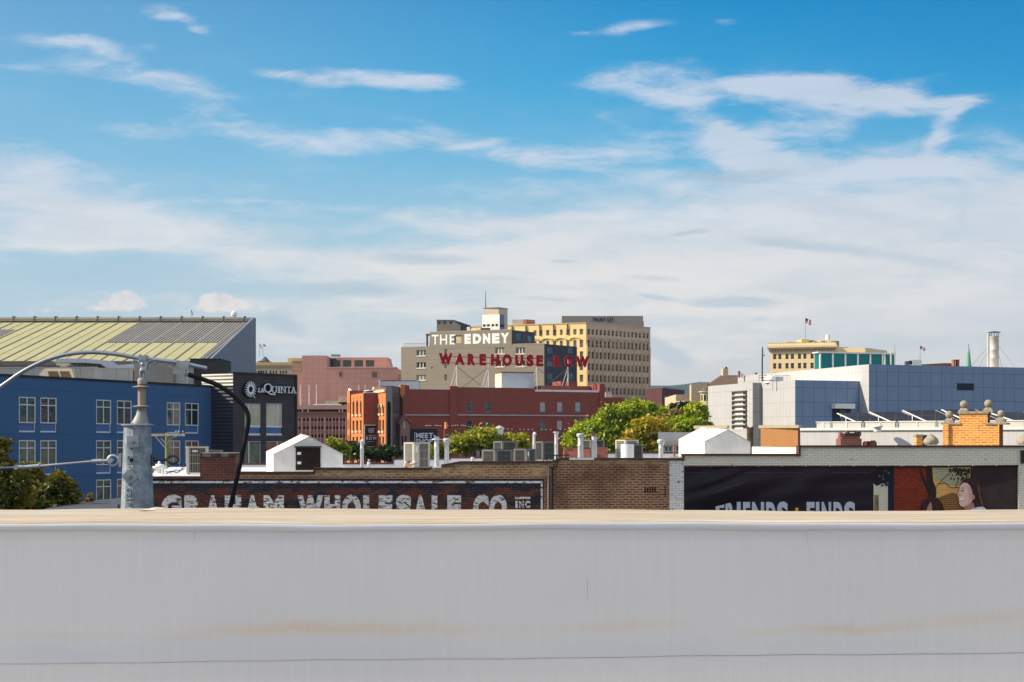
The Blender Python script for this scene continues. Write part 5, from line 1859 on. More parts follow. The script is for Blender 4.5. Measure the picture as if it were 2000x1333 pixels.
MB().tube([(X(a, Yf), Yf, Z(b_, Yf)) for a, b_ in sp_], .03, 4).build('wire', DARKMETAL, fl)
m2 = MB()
for i in range(44):
    t = i / 43 * (len(sp_) - 1)
    a, b_ = sp_[int(t)]
    m2.ball((X(a, Yf), Yf, Z(b_ + .8, Yf)), .085, 6)
tag(m2.build('bulbs', W_PAINT, fl), kind=None)

# roof letters on their steel frame
LET = pm('oxblood_letter', (.30, .002, .010), .5, .08, .4, spec=.15)
ls = thing('roof_letter_sign', 'big dark red capitals standing on a steel frame along the warehouse roof', 'sign', (X(1000, 295), 295, z_b))
Y1 = 290.0
SA = Vector((X(850, Y1), Y1))
dS = Vector((.9465, .3227))
for (ch, a, b_) in (('W', 856.8, 882.9), ('A', 888, 906.8), ('R', 912.9, 928), ('E', 936, 948.8), ('H', 958.5, 974.5), ('O', 980.6, 999.2), ('U', 1005.6, 1021.4), ('S', 1027.7, 1041.5), ('E', 1047, 1060), ('R', 1081.5, 1096.3), ('O', 1101.6, 1119.9), ('W', 1124, 1149.8)):
    u0, z0 = uz(SA, SA + dS, a, 0)
    u1, _ = uz(SA, SA + dS, b_, 0)
    pz = SA + dS * ((u0 + u1) / 2)
    zb_ = Z(712.9, Y1 + .6)
    ex = .05 if ch in 'OS' else 0
    m2 = MB()
    letter(m2, ch, SA, dS, u0, u1, zb_ - ex, zb_ + 2.36 + ex, 0, .28, .066)
    m2.build('letter', LET, ls)
STEEL = pm('pale_steel', (.46, .44, .40), .5, .1)
STEELD = pm('dark_rail', (.09, .09, .11), .5, .1)
m2 = MB()
zb_ = Z(712.9, Y1 + .6)
nS = Vector((dS.y, -dS.x))
for zz in (zb_ + .42, zb_ + 1.68):
    m2.obox(SA, dS, uz(SA, SA + dS, 860, 0)[0], uz(SA, SA + dS, 1147, 0)[0], -.30, -.16, zz - .07, zz + .07)
m2.build('rail', STEELD, ls)
m2 = MB()
m3 = MB()
legs = []
for px in (893.5, 955.5, 1050.5, 1111):
    u, _ = uz(SA, SA + dS, px, 0)
    p0 = SA + dS * u - nS * .42
    legs.append(p0)
    zf_ = z_c - .4
    m2 = MB()
    m2.tube([(*p0, zf_), (*p0, zb_ + 1.8)], .13, 6)
    q_ = p0 - nS * 2.0 + dS * -1.2
    m2.tube([(*q_, zf_), (*p0, zb_ + .1)], .09, 6)
    q_ = p0 - nS * 1.2 + dS * -.55
    m2.tube([(*q_, zf_), (*p0, zb_ - 1.9)], .07, 6)
    m2.build('post', STEEL, ls)
for i in range(3):
    if i == 1:
        continue
    a_, b_ = legs[i], legs[i + 1]
    m3.tube([(*a_, zb_ - .3), (*b_, z_c)], .06, 5)
    m3.tube([(*b_, zb_ - .3), (*a_, z_c)], .06, 5)
m3.build('cross_brace', STEELD, ls)
# pale box on the warehouse roof
t_ = thing('rooftop_plant_room', 'pale plant box, shaded side coloured blue-grey, red trim, on the warehouse roof', 'plant room', (X(1000, 292), 292, z_b))
Yq = 297.0
Cq = Vector((X(979.5, Yq), Yq))
dq = Vector((.98, .20)).normalized()
Lq = Cq + Vector((-.35, .94)) * hit(Cq, Vector((-.35, .94)), 967)
uq = hit(Cq, dq, 1042)
Rq = Cq + dq * uq
m2 = MB()
zq = Z(728.5, Yq)
m2.wall(Cq, Rq, z_b - .6, zq, [], .2, 0)
m2.quad((*Lq, z_b - .6), (*Cq, z_b - .6), (*Cq, zq), (*Lq, zq), 1)
bk = Rq + (Lq - Cq)
m2.quad((*Rq, z_b - .6), (*bk, z_b - .6), (*bk, zq), (*Rq, zq), 0)
m2.quad((*bk, z_b - .6), (*Lq, z_b - .6), (*Lq, zq), (*bk, zq), 0)
m2.build('wall', [pm('box_shade_side', (.40, .44, .50), .6, .08, .4), pm('box_sun_side', (.58, .50, .36), .6, .08, .4)], t_)  # one white box: shade and sun tones put into its face colours
m2 = MB()
m2.prism([Lq + Vector((-.2, -.1)), Cq + Vector((-.1, -.25)), Rq + Vector((.2, -.1)), bk], zq + .002, zq + .22)
m2.build('trim', pm('red_trim', (.20, .045, .04), .6), t_)
# white sheet wall behind the wing and small bits of roof plant
t_ = thing('white_roof_screen', 'low white screen wall on the roof between orange wings and the grey tower', 'roof screen', (X(780, 320), 320, 20))
m2 = MB().obox((X(743, 316), 316), (1, .03), 0, X(818, 316) - X(743, 316), -8, 0, 10, Z(744.5, 316))
m2.build('panels', pm('blue_white_sheet', (.46, .48, .52), .6, .05), t_)
m2 = MB().obox((X(742.5, 316), 316), (1, .03), 0, X(818.5, 316) - X(742.5, 316), -8.1, .12, Z(744.5, 316) + .002, Z(743.4, 316))
m2.build('cap', DARKMETAL, t_)
m2 = MB().box(X(740, 315.5), X(742.3, 315.5), 315.2, 318, 10, Z(742.5, 315.5))
m2.build('end_post', W_PAINT, t_)
for (px, t0, bt, ww, lb) in ((945, 754.5, 758, 13, 'low silver roof hatch beside the pale plant box'), (1057, 754, 765.5, 14, 'cream rooftop unit behind the letter frame'), (1189, 766, 776, 13, 'white rooftop unit on the lower right brick wing')):
    t_ = thing('rooftop_unit', lb, 'roof unit', (X(px, 305), 305, Z(bt, 305)), 'small units on the warehouse roof')
    MB().box(X(px - ww / 2, 305), X(px + ww / 2, 305), 305, 307, Z(bt + 6, 305), Z(t0, 305)).build('casing', pm('unit_%d' % px, (.55, .52, .46), .55, .1, .6), t_)
    MB().box(X(px - ww / 2, 305) - .08, X(px + ww / 2, 305) + .08, 304.9, 307.1, Z(t0, 305) + .002, Z(t0 - .8, 305)).build('cap', GALV, t_)

# ================================================================== GREY OFFICE TOWER WITH PAINTED NAME
TGREY = panel('grey_render', (.275, .24, .185), (.20, .175, .14), 400, 1.83, .05, rough=.85, spec=.2, var=.04)
TGREY_SH = panel('grey_render_shaded', (.048, .054, .07), (.035, .04, .052), 400, 1.83, .05, rough=.85, spec=.2)  # grey render of the shaded faces, shade put into a navy tone
Ye = 405.0
DL = Vector((-.93, .3676)).normalized()      # along the sunny face to the left
ec = Vector((X(1063, Ye), Ye))
el = ec + DL * hit(ec, DL, 783.5)
dr = Vector((.62, .785)).normalized()
er = ec + dr * hit(ec, dr, 1127)
tw = thing('grey_office_tower', 'grey office tower, shaded side coloured navy, painted white name, windows in threes', 'office tower', (ec.x, ec.y, 0))
zt_e = Z(672, Ye)
dE = -DL
nE_ = Vector((dE.y, -dE.x))


def erect(a, b_, t0, bt):
    u0, _ = uz(el, ec, a, 0)
    u1, _ = uz(el, ec, b_, 0)
    p_ = el + dE * ((u0 + u1) / 2)
    return (u0, u1, Z(bt, p_.y), Z(t0, p_.y))


trip = []
for (a, b_, t0, bt) in ((813.3, 832, 684, 695), (813.3, 832, 708, 719), (813.3, 832, 732.5, 743), (967, 985.5, 679.5, 691.5), (1007.5, 1026, 679, 691), (967, 985.5, 704, 716.5), (1007.5, 1026, 704, 716), (967, 985.5, 729, 741), (1007.5, 1026, 729, 741)):
    trip.append(erect(a, b_, t0, bt))
small = [erect(842.3, 845.5, 716.5, 721), erect(868, 873.5, 682.5, 693), erect(868, 873.5, 707, 719), erect(868, 873.5, 732, 743.5)]
mb = MB()
mb.wall(el, ec, 0, zt_e, trip + small, .45, 0)
hr = []
for (a, b_) in ((1069, 1081), (1110, 1121.5)):
    for (t0, bt) in ((678, 690.5), (704, 716), (729, 741.5)):
        u0, _ = uz(ec, er, a, 0)
        u1, _ = uz(ec, er, b_, 0)
        p_ = ec + dr * ((u0 + u1) / 2)
        hr.append((u0, u1, Z(bt, p_.y), Z(t0, p_.y)))
mb.wall(ec, er, 0, zt_e, hr, .45, 1)
ebk = er + (el - ec)
mb.quad((*er, 0), (*ebk, 0), (*ebk, zt_e), (*er, zt_e), 1)
mb.quad((*ebk, 0), (*el, 0), (*el, zt_e), (*ebk, zt_e), 1)
mb.quad((*el, zt_e - .3), (*ec, zt_e - .3), (*er, zt_e - .3), (*ebk, zt_e - .3), 2)
mb.build('wall', [TGREY, TGREY_SH, W_MEMBRANE], tw)
WFR = pm('cream_frame', (.60, .55, .46), .6, .04)
TW_G = [glass('tower_glass', (.07, .085, .085), .06, 1.6, .05, .3), glass('tower_glass_green', (.16, .19, .14), .06, 1.6, .05, .3), G_DARK]
for i, h in enumerate(trip):
    window(tw, el, ec, h, WFR, TW_G[(i * 2 + i // 3) % 3], 3, (), .12, .3, .3, sill=.3)
for i, h in enumerate(small):
    MB().obox(el, dE, h[0], h[1], -.44, -.3, h[2], h[3]).build('blind_window', pm('blind_tan_%d' % i, (.30, .265, .205), .8) if i else STONE, tw)
for h in hr:
    window(tw, ec, er, h, pm('navy_frame', (.10, .13, .18), .6) if 'navy_frame' not in MATS else MATS['navy_frame'], G_BLUE, 3, (), .14, .3, .3)
# set-back name storey
za, zb2 = zt_e, Z(645.2, Ye + 12)
ua_, ub_ = uz(el, ec, 839.5, 0)[0], uz(el, ec, 999.5, 0)[0]
A_, B_ = el + dE * ua_ + nE_ * .04, el + dE * ub_ + nE_ * .04
zn = Z(647.5, (A_.y + B_.y) / 2)
mb = MB()
p_ = A_
hs_ = []
mb.wall(A_, B_, za - .6, zn, hs_, .3, 0)
Br = B_ + dr * hit(B_, dr, 1044.5)
hs4 = []
for (a, b_, t0, bt) in ((1007.5, 1018, 655, 668), (1031, 1039, 657, 669)):
    u0, u1 = uz(B_, Br, a, 0)[0], uz(B_, Br, b_, 0)[0]
    hs4.append((u0, u1, Z(bt, B_.y + 8), Z(t0, B_.y + 8)))
mb.wall(B_, Br, za - .25, zn, hs4, .3, 1)
Bb = Br + (A_ - B_)
mb.quad((*Br, za - .25), (*Bb, za - .25), (*Bb, zn), (*Br, zn), 1)
mb.quad((*Bb, za - .25), (*A_, za - .25), (*A_, zn), (*Bb, zn), 1)
mb.quad((*A_, zn - .2), (*B_, zn - .2), (*Br, zn - .2), (*Bb, zn - .2), 2)
mb.build('name_storey', [TGREY, TGREY_SH, W_MEMBRANE], tw)
for h in hs4:
    window(tw, B_, Br, h, MATS['navy_frame'], G_BLUE, 2, (), .14, .2, .2)
m2 = MB()
rr = erect(890.3, 901.6, 657.3, 671.3)
m2.obox(el, dE, rr[0], rr[1], .042, .10, rr[2], rr[3])
m2.build('tan_panel', pm('tan_panel', (.55, .42, .25), .8), tw)
m2 = MB()
m2.obox(el, dE, rr[0] - .45, rr[0] - .01, .042, .16, rr[2], rr[3])
m2.obox(el, dE, rr[0] - .45, rr[1], .042, .16, rr[3] + .005, rr[3] + .3)
m2.build('tan_panel_edge', TGREY_SH, tw)
NAMEW = pm('painted_white', (.88, .86, .82), .6, .03)
for (ch, a, b_, t0, bt, bo) in (('T', 843.8, 856.8, 654.5, 673.8, .0), ('H', 859.6, 873.6, 654, 673.6, .0), ('E', 878.6, 890.2, 653.8, 673.2, .0), ('E', 907.5, 920, 652.7, 672.2, .07), ('D', 923.8, 940.2, 652.3, 672, .07), ('N', 943.4, 957.8, 651.8, 671.8, .07), ('E', 961.2, 976, 651.4, 671.4, .07), ('Y', 978, 994.8, 650.6, 671, .06)):
    rr = erect(a, b_, t0, bt)
    m2 = MB()
    letter(m2, ch, el, dE, rr[0], rr[1], rr[2], rr[3], .041, .09, bo if bo else .012)
    m2.build('painted_letter', NAMEW, tw)
m2 = MB()
m2.obox(el, dE, 0, ua_ - .2, -.5, .05, zt_e + .002, zt_e + .22)
m2.obox(el, dE, ub_ + .3, (ec - el).length, -.5, .05, zt_e + .002, zt_e + .22)
m2.obox(el, dE, ua_, ub_, -.5, .08, zn + .002, zn + .22)
m2.build('coping', pm('tan_coping', (.40, .33, .23), .8), tw)
# roof terrace rail, pergola
m2 = MB()
for i in range(17):
    u = .5 + i * (ua_ - 1) / 16
    m2.obox(el, dE, u - .03, u + .03, -1.0, -.94, zt_e + .2, zt_e + 1.3)
m2.obox(el, dE, .5, ua_ - .5, -1.0, -.94, zt_e + 1.24, zt_e + 1.31)
for i in range(13):
    u = ub_ + 1 + i * 1.2
    m2.obox(el, dE, u - .03, u + .03, -1.4, -1.34, zt_e + .2, zt_e + 1.3)
m2.obox(el, dE, ub_ + .8, ub_ + 15.6, -1.4, -1.34, zt_e + 1.2, zt_e + 1.31)
m2.build('terrace_rail', DARKMETAL, tw)
m2 = MB()
uu = uz(el, ec, 828.8, 0)[0]
m2.obox(el, dE, uu - .22, uu + .22, -2.2, -1.8, zt_e, zn - .2)
m2.obox(el, dE, uu - .3, ua_, -2.3, -1.7, zn - .75, zn - .2)
m2.build('pergola', TGREY_SH, tw)
# lift house with lean-to roof
Yl = Ye + 26
lh = MB()
q = lambda px, py, o=0: Vector((X(px, Yl), Yl + o, Z(py, Yl)))
lh.extrude([q(853, 650), q(899.5, 650), q(899.5, 635.5), q(886, 626.8), q(853, 626.8)], (0, 9, 0))
lh.build('lift_house', TGREY, tw)
m2 = MB()
m2.extrude([q(885.5, 626.3, -.4), q(919, 637.6, -.4), q(919, 636.2, -.4), q(886, 625, -.4)], (0, 10, 0))
m2.extrude([q(852.5, 626.6, -.4), q(885.3, 626.6, -.4), q(885.3, 625.2, -.4), q(852.5, 625.2, -.4)], (0, 10, 0))
m2.build('lift_roof', pm('blue_sheet_roof', (.12, .17, .23), .5, .08), tw)
m2 = MB()
m2.extrude([q(900, 650, .6), q(918, 650, .6), q(918, 637.2, .6), q(900, 632.5, .6)], (0, 8, 0))
m2.build('lean_to_void', pm('brown_dark', (.07, .055, .05), .8), tw)
for a in (855, 866.5, 878.5):
    MB().box(X(a, Yl), X(a + 5, Yl), Yl - .1, Yl - .01, Z(633.4, Yl), Z(628, Yl)).build('louvre', MATS['brown_dark'], tw)
# stair tower: white lower stage in front of a tan shaft, with mast
Yt = Ye + 30
dTl = DL
m2 = MB()
c1 = Vector((X(974, Yt), Yt))
q4 = [c1 + DL * hit(c1, DL, 945.5), c1, c1 + dr * hit(c1, dr, 991.3)]
q4.append(q4[2] + (q4[0] - c1))
m2.prism(q4, zn - .3, Z(602.2, Yt), 0)
m2.build('stair_shaft', panel('tan_shaft', (.56, .46, .33), (.46, .38, .28), 50, 3.5, .05, rough=.8), tw)
m2 = MB()
m2.prism([q4[0] + DL * .3, q4[1] + Vector((0, -.35)), q4[2] + dr * .3, q4[3]], Z(602.2, Yt) + .002, Z(600.9, Yt))
m2.build('shaft_cap', DARKMETAL, tw)
Yw = Yt - 3.5
c1 = Vector((X(975.8, Yw), Yw))
q5 = [c1 + DL * hit(c1, DL, 941.8), c1, c1 + dr * hit(c1, dr, 984.8)]
q5.append(q5[2] + (q5[0] - c1))
m2 = MB()
dB = (q5[1] - q5[0]).normalized()
hw = []
for (a, b_) in ((943, 948.6), (950.8, 956.4), (959.8, 965.2), (967.4, 972.8)):
    hw.append((uz(q5[0], q5[1], a, 0)[0], uz(q5[0], q5[1], b_, 0)[0], Z(638, Yw + 1), Z(633.5, Yw + 1)))
m2.wall(q5[0], q5[1], zn - .3, Z(614, Yw), hw, .4, 0)
m2.wall(q5[1], q5[2], zn - .3, Z(614, Yw), [], .4, 1)
m2.quad((*q5[3], zn), (*q5[0], zn), (*q5[0], Z(614, Yw)), (*q5[3], Z(614, Yw)), 0)
m2.quad(*[(*p_, Z(614, Yw)) for p_ in q5], 0)
m2.build('white_stage', [pm('mint_white', (.74, .76, .70), .5, .05), glass('blue_side', (.12, .19, .26), .1, 1.5, .0)], tw)
for h in hw:
    m2 = MB().obox(q5[0], dB, h[0], h[1], -.39, -.3, h[2], h[3])
    m2.build('stage_window', G_DARK, tw)
m2 = MB().obox(q5[1], (q5[2] - q5[1]), .15, (q5[2] - q5[1]).length - .1, .004, .05, Z(638.4, Yw), Z(634, Yw))
m2.build('side_window', G_DARK, tw)
m2 = MB()
m2.tube([(X(948.6, Yt), Yt + 2, Z(602, Yt)), (X(948.2, Yt), Yt + 2, Z(583, Yt)), (X(948.2, Yt), Yt + 2, Z(566, Yt))], [.16, .11, .05], 6)
m2.build('mast', DARKMETAL, tw)
m2 = MB()
m2.lathe((X(938, Yt), Yt - 6), [(.01, zn), (1.6, zn + .2), (1.5, zn + 1.2), (.9, zn + 1.6)], 10)
m2.box(X(946, Yw) - 1, X(958, Yw), Yw - 5, Yw - 3, zn - .1, Z(643.5, Yw))
m2.build('dish_unit', pm('dish_brown', (.12, .10, .08), .8, .4, 1), tw)
m2 = MB().box(X(913, Yl), X(919, Yl), Yl - 6, Yl - 4, zn - .1, Z(642, Yl))
m2.build('white_unit', W_PAINT, tw)

# ================================================================== BUFF OFFICE BLOCK (sunlit left, shaded right)
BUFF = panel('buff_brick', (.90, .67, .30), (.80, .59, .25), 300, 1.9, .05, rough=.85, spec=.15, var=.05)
BUFFS = panel('buff_brick_shade_side', (.56, .43, .31), (.47, .355, .25), 300, 1.9, .05, rough=.85, spec=.15, var=.05)  # same buff brick, shade put into a darker colour
Yb_ = 450.0
DLg = Vector((-.925, .38)).normalized()
gc = Vector((X(1145, Yb_), Yb_))
gl = gc + DLg * hit(gc, DLg, 897)
drg = Vector((.757, .653)).normalized()
gr = gc + drg * hit(gc, drg, 1270)
bf = thing('buff_office_block', 'buff brick office block with paired windows under pointed hoods', 'office block', (gc.x, gc.y, 0))
ztb = Z(631.8, Yb_)
dG = -DLg
LG = (gc - gl).length
LR = (gr - gc).length
# right face: eight bays
rowsr = [(642.5, 653.5), (664, 678.5), (686.5, 700.5), (709.5, 723.5), (732, 746), (756, 770), (779, 792), (802, 815)]
hR = []
for i in range(8):
    uc = LR * (i + .56) / 8.15
    for j, (t0, bt) in enumerate(rowsr):
        hR.append((uc - 1.4, uc + 1.4, Z(bt, Yb_), Z(t0, Yb_), i, j))
hL = []
bays = [1008, 1034, 1059.5, 1084.5, 1112, 1131]
pairs = [(1027, 1032, 0), (1042, 1048, 0), (1053, 1059.6, 0), (1066.5, 1073, 0), (1080, 1086.5, 0), (1093.5, 1099, 0), (1106, 1112.5, 0), (1119.5, 1126, 0), (1132, 1139, 0)]
for (a, b_, _q) in pairs:
    u0, u1 = uz(gl, gc, a, 0)[0], uz(gl, gc, b_, 0)[0]
    for j, (t0, bt) in enumerate(rowsr):
        hL.append((u0, u1, Z(bt, Yb_), Z(t0, Yb_), 0, j))
mb = MB()
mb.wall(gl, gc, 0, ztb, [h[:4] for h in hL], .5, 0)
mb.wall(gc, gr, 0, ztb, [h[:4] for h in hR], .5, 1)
gbk = gr + (gl - gc)
mb.quad((*gr, 0), (*gbk, 0), (*gbk, ztb), (*gr, ztb), 1)
mb.quad((*gbk, 0), (*gl, 0), (*gl, ztb), (*gbk, ztb), 0)
mb.quad((*gl, ztb - .6), (*gc, ztb - .6), (*gr, ztb - .6), (*gbk, ztb - .6), 2)
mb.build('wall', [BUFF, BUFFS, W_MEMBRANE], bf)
BFR = pm('buff_frame', (.30, .27, .22), .6, .05)
GB = [glass('office_glass', (.025, .025, .03), .06, 1.5, .1, .3), glass('office_glass_blind', (.17, .16, .14), .08, 1.5, .1, .3)]
rng = random.Random(4)
for i in range(8):
    for j in range(8):
        h = [h for h in hR if h[4] == i and h[5] == j][0]
        m2, m4 = MB(), MB()
        m2.obox(gc, drg, h[0] + 1.04, h[1] - 1.04, -.42, -.003, h[2] + .003, h[3] - .003)
        for za_, zb_ in ((h[2] + .003, h[2] + .12), ((h[2] + h[3]) / 2 - .06, (h[2] + h[3]) / 2 + .06), (h[3] - .12, h[3] - .003)):
            m2.obox(gc, drg, h[0] + .003, h[1] - .003, -.43, -.34, za_, zb_)
        m4.obox(gc, drg, h[0] + .01, h[1] - .01, -.495, -.44, h[2], h[3])
        f = m2.build('window', BUFFS, bf)
        m4.build('pane', GB[0], f)
        for s_ in (0, 1):
            q_ = rng.choice((0, 0, .3, .5, .75))
            if q_:
                u_ = h[0] + .02 if s_ == 0 else h[1] - 1.0
                MB().obox(gc, drg, u_, u_ + .98, -.436, -.432, h[3] - (h[3] - h[2]) * q_, h[3] - .01).build('blind', GB[1], f)
for h in hL:
    if h[5] > 3 and h[0] < LG * .85:
        continue
    m2 = MB()
    m2.obox(gl, dG, h[0] + .003, h[1] - .003, -.42, -.34, (h[2] + h[3]) / 2 - .06, (h[2] + h[3]) / 2 + .06)
    m2.obox(gl, dG, h[0] + .003, h[0] + .14, -.42, -.34, h[2] + .003, h[3] - .003)
    f = m2.build('window', BFR, bf)
    MB().obox(gl, dG, h[0] + .14, h[1] - .01, -.49, -.43, h[2] + .01, h[3] - .01).build('pane', glass('blue_grey_pane', (.22, .27, .28), .08, 1.5, .1, .3) if 'blue_grey_pane' not in MATS else MATS['blue_grey_pane'], f)
# pilaster strips, hoods, parapet band
m2 = MB()
for i in range(9):
    uc = LR * (i + .055) / 8.15
    m2.obox(gc, drg, max(.02, uc - .30), uc + .30, .004, .22, 0, Z(675, Yb_))
    m2.obox(gc, drg, max(.02, uc - .12), uc + .12, .222, .42, 0, Z(672, Yb_))
for i in range(8):
    uc = LR * (i + .56) / 8.15
    m2.obox(gc, drg, uc - .16, uc + .16, .004, .18, 0, Z(664, Yb_))
m2.build('pilasters', BUFFS, bf)
m2 = MB()
for i in range(8):
    uc = LR * (i + .56) / 8.15
    for (ua1, za1, ub1, zb1) in ((-1.75, Z(664, Yb_), -1.2, Z(660.6, Yb_)), (-1.2, Z(660.6, Yb_), 0, Z(659.2, Yb_)), (0, Z(659.2, Yb_), 1.2, Z(660.6, Yb_)), (1.2, Z(660.6, Yb_), 1.75, Z(664, Yb_))):
        nG = Vector((drg.y, -drg.x))
        pp = lambda u, z: (*(gc + drg * (uc + u) + nG * .3), z)
        m2.extrude([pp(ua1, za1), pp(ub1, zb1), pp(ub1, zb1 + .5), pp(ua1, za1 + .5)], (-nG.x * .29, -nG.y * .29, 0))
for i in range(9):
    uc = LR * (i + .055) / 8.15
    m2.obox(gc, drg, max(.02, uc - .07), uc + .07, .004, .10, Z(642, Yb_), ztb - .3)
m2.build('hood_moulds', BUFFS, bf)
m2 = MB()
for k_ in range(7):
    c_ = 1135 - 27 * k_ - 13
    uc = uz(gl, gc, c_, 0)[0]
    nG = Vector((dG.y, -dG.x))
    pp = lambda u, z: (*(gl + dG * (uc + u) + nG * .3), z)
    for (ua1, za1, ub1, zb1) in ((-1.75, Z(664, Yb_), -1.2, Z(660.6, Yb_)), (-1.2, Z(660.6, Yb_), 0, Z(659.2, Yb_)), (0, Z(659.2, Yb_), 1.2, Z(660.6, Yb_)), (1.2, Z(660.6, Yb_), 1.75, Z(664, Yb_))):
        m2.extrude([pp(ua1, za1), pp(ub1, zb1), pp(ub1, zb1 + .5), pp(ua1, za1 + .5)], (-nG.x * .29, -nG.y * .29, 0))
    u2 = uz(gl, gc, c_ - 13.6, 0)[0]
    if u2 > 1:
        m2.obox(gl, dG, u2 - .12, u2 + .12, .004, .35, Z(653, Yb_), ztb - .1, 1)
m2.build('hood_moulds', [BUFF, pm('brown_downpipe', (.10, .07, .04), .7)], bf)
m2 = MB()
m2.obox(gl, dG, 0, LG, -.5, .15, ztb + .002, ztb + .3)
m2.obox(gc, drg, .02, LR + .1, -.5, .15, ztb + .003, ztb + .3)
m2.build('coping', BUFFS, bf)
# penthouse blocks on the buff roof
t_ = thing('rooftop_penthouse', 'cream and rust red penthouse on the buff block roof', 'penthouse', (X(1022, 462), 462, ztb), None)
Yx = 462.0
MB().box(X(1000.5, Yx), X(1021, Yx), Yx, Yx + 8, ztb - .6, Z(624.8, Yx)).build('cream_part', pm('cream_render', (.70, .56, .42), .8, .06), t_)
m2 = MB()
cX = Vector((X(1027.5, Yx - .5), Yx - .5))
q6 = [cX + DLg * hit(cX, DLg, 1021.2), cX, cX + drg * hit(cX, drg, 1045)]
q6.append(q6[2] + (q6[0] - cX))
m2.prism(q6, ztb - .6, Z(624.4, Yx))
m2.build('brick_part', brick('rust_brick', (.36, .12, .05), (.30, .10, .05), (.3, .15, .1), .6, .2, .03, .2), t_)
# bank screen at the back with sign
Yk_ = 520.0
bk_ = thing('roof_screen_block', 'long grey stone top storey with dark raised lettering behind the buff roof', 'office block', (X(1175, Yk_), Yk_, 0))
MB().box(X(1097.5, Yk_), X(1256, Yk_), Yk_, Yk_ + 14, 0, Z(617.5, Yk_)).build('wall', panel('grey_limestone', (.31, .28, .245), (.26, .235, .205), 2.4, 30, .06, rough=.85), bk_)
MB().box(X(1256.2, Yk_), X(1259.5, Yk_), Yk_ + 4, Yk_ + 13, 0, Z(626, Yk_)).build('return', BUFFS, bk_)
m2 = MB()
r_ = lambda a, b_, t0, bt: (X(a, Yk_), X(b_, Yk_), Z(bt, Yk_), Z(t0, Yk_))
rr = r_(1157, 1183, 621.3, 627.5)
word(m2, 'TRUIST', (0, Yk_), (1, 0), rr[0], rr[1], rr[2], rr[3], .02, .3, .02, .12)
rr = r_(1186, 1197.5, 620, 629)
cxx, czz = (rr[0] + rr[1]) / 2, (rr[2] + rr[3]) / 2
ro = []
for i in range(24):
    a = 2 * math.pi * i / 24
    ro.append((cxx + math.cos(a) * (rr[1] - rr[0]) * .5, Yk_ - .3, czz + max(-.42, min(.42, math.sin(a))) * (rr[3] - rr[2]) * 1.05))
m2.extrude([ro[i] for i in range(24)], (0, .28, 0))
m2.build('lettering', pm('purple_sign', (.035, .03, .08), .5), bk_)
m2 = MB()
for s_ in (-1, 1):
    m2.box(cxx + s_ * .42 - .1, cxx + s_ * .42 + .1, Yk_ - .34, Yk_ - .301, czz - .45, czz + .5)
    m2.box(cxx + s_ * .42 - .34, cxx + s_ * .42 - .101, Yk_ - .34, Yk_ - .301, czz + (.3 if s_ < 0 else -.45), czz + (.5 if s_ < 0 else -.25))
    m2.box(cxx + s_ * .42 + .101, cxx + s_ * .42 + .34, Yk_ - .34, Yk_ - .301, czz + (.3 if s_ < 0 else -.45), czz + (.5 if s_ < 0 else -.25))
m2.build('monogram', GREYST, bk_)

# ================================================================== DARK BRICK BLOCK, BROWN-ROOFED CIVIC BUILDING
Yd_ = 420.0
db = thing('dark_brick_block', 'dark plum brick block with orange-framed window pairs', 'building', (X(1300, Yd_), Yd_, 0))
dA, dB_ = Vector((X(1293, Yd_), Yd_)), Vector((X(1337, Yd_ + 22), Yd_ + 22))
ddd = (dB_ - dA).normalized()
zdt = Z(758.2, Yd_)
hs_ = []
for (a, b_) in ((1297.3, 1303), (1310.5, 1316.5), (1324, 1330)):
    for (t0, bt) in ((773.5, 786.5), (793, 805), (812, 824)):
        hs_.append((uz(dA, dB_, a, 0)[0], uz(dA, dB_, b_, 0)[0], Z(bt, Yd_ + 8), Z(t0, Yd_ + 8)))
mb = MB().wall(dA, dB_, 0, zdt, hs_, .4)
dL0 = Vector((X(1262, Yd_ + 6), Yd_ + 6))
mb.wall(dL0, dA, 0, zdt, [], .4)
mb.quad((*dB_, 0), (*(dB_ + Vector((-6, 26))), 0), (*(dB_ + Vector((-6, 26))), zdt), (*dB_, zdt))
mb.quad((*dL0, zdt - .3), (*dA, zdt - .3), (*dB_, zdt - .3), (*(dB_ + Vector((-6, 26))), zdt - .3), 1)
mb.build('wall', [brick('plum_brick', (.085, .026, .034), (.068, .022, .032), (.10, .05, .05), .6, .2, .03, .3, .1), W_MEMBRANE], db)
OFR = pm('terracotta_frame', (.42, .16, .10), .7, .06)
for h in hs_:
    window(db, dA, dB_, h, OFR, G_DARK, 2, (.5,), .24, .3, .25, sill=.3)
MB().obox(dA, ddd, .2, (dB_ - dA).length, -.4, .12, zdt + .002, zdt + .3).build('coping', pm('blue_coping', (.16, .2, .26), .6), db)

Yv = 330.0
cv = thing('civic_hall', 'pale sandstone hall with steep brown hipped roofs and a round turret', 'hall', (X(1390, Yv), Yv, 0))
BRROOF = ribbed('brown_shingle', (.145, .095, .062), .5, False, .3, .85, .15)
SAND = panel('sandstone', (.50, .41, .28), (.42, .34, .23), 1.2, .6, .03, rough=.85, var=.08)
q = lambda px, py, o=0: Vector((X(px, Yv + o), Yv + o, Z(py, Yv + o)))
m2 = MB()
m2.box(X(1350, Yv), X(1384, Yv), Yv, Yv + 3, 0, Z(751.5, Yv))
m2.box(X(1320, Yv + 6), X(1460, Yv + 6), Yv + 6, Yv + 30, 0, Z(771, Yv + 6))
m2.build('wall', SAND, cv)
m2 = MB()
zE_ = Z(788, Yv)
m2.add([q(1316, 790, 4), q(1347, 790, 2), q(1440, 772, 5), q(1440, 772, 30), q(1352, 767, 16), q(1440, 768, 16)], [(0, 1, 4), (1, 2, 5, 4)])
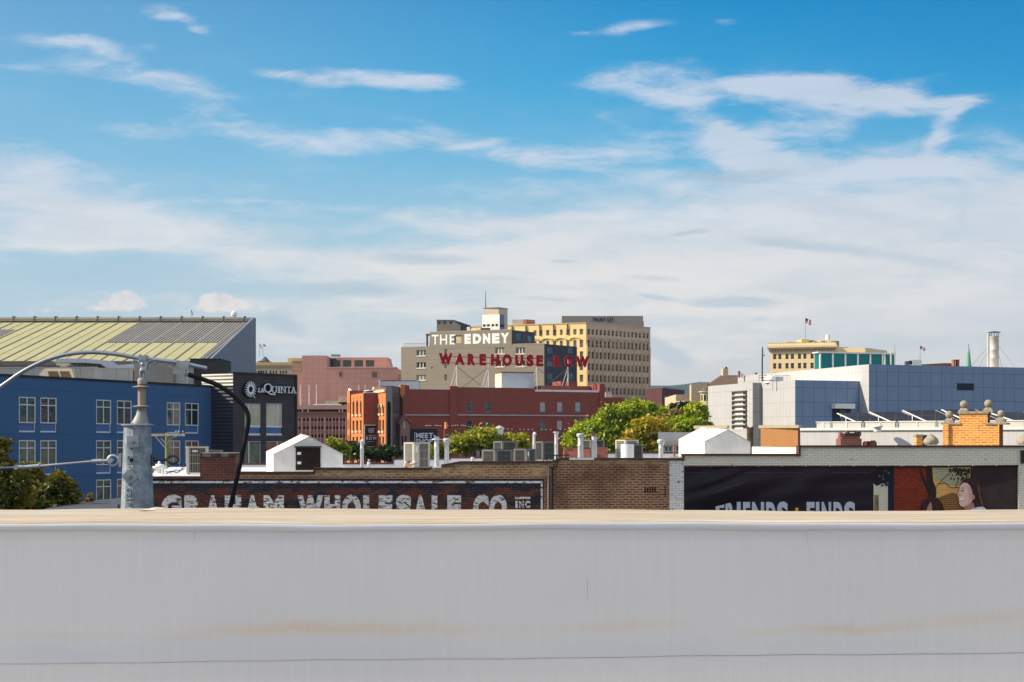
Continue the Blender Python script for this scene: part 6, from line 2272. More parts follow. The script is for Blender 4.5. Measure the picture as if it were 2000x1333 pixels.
m2.add([q(1382, 753.5, 8), q(1460, 753.5, 8), q(1440, 733.5, 20), q(1408, 733.5, 20), q(1378, 753.5, 32)], [(0, 1, 2, 3), (0, 3, 4)])
m2.add([q(1317, 787, 3.5), q(1350, 784, 1), q(1350, 767.5, 12)], [(0, 1, 2)])
m2.add([q(1347, 788, 1.5), q(1384, 800, 1.5), q(1384, 778, 8), q(1350, 769, 12)], [(0, 1, 2, 3)])
m2.build('roof', BRROOF, cv)
m2 = MB()
m2.extrude([q(1317, 786.5, 3), q(1337, 785.5, 2), q(1337, 783, 2), q(1318, 784, 3)], (0, 1.5, 0))
m2.box(X(1319, Yv + 3), X(1330, Yv + 3), Yv + 3.2, Yv + 5, Z(792, Yv), Z(786, Yv))
m2.build('eave_cornice', pm('pale_green_cornice', (.5, .52, .38), .7), cv)
tc_ = (X(1381, Yv - 3), Yv - 3)
m2 = MB()
m2.lathe(tc_, [(1.5, Z(800, Yv)), (1.5, Z(769.5, Yv))], 18)
m2.build('turret_wall', pm('turret_cream', (.56, .47, .28), .8, .06), cv)
m2 = MB()
m2.lathe(tc_, [(1.95, Z(767.5, Yv)), (1.95, Z(765.8, Yv))], 18)
m2.lathe(tc_, [(1.72, Z(769.4, Yv)), (1.72, Z(767.6, Yv))], 18)
m2.build('turret_cornice', MATS['pale_green_cornice'], cv)
m2 = MB().lathe(tc_, [(2.0, Z(765.7, Yv)), (.9, Z(757, Yv)), (.35, Z(751, Yv)), (.02, Z(749.5, Yv))], 18)
m2.build('turret_roof', BRROOF, cv)
m2 = MB()
for a in (-150, -118, -88, -60, -32):
    aa = R(a)
    c_ = Vector((tc_[0] + 1.5 * math.cos(aa), tc_[1] + 1.5 * math.sin(aa)))
    t2 = Vector((-math.sin(aa), math.cos(aa)))
    m2.obox(c_, t2, -.22, .22, -.06, .05, Z(784, Yv), Z(772.5, Yv))
m2.build('turret_window', G_DARK, cv)
m2 = MB()
m2.box(X(1376, Yv), X(1388, Yv), Yv - 5, Yv - 1.6, 0, Z(784.6, Yv))
m2.build('grey_plinth', panel('blue_grey_stone', (.24, .27, .30), (.17, .19, .21), 3, 1.0, .06), cv)
m2 = MB()
m2.box(X(1411, Yv + 20), X(1421, Yv + 20), Yv + 19, Yv + 22, Z(736, Yv + 20), Z(720.5, Yv + 20))
m2.build('chimney', SAND, cv)
m2 = MB()
m2.ball((X(1419, Yv + 20), Yv + 20.5, Z(719, Yv + 20)), .32, 8)
m2.build('cowl', DARKMETAL, cv)

# ================================================================== PALE PANELLED MUSEUM BLOCK ON THE RIGHT
Yu = 185.0
U1 = Vector((X(1697, Yu), Yu))
zu = Z(712, Yu)
U0 = U1 + E2 * hit(U1, E2, 1441)
U2 = U1 + E1 * 46
PAN_L = panel('pale_grey_panels', (.42, .42, .42), (.28, .28, .285), .82, 1.85, .035, ox=.1, oy=-(zu % 1.85) + .95, rough=.5, var=.06)
PAN_B = panel('shade_blue_panels', (.145, .235, .375), (.07, .12, .20), 1.68, 1.85, .05, ox=.3, oy=-(zu % 1.85) + .95, rough=.42, var=.07)  # shaded panels: shade and blue sky reflection put into the colour
PAN_G = panel('grey_metal_panels', (.27, .28, .29), (.16, .165, .17), 1.68, 1.85, .05, ox=.3, oy=.4, rough=.5, var=.05)  # shaded returns of the pale panels, shade put into a darker grey
mu = thing('panelled_museum_block', 'large pale panelled block, shaded right-hand faces coloured deep blue', 'museum', (U1.x, U1.y, 0))
U3 = U2 + E2 * hit(U1, E2, 1441)
mb = MB()
mb.wall(U0, U1, 0, zu, [], .2, 0)
lv = (uz(U1, U2, 1869, 0)[0], uz(U1, U2, 1901, 0)[0], Z(764, 192), Z(751.5, 192))
mb.wall(U1, U2, 0, zu, [lv], .25, 1)
mb.quad((*U2, 0), (*U3, 0), (*U3, zu), (*U2, zu), 1)
mb.quad((*U3, 0), (*U0, 0), (*U0, zu), (*U3, zu), 0)
mb.quad((*U0, zu - .2), (*U1, zu - .2), (*U2, zu - .2), (*U3, zu - .2), 2)
mb.build('upper_wall', [PAN_L, PAN_B, W_MEMBRANE], mu)
m2 = MB()
for i in range(6):
    zz = lv[2] + (lv[3] - lv[2]) * (i + .15) / 6
    m2.obox(U1, E1, lv[0] + .02, lv[1] - .02, -.2, .03, zz, zz + .06)
m2.obox(U1, E1, lv[0] - .06, lv[1] + .1, .002, .06, lv[3] + .005, lv[3] + .09)
m2.obox(U1, E1, lv[1] + .005, lv[1] + .08, .002, .06, lv[2], lv[3])
lo = m2.build('louvre', pm('blue_louvre', (.05, .075, .11), .5), mu)
MB().obox(U1, E1, lv[0] + .01, lv[1] - .01, -.24, -.21, lv[2] + .01, lv[3] - .01).build('louvre_back', BLACK, lo)
# lower block
M1 = U1 + E2 * 2.1
L1 = M1 - E1 * hit(M1, -E1, 1553)
zl = Z(742.7, L1.y)
L0 = L1 + E2 * hit(L1, E2, 1487)
K1 = L0 - E1 * hit(L0, -E1, 1470)
K0_ = K1 + E2 * hit(K1, E2, 1383)
PAN_L2 = panel('pale_grey_panels_low', (.42, .42, .42), (.27, .27, .275), .82, 1.85, .035, ox=.35, oy=-(zl % 1.85) + .98, rough=.5, var=.06)
PAN_B2 = panel('shade_blue_panels_low', (.15, .245, .39), (.07, .12, .20), 1.68, 1.85, .05, ox=.0, oy=-(zl % 1.85) + .98, rough=.36, var=.07)  # lower panels, shade and sky reflection likewise put into the blue
mb = MB()
dvr = (uz(L1, M1, 1625, 0)[0], uz(L1, M1, 1662, 0)[0], 0, Z(799, 185.5))
mb.wall(L1, M1, 0, zl, [dvr], 1.2, 1)
mb.wall(L0, L1, 0, zl, [], .2, 0)
mb.wall(K1, L0, 0, zl, [], .2, 2)
hsl = []
for i in range(8):
    t0 = 765.8 + i * 9.35
    hsl.append((uz(K0_, K1, 1432.6, 0)[0], uz(K0_, K1, 1457.5, 0)[0], Z(t0 + 6.6, 196.5), Z(t0 + .8, 196.5)))
mb.wall(K0_, K1, 0, zl, hsl, .35, 0)
K9 = K0_ + E1 * 18
mb.quad((*K0_, 0), (*K0_, zl), (*K9, zl), (*K9, 0), 2)
mb.add([(*K0_, zl - .1), (*K1, zl - .1), (*L0, zl - .1), (*L1, zl - .1), (*M1, zl - .1), (*K9, zl - .1)], [(0, 1, 2, 3, 4, 5)], 3)
mb.build('lower_wall', [PAN_L2, PAN_B2, PAN_G, W_MEMBRANE], mu)
m2 = MB()
dK = (K1 - K0_).normalized()
for h in hsl:
    m2.obox(K0_, dK, h[0] + .01, h[1] - .01, -.34, -.2, h[2] + .01, h[3] - .01)
m2.build('slot_window', pm('slot_white', (.66, .63, .58), .5, .05), mu)
m2 = MB()
for h in hsl:
    w_ = h[1] - h[0]
    m2.obox(K0_, dK, h[1] - w_ * .32, h[1] - .02, -.199, -.15, h[2] + .02, h[3] - .02)
m2.build('slot_glass', G_DARK, mu)
m2 = MB()
for h in hsl:
    m2.obox(K0_, dK, h[0] - .2, h[1] + .25, .003, .22, h[3] + .02, h[3] + .10)
    m2.obox(K0_, dK, h[0] - .2, h[0] - .06, .003, .18, h[2], h[3])
m2.obox(K0_, dK, hsl[0][1] + .05, hsl[0][1] + .14, .003, .2, hsl[-1][2], hsl[0][3])
m2.build('slot_fins', pm('dark_fin', (.10, .095, .09), .6), mu)
m2 = MB()
for (t0, bt) in ((788, 798.5),):
    rr = (uz(L1, M1, 1624.2, 0)[0], uz(L1, M1, 1662.8, 0)[0], Z(798.5, 185.5), Z(789.3, 185.5))
    m2.obox(L1, (M1 - L1), rr[0], rr[1], .003, .9, rr[2], rr[3])
m2.build('door_canopy', W_PAINT, mu)
m2 = MB()
for a, b_ in ((1632.3, 1633.2), (1650, 1662)):
    m2.obox(L1, (M1 - L1), uz(L1, M1, a, 0)[0], uz(L1, M1, b_, 0)[0], -1.15, -1.0, 0, Z(800, 185.5))
m2.build('door_post', pm('door_blue', (.20, .26, .34), .5), mu)
m2 = MB().obox(L1, (M1 - L1), dvr[0], dvr[1], -1.19, -1.16, 0, dvr[3])
m2.build('door_back', pm('door_recess', (.05, .075, .12), .5), mu)
# roof clutter on the lower block: drum, rails, lamp mast
t_ = thing('rooftop_drum', 'white drum shaped roof unit with grey flank by the lamp mast', 'roof unit', (X(1515, 192), 192, zl))
MB().lathe((X(1506, 190), 190.5), [(.75, zl - .1), (.75, Z(736.5, 190.5)), (.55, Z(735, 190.5))], 18).build('drum', W_PAINT, t_)
MB().box(X(1516.5, 190), X(1530, 190), 190.2, 192, zl - .1, Z(735.8, 190)).build('box', pm('blue_grey_casing', (.30, .36, .42), .5), t_)
m2 = MB()
for px in (1482.5, 1496.5):
    m2.tube([(X(px, 189), 189, zl), (X(px, 189), 189, Z(733, 189))], .035, 5)
for yy in (733.3, 738):
    m2.tube([(X(1482.5, 189), 189, Z(yy, 189)), (X(1496.5, 189), 189, Z(yy, 189))], .035, 5)
m2.tube([(X(1488, 189), 189, Z(744, 189)), (X(1513, 189), 189, Z(743.2, 189))], .06, 5)
for px in (1531, 1535, 1539, 1543):
    m2.tube([(X(px, 190), 190, zl), (X(px, 190), 190, Z(734, 190))], .03, 5)
m2.tube([(X(1514, 190), 190, Z(734, 190)), (X(1543, 190), 190, Z(734, 190))], .03, 5)
m2.build('guard_rail', pm('rust_rail', (.20, .16, .12), .6), t_)
t_ = thing('lamp_mast', 'slim black lamp mast with a small bracket on the pale block', 'lamp mast', (X(1488.7, 188), 188, zl))
MB().tube([(X(1488.7, 188), 188, Z(745, 188)), (X(1488.7, 188), 188, Z(700, 188)), (X(1488.7, 188), 188, Z(677.5, 188))], [.10, .09, .06], 7).build('mast', DARKMETAL, t_)
m2 = MB()
m2.tube([(X(1489, 188), 188, Z(679, 188)), (X(1491.5, 188), 188, Z(690, 188)), (X(1492.6, 188), 188, Z(694, 188))], .025, 5)
m2.tube([(X(1489, 188), 188, Z(696.5, 188)), (X(1492.5, 188), 188, Z(695, 188))], .035, 5)
m2.box(X(1491, 188), X(1493.3, 188), 187.9, 188.1, Z(695.5, 188), Z(693.6, 188))
m2.build('bracket', DARKMETAL, t_)
for (px, t0, lb, c_) in ((1443.5, 725.5, 'small red brown chimney pot at the left end of the pale block', (.22, .06, .05)), (1449.5, 730, 'tiny white roof vent next to the red chimney pot', (.6, .58, .55)), (1476.5, 728.5, 'low dark red roof vent left of the lamp mast', (.20, .05, .05))):
    t_ = thing('roof_vent', lb, 'roof vent', (X(px, 216), 216, zu), 'vents along the pale block roof')
    w_ = 2.2 * 216 / F
    MB().lathe((X(px, 216), 216), [(w_, zu - .3), (w_, Z(t0 + 2, 216))], 8).build('pipe', pm('vent_%d' % int(px), c_, .7), t_)
    MB().lathe((X(px, 216), 216), [(w_ * 1.5, Z(t0 + 2, 216) + .003), (w_ * 1.2, Z(t0, 216)), (w_ * .5, Z(t0 - .6, 216))], 8).build('cowl', MATS['vent_%d' % int(px)], t_)

# teal glazed pavilion behind
Yt_ = 215.0
tg = thing('teal_glass_pavilion', 'long teal glass pavilion with white mullions behind the pale block', 'pavilion', (X(1670, Yt_), Yt_, 0))
ta, tb = Vector((X(1600.5, Yt_), Yt_)), Vector((X(1747.5, 218.5), 218.5))
dT = (tb - ta).normalized()
LT = (tb - ta).length
zt0, zt1_ = Z(724, Yt_), Z(690, Yt_)
TEAL = glass('teal_glass', (.0, .115, .125), .12, 1.45, .03, .2, spec=.15)
m2 = MB().obox(ta, dT, .05, LT - .02, -1.6, -.12, 6, zt1_ - .05)
m2.build('glazing', TEAL, tg)
m2 = MB()
for i in range(6):
    u = LT * (i * .1655)
    m2.obox(ta, dT, u, u + .22, -.1, .1, 6, zt1_ - .06)
m2.obox(ta, dT, LT * .945 , LT * .945 + .12, -.1, .1, 6, zt1_ - .06)
m2.build('mullion', pm('pale_mullion', (.52, .56, .56), .5), tg)
m2 = MB().obox(ta, dT, -.3, LT + .1, -1.8, .2, zt1_, zt1_ + .22)
m2.build('roof_edge', GREYST, tg)
for i, (px, t0, lb) in enumerate(((1728.5, 689, 'shortest of the three pale masts by the teal pavilion'), (1739.5, 671, 'middle pale mast with T top by the teal pavilion'), (1747.7, 674.5, 'right pale mast with T top at the teal pavilion corner'))):
    t_ = thing('antenna_mast', lb, 'antenna', (X(px, 205), 205, zu - 1), 'masts by the teal pavilion')
    MB().tube([(X(px, 205), 205, zu - 2), (X(px, 205), 205, Z(t0 + 14, 205)), (X(px, 205), 205, Z(t0, 205))], [.11, .08, .03], 6).build('mast', pm('mast_tan', (.46, .44, .36), .6) if 'mast_tan' not in MATS else MATS['mast_tan'], t_)
    MB().box(X(px - 1.8, 205), X(px + 1.8, 205), 204.95, 205.05, Z(t0, 205), Z(t0 - .6, 205)).build('cross_arm', MATS['mast_tan'], t_)

# cream corner building with cornice
Yc_ = 560.0
cc_ = thing('cream_corner_building', 'cream stone corner building with deep bracketed cornice and square windows', 'building', (X(1590, Yc_), Yc_, 0))
k1 = Vector((X(1690, Yc_), Yc_))
DLc = Vector((-.955, .2966)).normalized()
k0 = k1 + DLc * hit(k1, DLc, 1503.5)
dC = -DLc
zct = Z(686, Yc_ + 20)
hs_ = []
xs = [(1510, 1516.2), (1520, 1526.2), (1534, 1540.2), (1544.6, 1550.8), (1558.4, 1564.6), (1569, 1575.2), (1583, 1589.2), (1593, 1599.2), (1606, 1612), (1616, 1622)]
for (a, b_) in xs:
    for (t0, bt) in ((697.2, 707), (714.6, 725), (732, 742)):
        hs_.append((uz(k0, k1, a, 0)[0], uz(k0, k1, b_, 0)[0], Z(bt, Yc_ + 28), Z(t0, Yc_ + 28)))
CRM = panel('cream_ashlar', (.86, .67, .38), (.76, .58, .32), 3.0, .9, .05, rough=.85, var=.05, spec=.2)
mb = MB().wall(k0, k1, 0, zct, hs_, .5)
k2 = k1 + Vector((.6, .8)) * 22
k3 = k2 + (k0 - k1)
mb.quad((*k1, 0), (*k2, 0), (*k2, zct), (*k1, zct))
mb.quad((*k3, 0), (*k0, 0), (*k0, zct), (*k3, zct))
mb.quad((*k0, zct), (*k1, zct), (*k2, zct), (*k3, zct))
mb.build('wall', CRM, cc_)
for h in hs_:
    if h[3] < Z(730, Yc_ + 28):
        continue
    m2 = MB()
    m2.obox(k0, dC, h[0] + .01, h[1] - .01, -.42, -.3, (h[2] + h[3]) / 2 - .07, (h[2] + h[3]) / 2 + .07)
    m2.obox(k0, dC, h[0] + .01, h[1] - .01, -.42, -.3, h[3] - .16, h[3] - .01)
    f = m2.build('window', BFR, cc_)
    MB().obox(k0, dC, h[0] + .01, h[1] - .01, -.49, -.43, h[2] + .01, h[3] - .01).build('pane', glass('brown_pane', (.07, .06, .05), .08, 1.5, .1, .3) if 'brown_pane' not in MATS else MATS['brown_pane'], f)
LCc = (k1 - k0).length
m2 = MB()
uE = uz(k0, k1, 1633, 0)[0]
m2.obox(k0, dC, -.8, uE, -8, .8, zct + .002, zct + .6)
m2.obox(k0, dC, -1.1, uE + .3, -8, 1.3, zct + .602, zct + 1.5)
m2.obox(k0, dC, -.6, uE - .2, -8, .4, zct + 1.502, zct + 2.4)
m2.build('cornice', pm('cornice_cream', (.74, .58, .33), .8, .05, .3), cc_)
m2 = MB()
for i in range(22):
    u = -.3 + i * (uE / 21.5)
    m2.obox(k0, dC, u, u + .55, .003, .7, zct - .9, zct - .003)
m2.build('cornice_brackets', pm('bracket_brown', (.22, .16, .09), .8), cc_)
MB().obox(k0, dC, -.3, uE - .3, -7.5, .45, zct + 2.405, zct + 2.6).build('copper_gutter', pm('copper_green', (.35, .42, .30), .7), cc_)
m2 = MB()
pw = lambda a, b_, t0, bt, y0, y1, mi=0: m2.box(X(a, Yc_ + y0), X(b_, Yc_ + y0), Yc_ + y0, Yc_ + y1, Z(bt, Yc_ + y0), Z(t0, Yc_ + y0), mi)
pw(1534.5, 1565, 668.3, 682, 26, 36)
pw(1565.2, 1580, 663.2, 682, 24, 34)
m2.build('gold_penthouse', pm('gold_render', (.72, .47, .14), .8, .06, .3), cc_)
m2 = MB()
pw(1580.2, 1590, 665, 682, 27, 36)
pw(1590.2, 1639, 666.5, 684, 20, 38)
pw(1639.2, 1656.5, 679, 690, 12, 30)
pw(1656.8, 1708, 685.5, 694, 12, 26)
m2.build('grey_penthouse', pm('dun_render', (.22, .19, .155), .85, .08, .3), cc_)
m2 = MB()
m2.prism([(X(1595, Yc_ + 19), Yc_ + 19), (X(1604, Yc_ + 18), Yc_ + 18), (X(1604, Yc_ + 25), Yc_ + 25), (X(1595, Yc_ + 25), Yc_ + 25)], Z(674, Yc_ + 19), Z(664.3, Yc_ + 19))
m2.prism([(X(1613, Yc_ + 19), Yc_ + 19), (X(1624, Yc_ + 18), Yc_ + 18), (X(1624, Yc_ + 25), Yc_ + 25), (X(1613, Yc_ + 25), Yc_ + 25)], Z(675, Yc_ + 19), Z(664.6, Yc_ + 19))
m2.box(X(1675, Yc_), X(1684, Yc_), Yc_ + 11, Yc_ + 14, Z(690, Yc_), Z(684.5, Yc_))
m2.build('stone_bay', STONE, cc_)
m2 = MB().lathe((X(1617, Yc_ + 20), Yc_ + 20), [(.9, Z(664.5, Yc_ + 20)), (.9, Z(654.5, Yc_ + 20))], 10)
m2.build('white_flue', W_PAINT, cc_)
m2 = MB()
for a, t0 in ((1543, 672), (1562, 672)):
    m2.box(X(a, Yc_ + 25.9), X(a + 3.2, Yc_ + 25.9), Yc_ + 25.8, Yc_ + 25.99, Z(t0 + 4, Yc_ + 26), Z(t0, Yc_ + 26))
m2.build('penthouse_window', G_DARK, cc_)

# skyline bits above the blue wall
t_ = thing('rooftop_cooler', 'grey slatted cooling box on the skyline above the blue wall', 'cooling unit', (X(1790, 200), 200, zu))
MB().box(X(1782.5, 200), X(1800, 200), 200, 203, zu - .3, Z(703, 200)).build('casing', pm('blue_grey_unit', (.34, .37, .40), .5, .06), t_)
m2 = MB()
for i in range(4):
    m2.box(X(1777, 200), X(1782.3, 200), 200.1, 202.8, Z(710.6 - i * 2, 200), Z(711.8 - i * 2, 200) + .0)
m2.build('slats', DARKMETAL, t_)
t_ = thing('brick_roof_ridge', 'low rusty roof ridge and stubby brick chimney above the blue wall', 'roof', (X(1840, 420), 420, 30))
m2 = MB()
m2.prism([(X(1800, 420), 420), (X(1861, 420), 420), (X(1861, 420), 430), (X(1800, 420), 430)], 20, Z(712, 420))
m2.extrude([(X(1800, 420), 420.1, Z(712, 420)), (X(1861, 420), 420.1, Z(712, 420)), (X(1861, 420), 420.1, Z(710, 420)), (X(1845, 420), 420.1, Z(709.5, 420))], (0, 9, 0))
m2.build('roof', pm('rust_roof', (.22, .08, .05), .8, .1), t_)
m2 = MB()
for a in (1860.5, 1868.5):
    m2.box(X(a, 418), X(a + 3.4, 418), 417, 419, 22, Z(704.2, 418))
m2.box(X(1860.2, 418), X(1872.2, 418), 416.9, 419.1, Z(704.1, 418), Z(703.2, 418))
m2.build('chimney', MATS['rust_brick'], t_)
t_ = thing('green_spire', 'slender green copper church spire on the skyline', 'spire', (X(1892, 620), 620, 0))
MB().lathe((X(1892, 620), 620), [(1.9, 20), (1.9, Z(735, 620)), (1.05, Z(712, 620)), (.55, Z(690, 620)), (.05, Z(676, 620))], 8, 0, False, rot=.3).build('spire', pm('verdigris', (.09, .30, .17), .7, .12, .2), t_)
MB().tube([(X(1892, 620), 620, Z(678, 620)), (X(1892, 620), 620, Z(673, 620))], .12, 5).build('finial', DARKMETAL, t_)
t_ = thing('metal_flue', 'tall stainless steel flue with conical rain cap and guy wires', 'flue', (X(1941, 196), 196, zu))
SS = pm('stainless', (.46, .43, .38), .4, .05, .6, metal=.2)
cxf = X(1941.8, 196)
kf = 196 / F
MB().lathe((cxf, 196), [(8.8 * kf, zu - .4), (8.8 * kf, Z(700, 196)), (9.2 * kf, Z(699.6, 196)), (8.8 * kf, Z(699, 196)), (8.8 * kf, Z(684, 196)), (9.2 * kf, Z(683.5, 196)), (8.8 * kf, Z(683, 196)), (8.8 * kf, Z(659, 196)), (9.5 * kf, Z(658.6, 196)), (9.5 * kf, Z(657.2, 196))], 20).build('stack', SS, t_)
m2 = MB().lathe((cxf + .1 * kf, 196), [(12.6 * kf, Z(650, 196)), (12 * kf, Z(649.2, 196)), (4 * kf, Z(647.4, 196)), (.5 * kf, Z(647, 196))], 18)
m2.build('rain_cap', pm('dark_cap', (.10, .085, .075), .5, .1), t_)
m2 = MB()
for a in range(0, 360, 72):
    m2.tube([(cxf + 7 * kf * math.cos(R(a)), 196 + 7 * kf * math.sin(R(a)), Z(657.5, 196)), (cxf + 10 * kf * math.cos(R(a)), 196 + 10 * kf * math.sin(R(a)), Z(649.8, 196))], .05, 5)
m2.build('cap_stays', DARKMETAL, t_)
m2 = MB().tube([(X(1930.2, 195), 195, zu - .3), (X(1930.2, 195), 195, Z(655, 195)), (X(1930.6, 195), 195, Z(652.5, 195))], 2.1 * kf, 9)
m2.build('side_pipe', SS, t_)
m2 = MB()
for (a, b_) in ((1897, 713.6), (1913, 713.8), (1957, 714.5), (1981, 714.8)):
    m2.tube([(cxf, 196, Z(664, 196)), (X(a, 200), 200, Z(b_ + 2, 200))], .018, 4)
m2.build('guy_wire', DARKMETAL, t_)

# ================================================================== OLD BRICK COMMERCIAL BLOCK ACROSS THE STREET
YG = 60.0
YB = 83.0
k = YG / F
gx = lambda px: X(px, YG)
gz = lambda py: Z(py, YG)
gr_ = thing('painted_brick_building', 'long old brick building with faded painted wall lettering and stepped brown coping', 'building', (gx(900), YG, 0))


def old_brick(name, paint=None, smear=(934, 926)):
    """worn common brick; paint = (x0,x1,z0,z1) of a faded dark blue-black field"""
    m, t, b = base_mat(name)
    uv = uvsock(t)
    nz = t.new('ShaderNodeTexNoise')
    t.l.new(uv, nz.inputs[0])
    nz.inputs['Scale'].default_value = 7
    nz.inputs['Detail'].default_value = 3
    vm = t.new('ShaderNodeVectorMath', operation='SUBTRACT')
    t.l.new(nz.outputs[1], vm.inputs[0])
    vm.inputs[1].default_value = (.5, .5, .5)
    vs_ = t.new('ShaderNodeVectorMath', operation='SCALE')
    t.l.new(vm.outputs[0], vs_.inputs[0])
    vs_.inputs[3].default_value = .055
    va = t.new('ShaderNodeVectorMath', operation='ADD')
    t.l.new(uv, va.inputs[0])
    t.l.new(vs_.outputs[0], va.inputs[1])
    # rows are drawn at twice the course height so that the bond still reads at this distance
    br = brick_nodes(t, va.outputs[0], (.31, .064, .034), (.165, .040, .026), (.42, .29, .165), .30, .105, .034)
    cell = t.noise(t.mapping(uv, scale=(3.4, 9.5, 1)), 1.0, 2, .5)
    c = t.mix(t.smooth(cell, .55, .7), br.outputs[0], (.29, .20, .12))
    big = t.noise(t.mapping(uv, loc=(3, 1, 0)), .55, 5, .6)
    c = t.mix(t.math('MULTIPLY', t.smooth(big, .42, .66), .62), c, (.085, .038, .028))
    sp_ = t.new('ShaderNodeSeparateXYZ')
    t.l.new(uv, sp_.inputs[0])
    # smeared light mortar near the top of the wall
    top = t.math('MULTIPLY', t.smooth(sp_.outputs[1], gz(smear[0]), gz(smear[1])), t.smooth(big, .25, .55))
    c = t.mix(t.math('MULTIPLY', top, t.math('MULTIPLY_ADD', t.smooth(cell, .35, .6), .6, .2)), c, (.66, .45, .24))
    if paint:
        x0_, x1_, z0_, z1_ = paint
        inx = t.math('MULTIPLY', t.smooth(sp_.outputs[0], x0_, x0_ + .03), t.smooth(sp_.outputs[0], x1_, x1_ - .03))
        inz = t.smooth(sp_.outputs[1], z1_, z1_ - .05)
        fld = t.math('MULTIPLY', inx, inz)
        wear = t.noise(t.mapping(uv, scale=(1, 2.2, 1), loc=(9, 4, 0)), .85, 8, .68)
        wear2 = t.noise(t.mapping(uv, scale=(4.0, 9.0, 1)), 1.3, 4, .6)
        keep = t.math('ADD', t.math('MULTIPLY', wear, .75), t.math('MULTIPLY', wear2, .35))
        # the top band stays darkest
        keep = t.math('ADD', keep, t.math('MULTIPLY', t.smooth(sp_.outputs[1], gz(962), gz(944)), .10))
        mk = t.math('MULTIPLY', fld, t.smooth(keep, .50, .60))
        rough_c = t.mix(t.smooth(wear2, .3, .7), (.012, .014, .022), (.035, .036, .052))
        mm = t.mix(t.math('MULTIPLY', br.outputs[1], .25), rough_c, (.10, .09, .09))
        # inside the field worn brick is dark and red, without the pale mortar
        wornc = t.mix(t.math('MULTIPLY', t.smooth(cell, .4, .65), .55), (.135, .036, .020), (.055, .022, .018))
        c = t.mix(t.math('MULTIPLY', fld, .85), c, wornc)
        c = t.mix(mk, c, mm)
    t.l.new(c, b.inputs['Base Color'])
    b.inputs['Roughness'].default_value = .9
    b.inputs['Specular IOR Level'].default_value = .15
    bn = t.new('ShaderNodeBump')
    bn.inputs['Strength'].default_value = .8
    bn.inputs['Distance'].default_value = .02
    t.l.new(t.math('SUBTRACT', 1.0, br.outputs[1]), bn.inputs['Height'])
    t.l.new(bn.outputs[0], b.inputs['Normal'])
    return m


def painted_brick(name, c0, worn=.5, letters=False, wear_c=(.10, .05, .04)):
    """whitewashed brick: paint over courses with flakes missing"""
    m, t, b = base_mat(name)
    uv = uvsock(t)
    br = brick_nodes(t, uv, c0, tuple(x * .93 for x in c0), tuple(x * .7 for x in c0), .30, .105, .008 if 'faded' in name else .018)
    n = t.noise(t.mapping(uv, scale=(2.2, 6.0, 1)), 1.6, 5, .68)
    big = t.noise(uv, .35, 4, .6)
    c = t.mix(t.math('MULTIPLY', t.smooth(big, .35, .7), .35), br.outputs[0], tuple(x * .75 for x in c0))
    c = t.mix(t.math('MULTIPLY', t.smooth(n, worn, worn + .05), .95), c, wear_c)
    t.l.new(c, b.inputs['Base Color'])
    b.inputs['Roughness'].default_value = .85
    bn = t.new('ShaderNodeBump')
    bn.inputs['Strength'].default_value = .5
    bn.inputs['Distance'].default_value = .012
    t.l.new(t.math('SUBTRACT', 1.0, br.outputs[1]), bn.inputs['Height'])
    t.l.new(bn.outputs[0], b.inputs['Normal'])
    return m


OLDB = old_brick('old_brick_signwall', (gx(262), gx(1063), 0, gz(934.5)))
OLDP = old_brick('old_brick_plain', None, (912, 900))
GWHITE = painted_brick('grey_white_brick', (.80, .765, .61), .63, wear_c=(.06, .04, .035))
GPIER = painted_brick('white_pier_brick', (.82, .80, .72), .58, wear_c=(.035, .03, .03))
PAINTW = painted_brick('faded_white_paint', (.86, .83, .78), .525, wear_c=(.13, .045, .03))

xs0 = 262
prof = [(xs0, 936), (391, 936), (391, 926), (614.5, 926), (615.5, 918), (838, 918), (843, 915.5), (850, 914), (862, 912), (872, 910.5), (897, 905.6), (1078, 905), (1087, 901), (1095, 898.5), (1307.5, 899.5)]
mb = MB()
bot = [(gx(xs0), YG, 0), (gx(1079), YG, 0)]
p1 = [p_ for p_ in prof if p_[0] <= 1078] + [(1079, 905)]
mb.add([(gx(a), YG, 0) for a, _ in (p1[0], p1[-1])] + [(gx(a), YG, gz(b_)) for a, b_ in reversed(p1)], [tuple(range(len(p1) + 2))])
mb.quad((gx(xs0), YB, 0), (gx(xs0), YG, 0), (gx(xs0), YG, gz(936)), (gx(xs0), YB, gz(936)))
mb.build('sign_wall', OLDB, gr_)
p2_ = [(1079, 905)] + [p_ for p_ in prof if p_[0] > 1079]
mb = MB()
mb.add([(gx(a), YG, 0) for a, _ in (p2_[0], p2_[-1])] + [(gx(a), YG, gz(b_)) for a, b_ in reversed(p2_)], [tuple(range(len(p2_) + 2))])
mb.build('plain_brick_wall', OLDP, gr_)
# grey-white section: pier, band and the wall behind the banner
mb = MB()
mb.wall((gx(1307.6), YG - .03), (gx(1335.5), YG - .03), 0, gz(892), [], .2, 0)
mb.quad((gx(1307.6), YG, 0), (gx(1307.6), YG - .03, 0), (gx(1307.6), YG - .03, gz(892)), (gx(1307.6), YG, gz(892)), 0)
mb.build('white_pier', GPIER, gr_)
mb = MB()
r_ban = (gx(1336) - gx(1335.5), gx(1989) - gx(1335.5), 0, gz(909.5))
mb.wall((gx(1335.5), YG - .02), (gx(1561), YG - .02), gz(909.5), gz(891), [], .2, 0)
mb.wall((gx(1561), YG - .02), (gx(2100), YG - .02), gz(909.5), gz(874.5), [], .2, 0)
mb.quad((gx(1335.5), YG - .02, gz(909.5)), (gx(1335.5), YG + .3, gz(909.5)), (gx(2100), YG + .3, gz(909.5)), (gx(2100), YG - .02, gz(909.5)), 0)
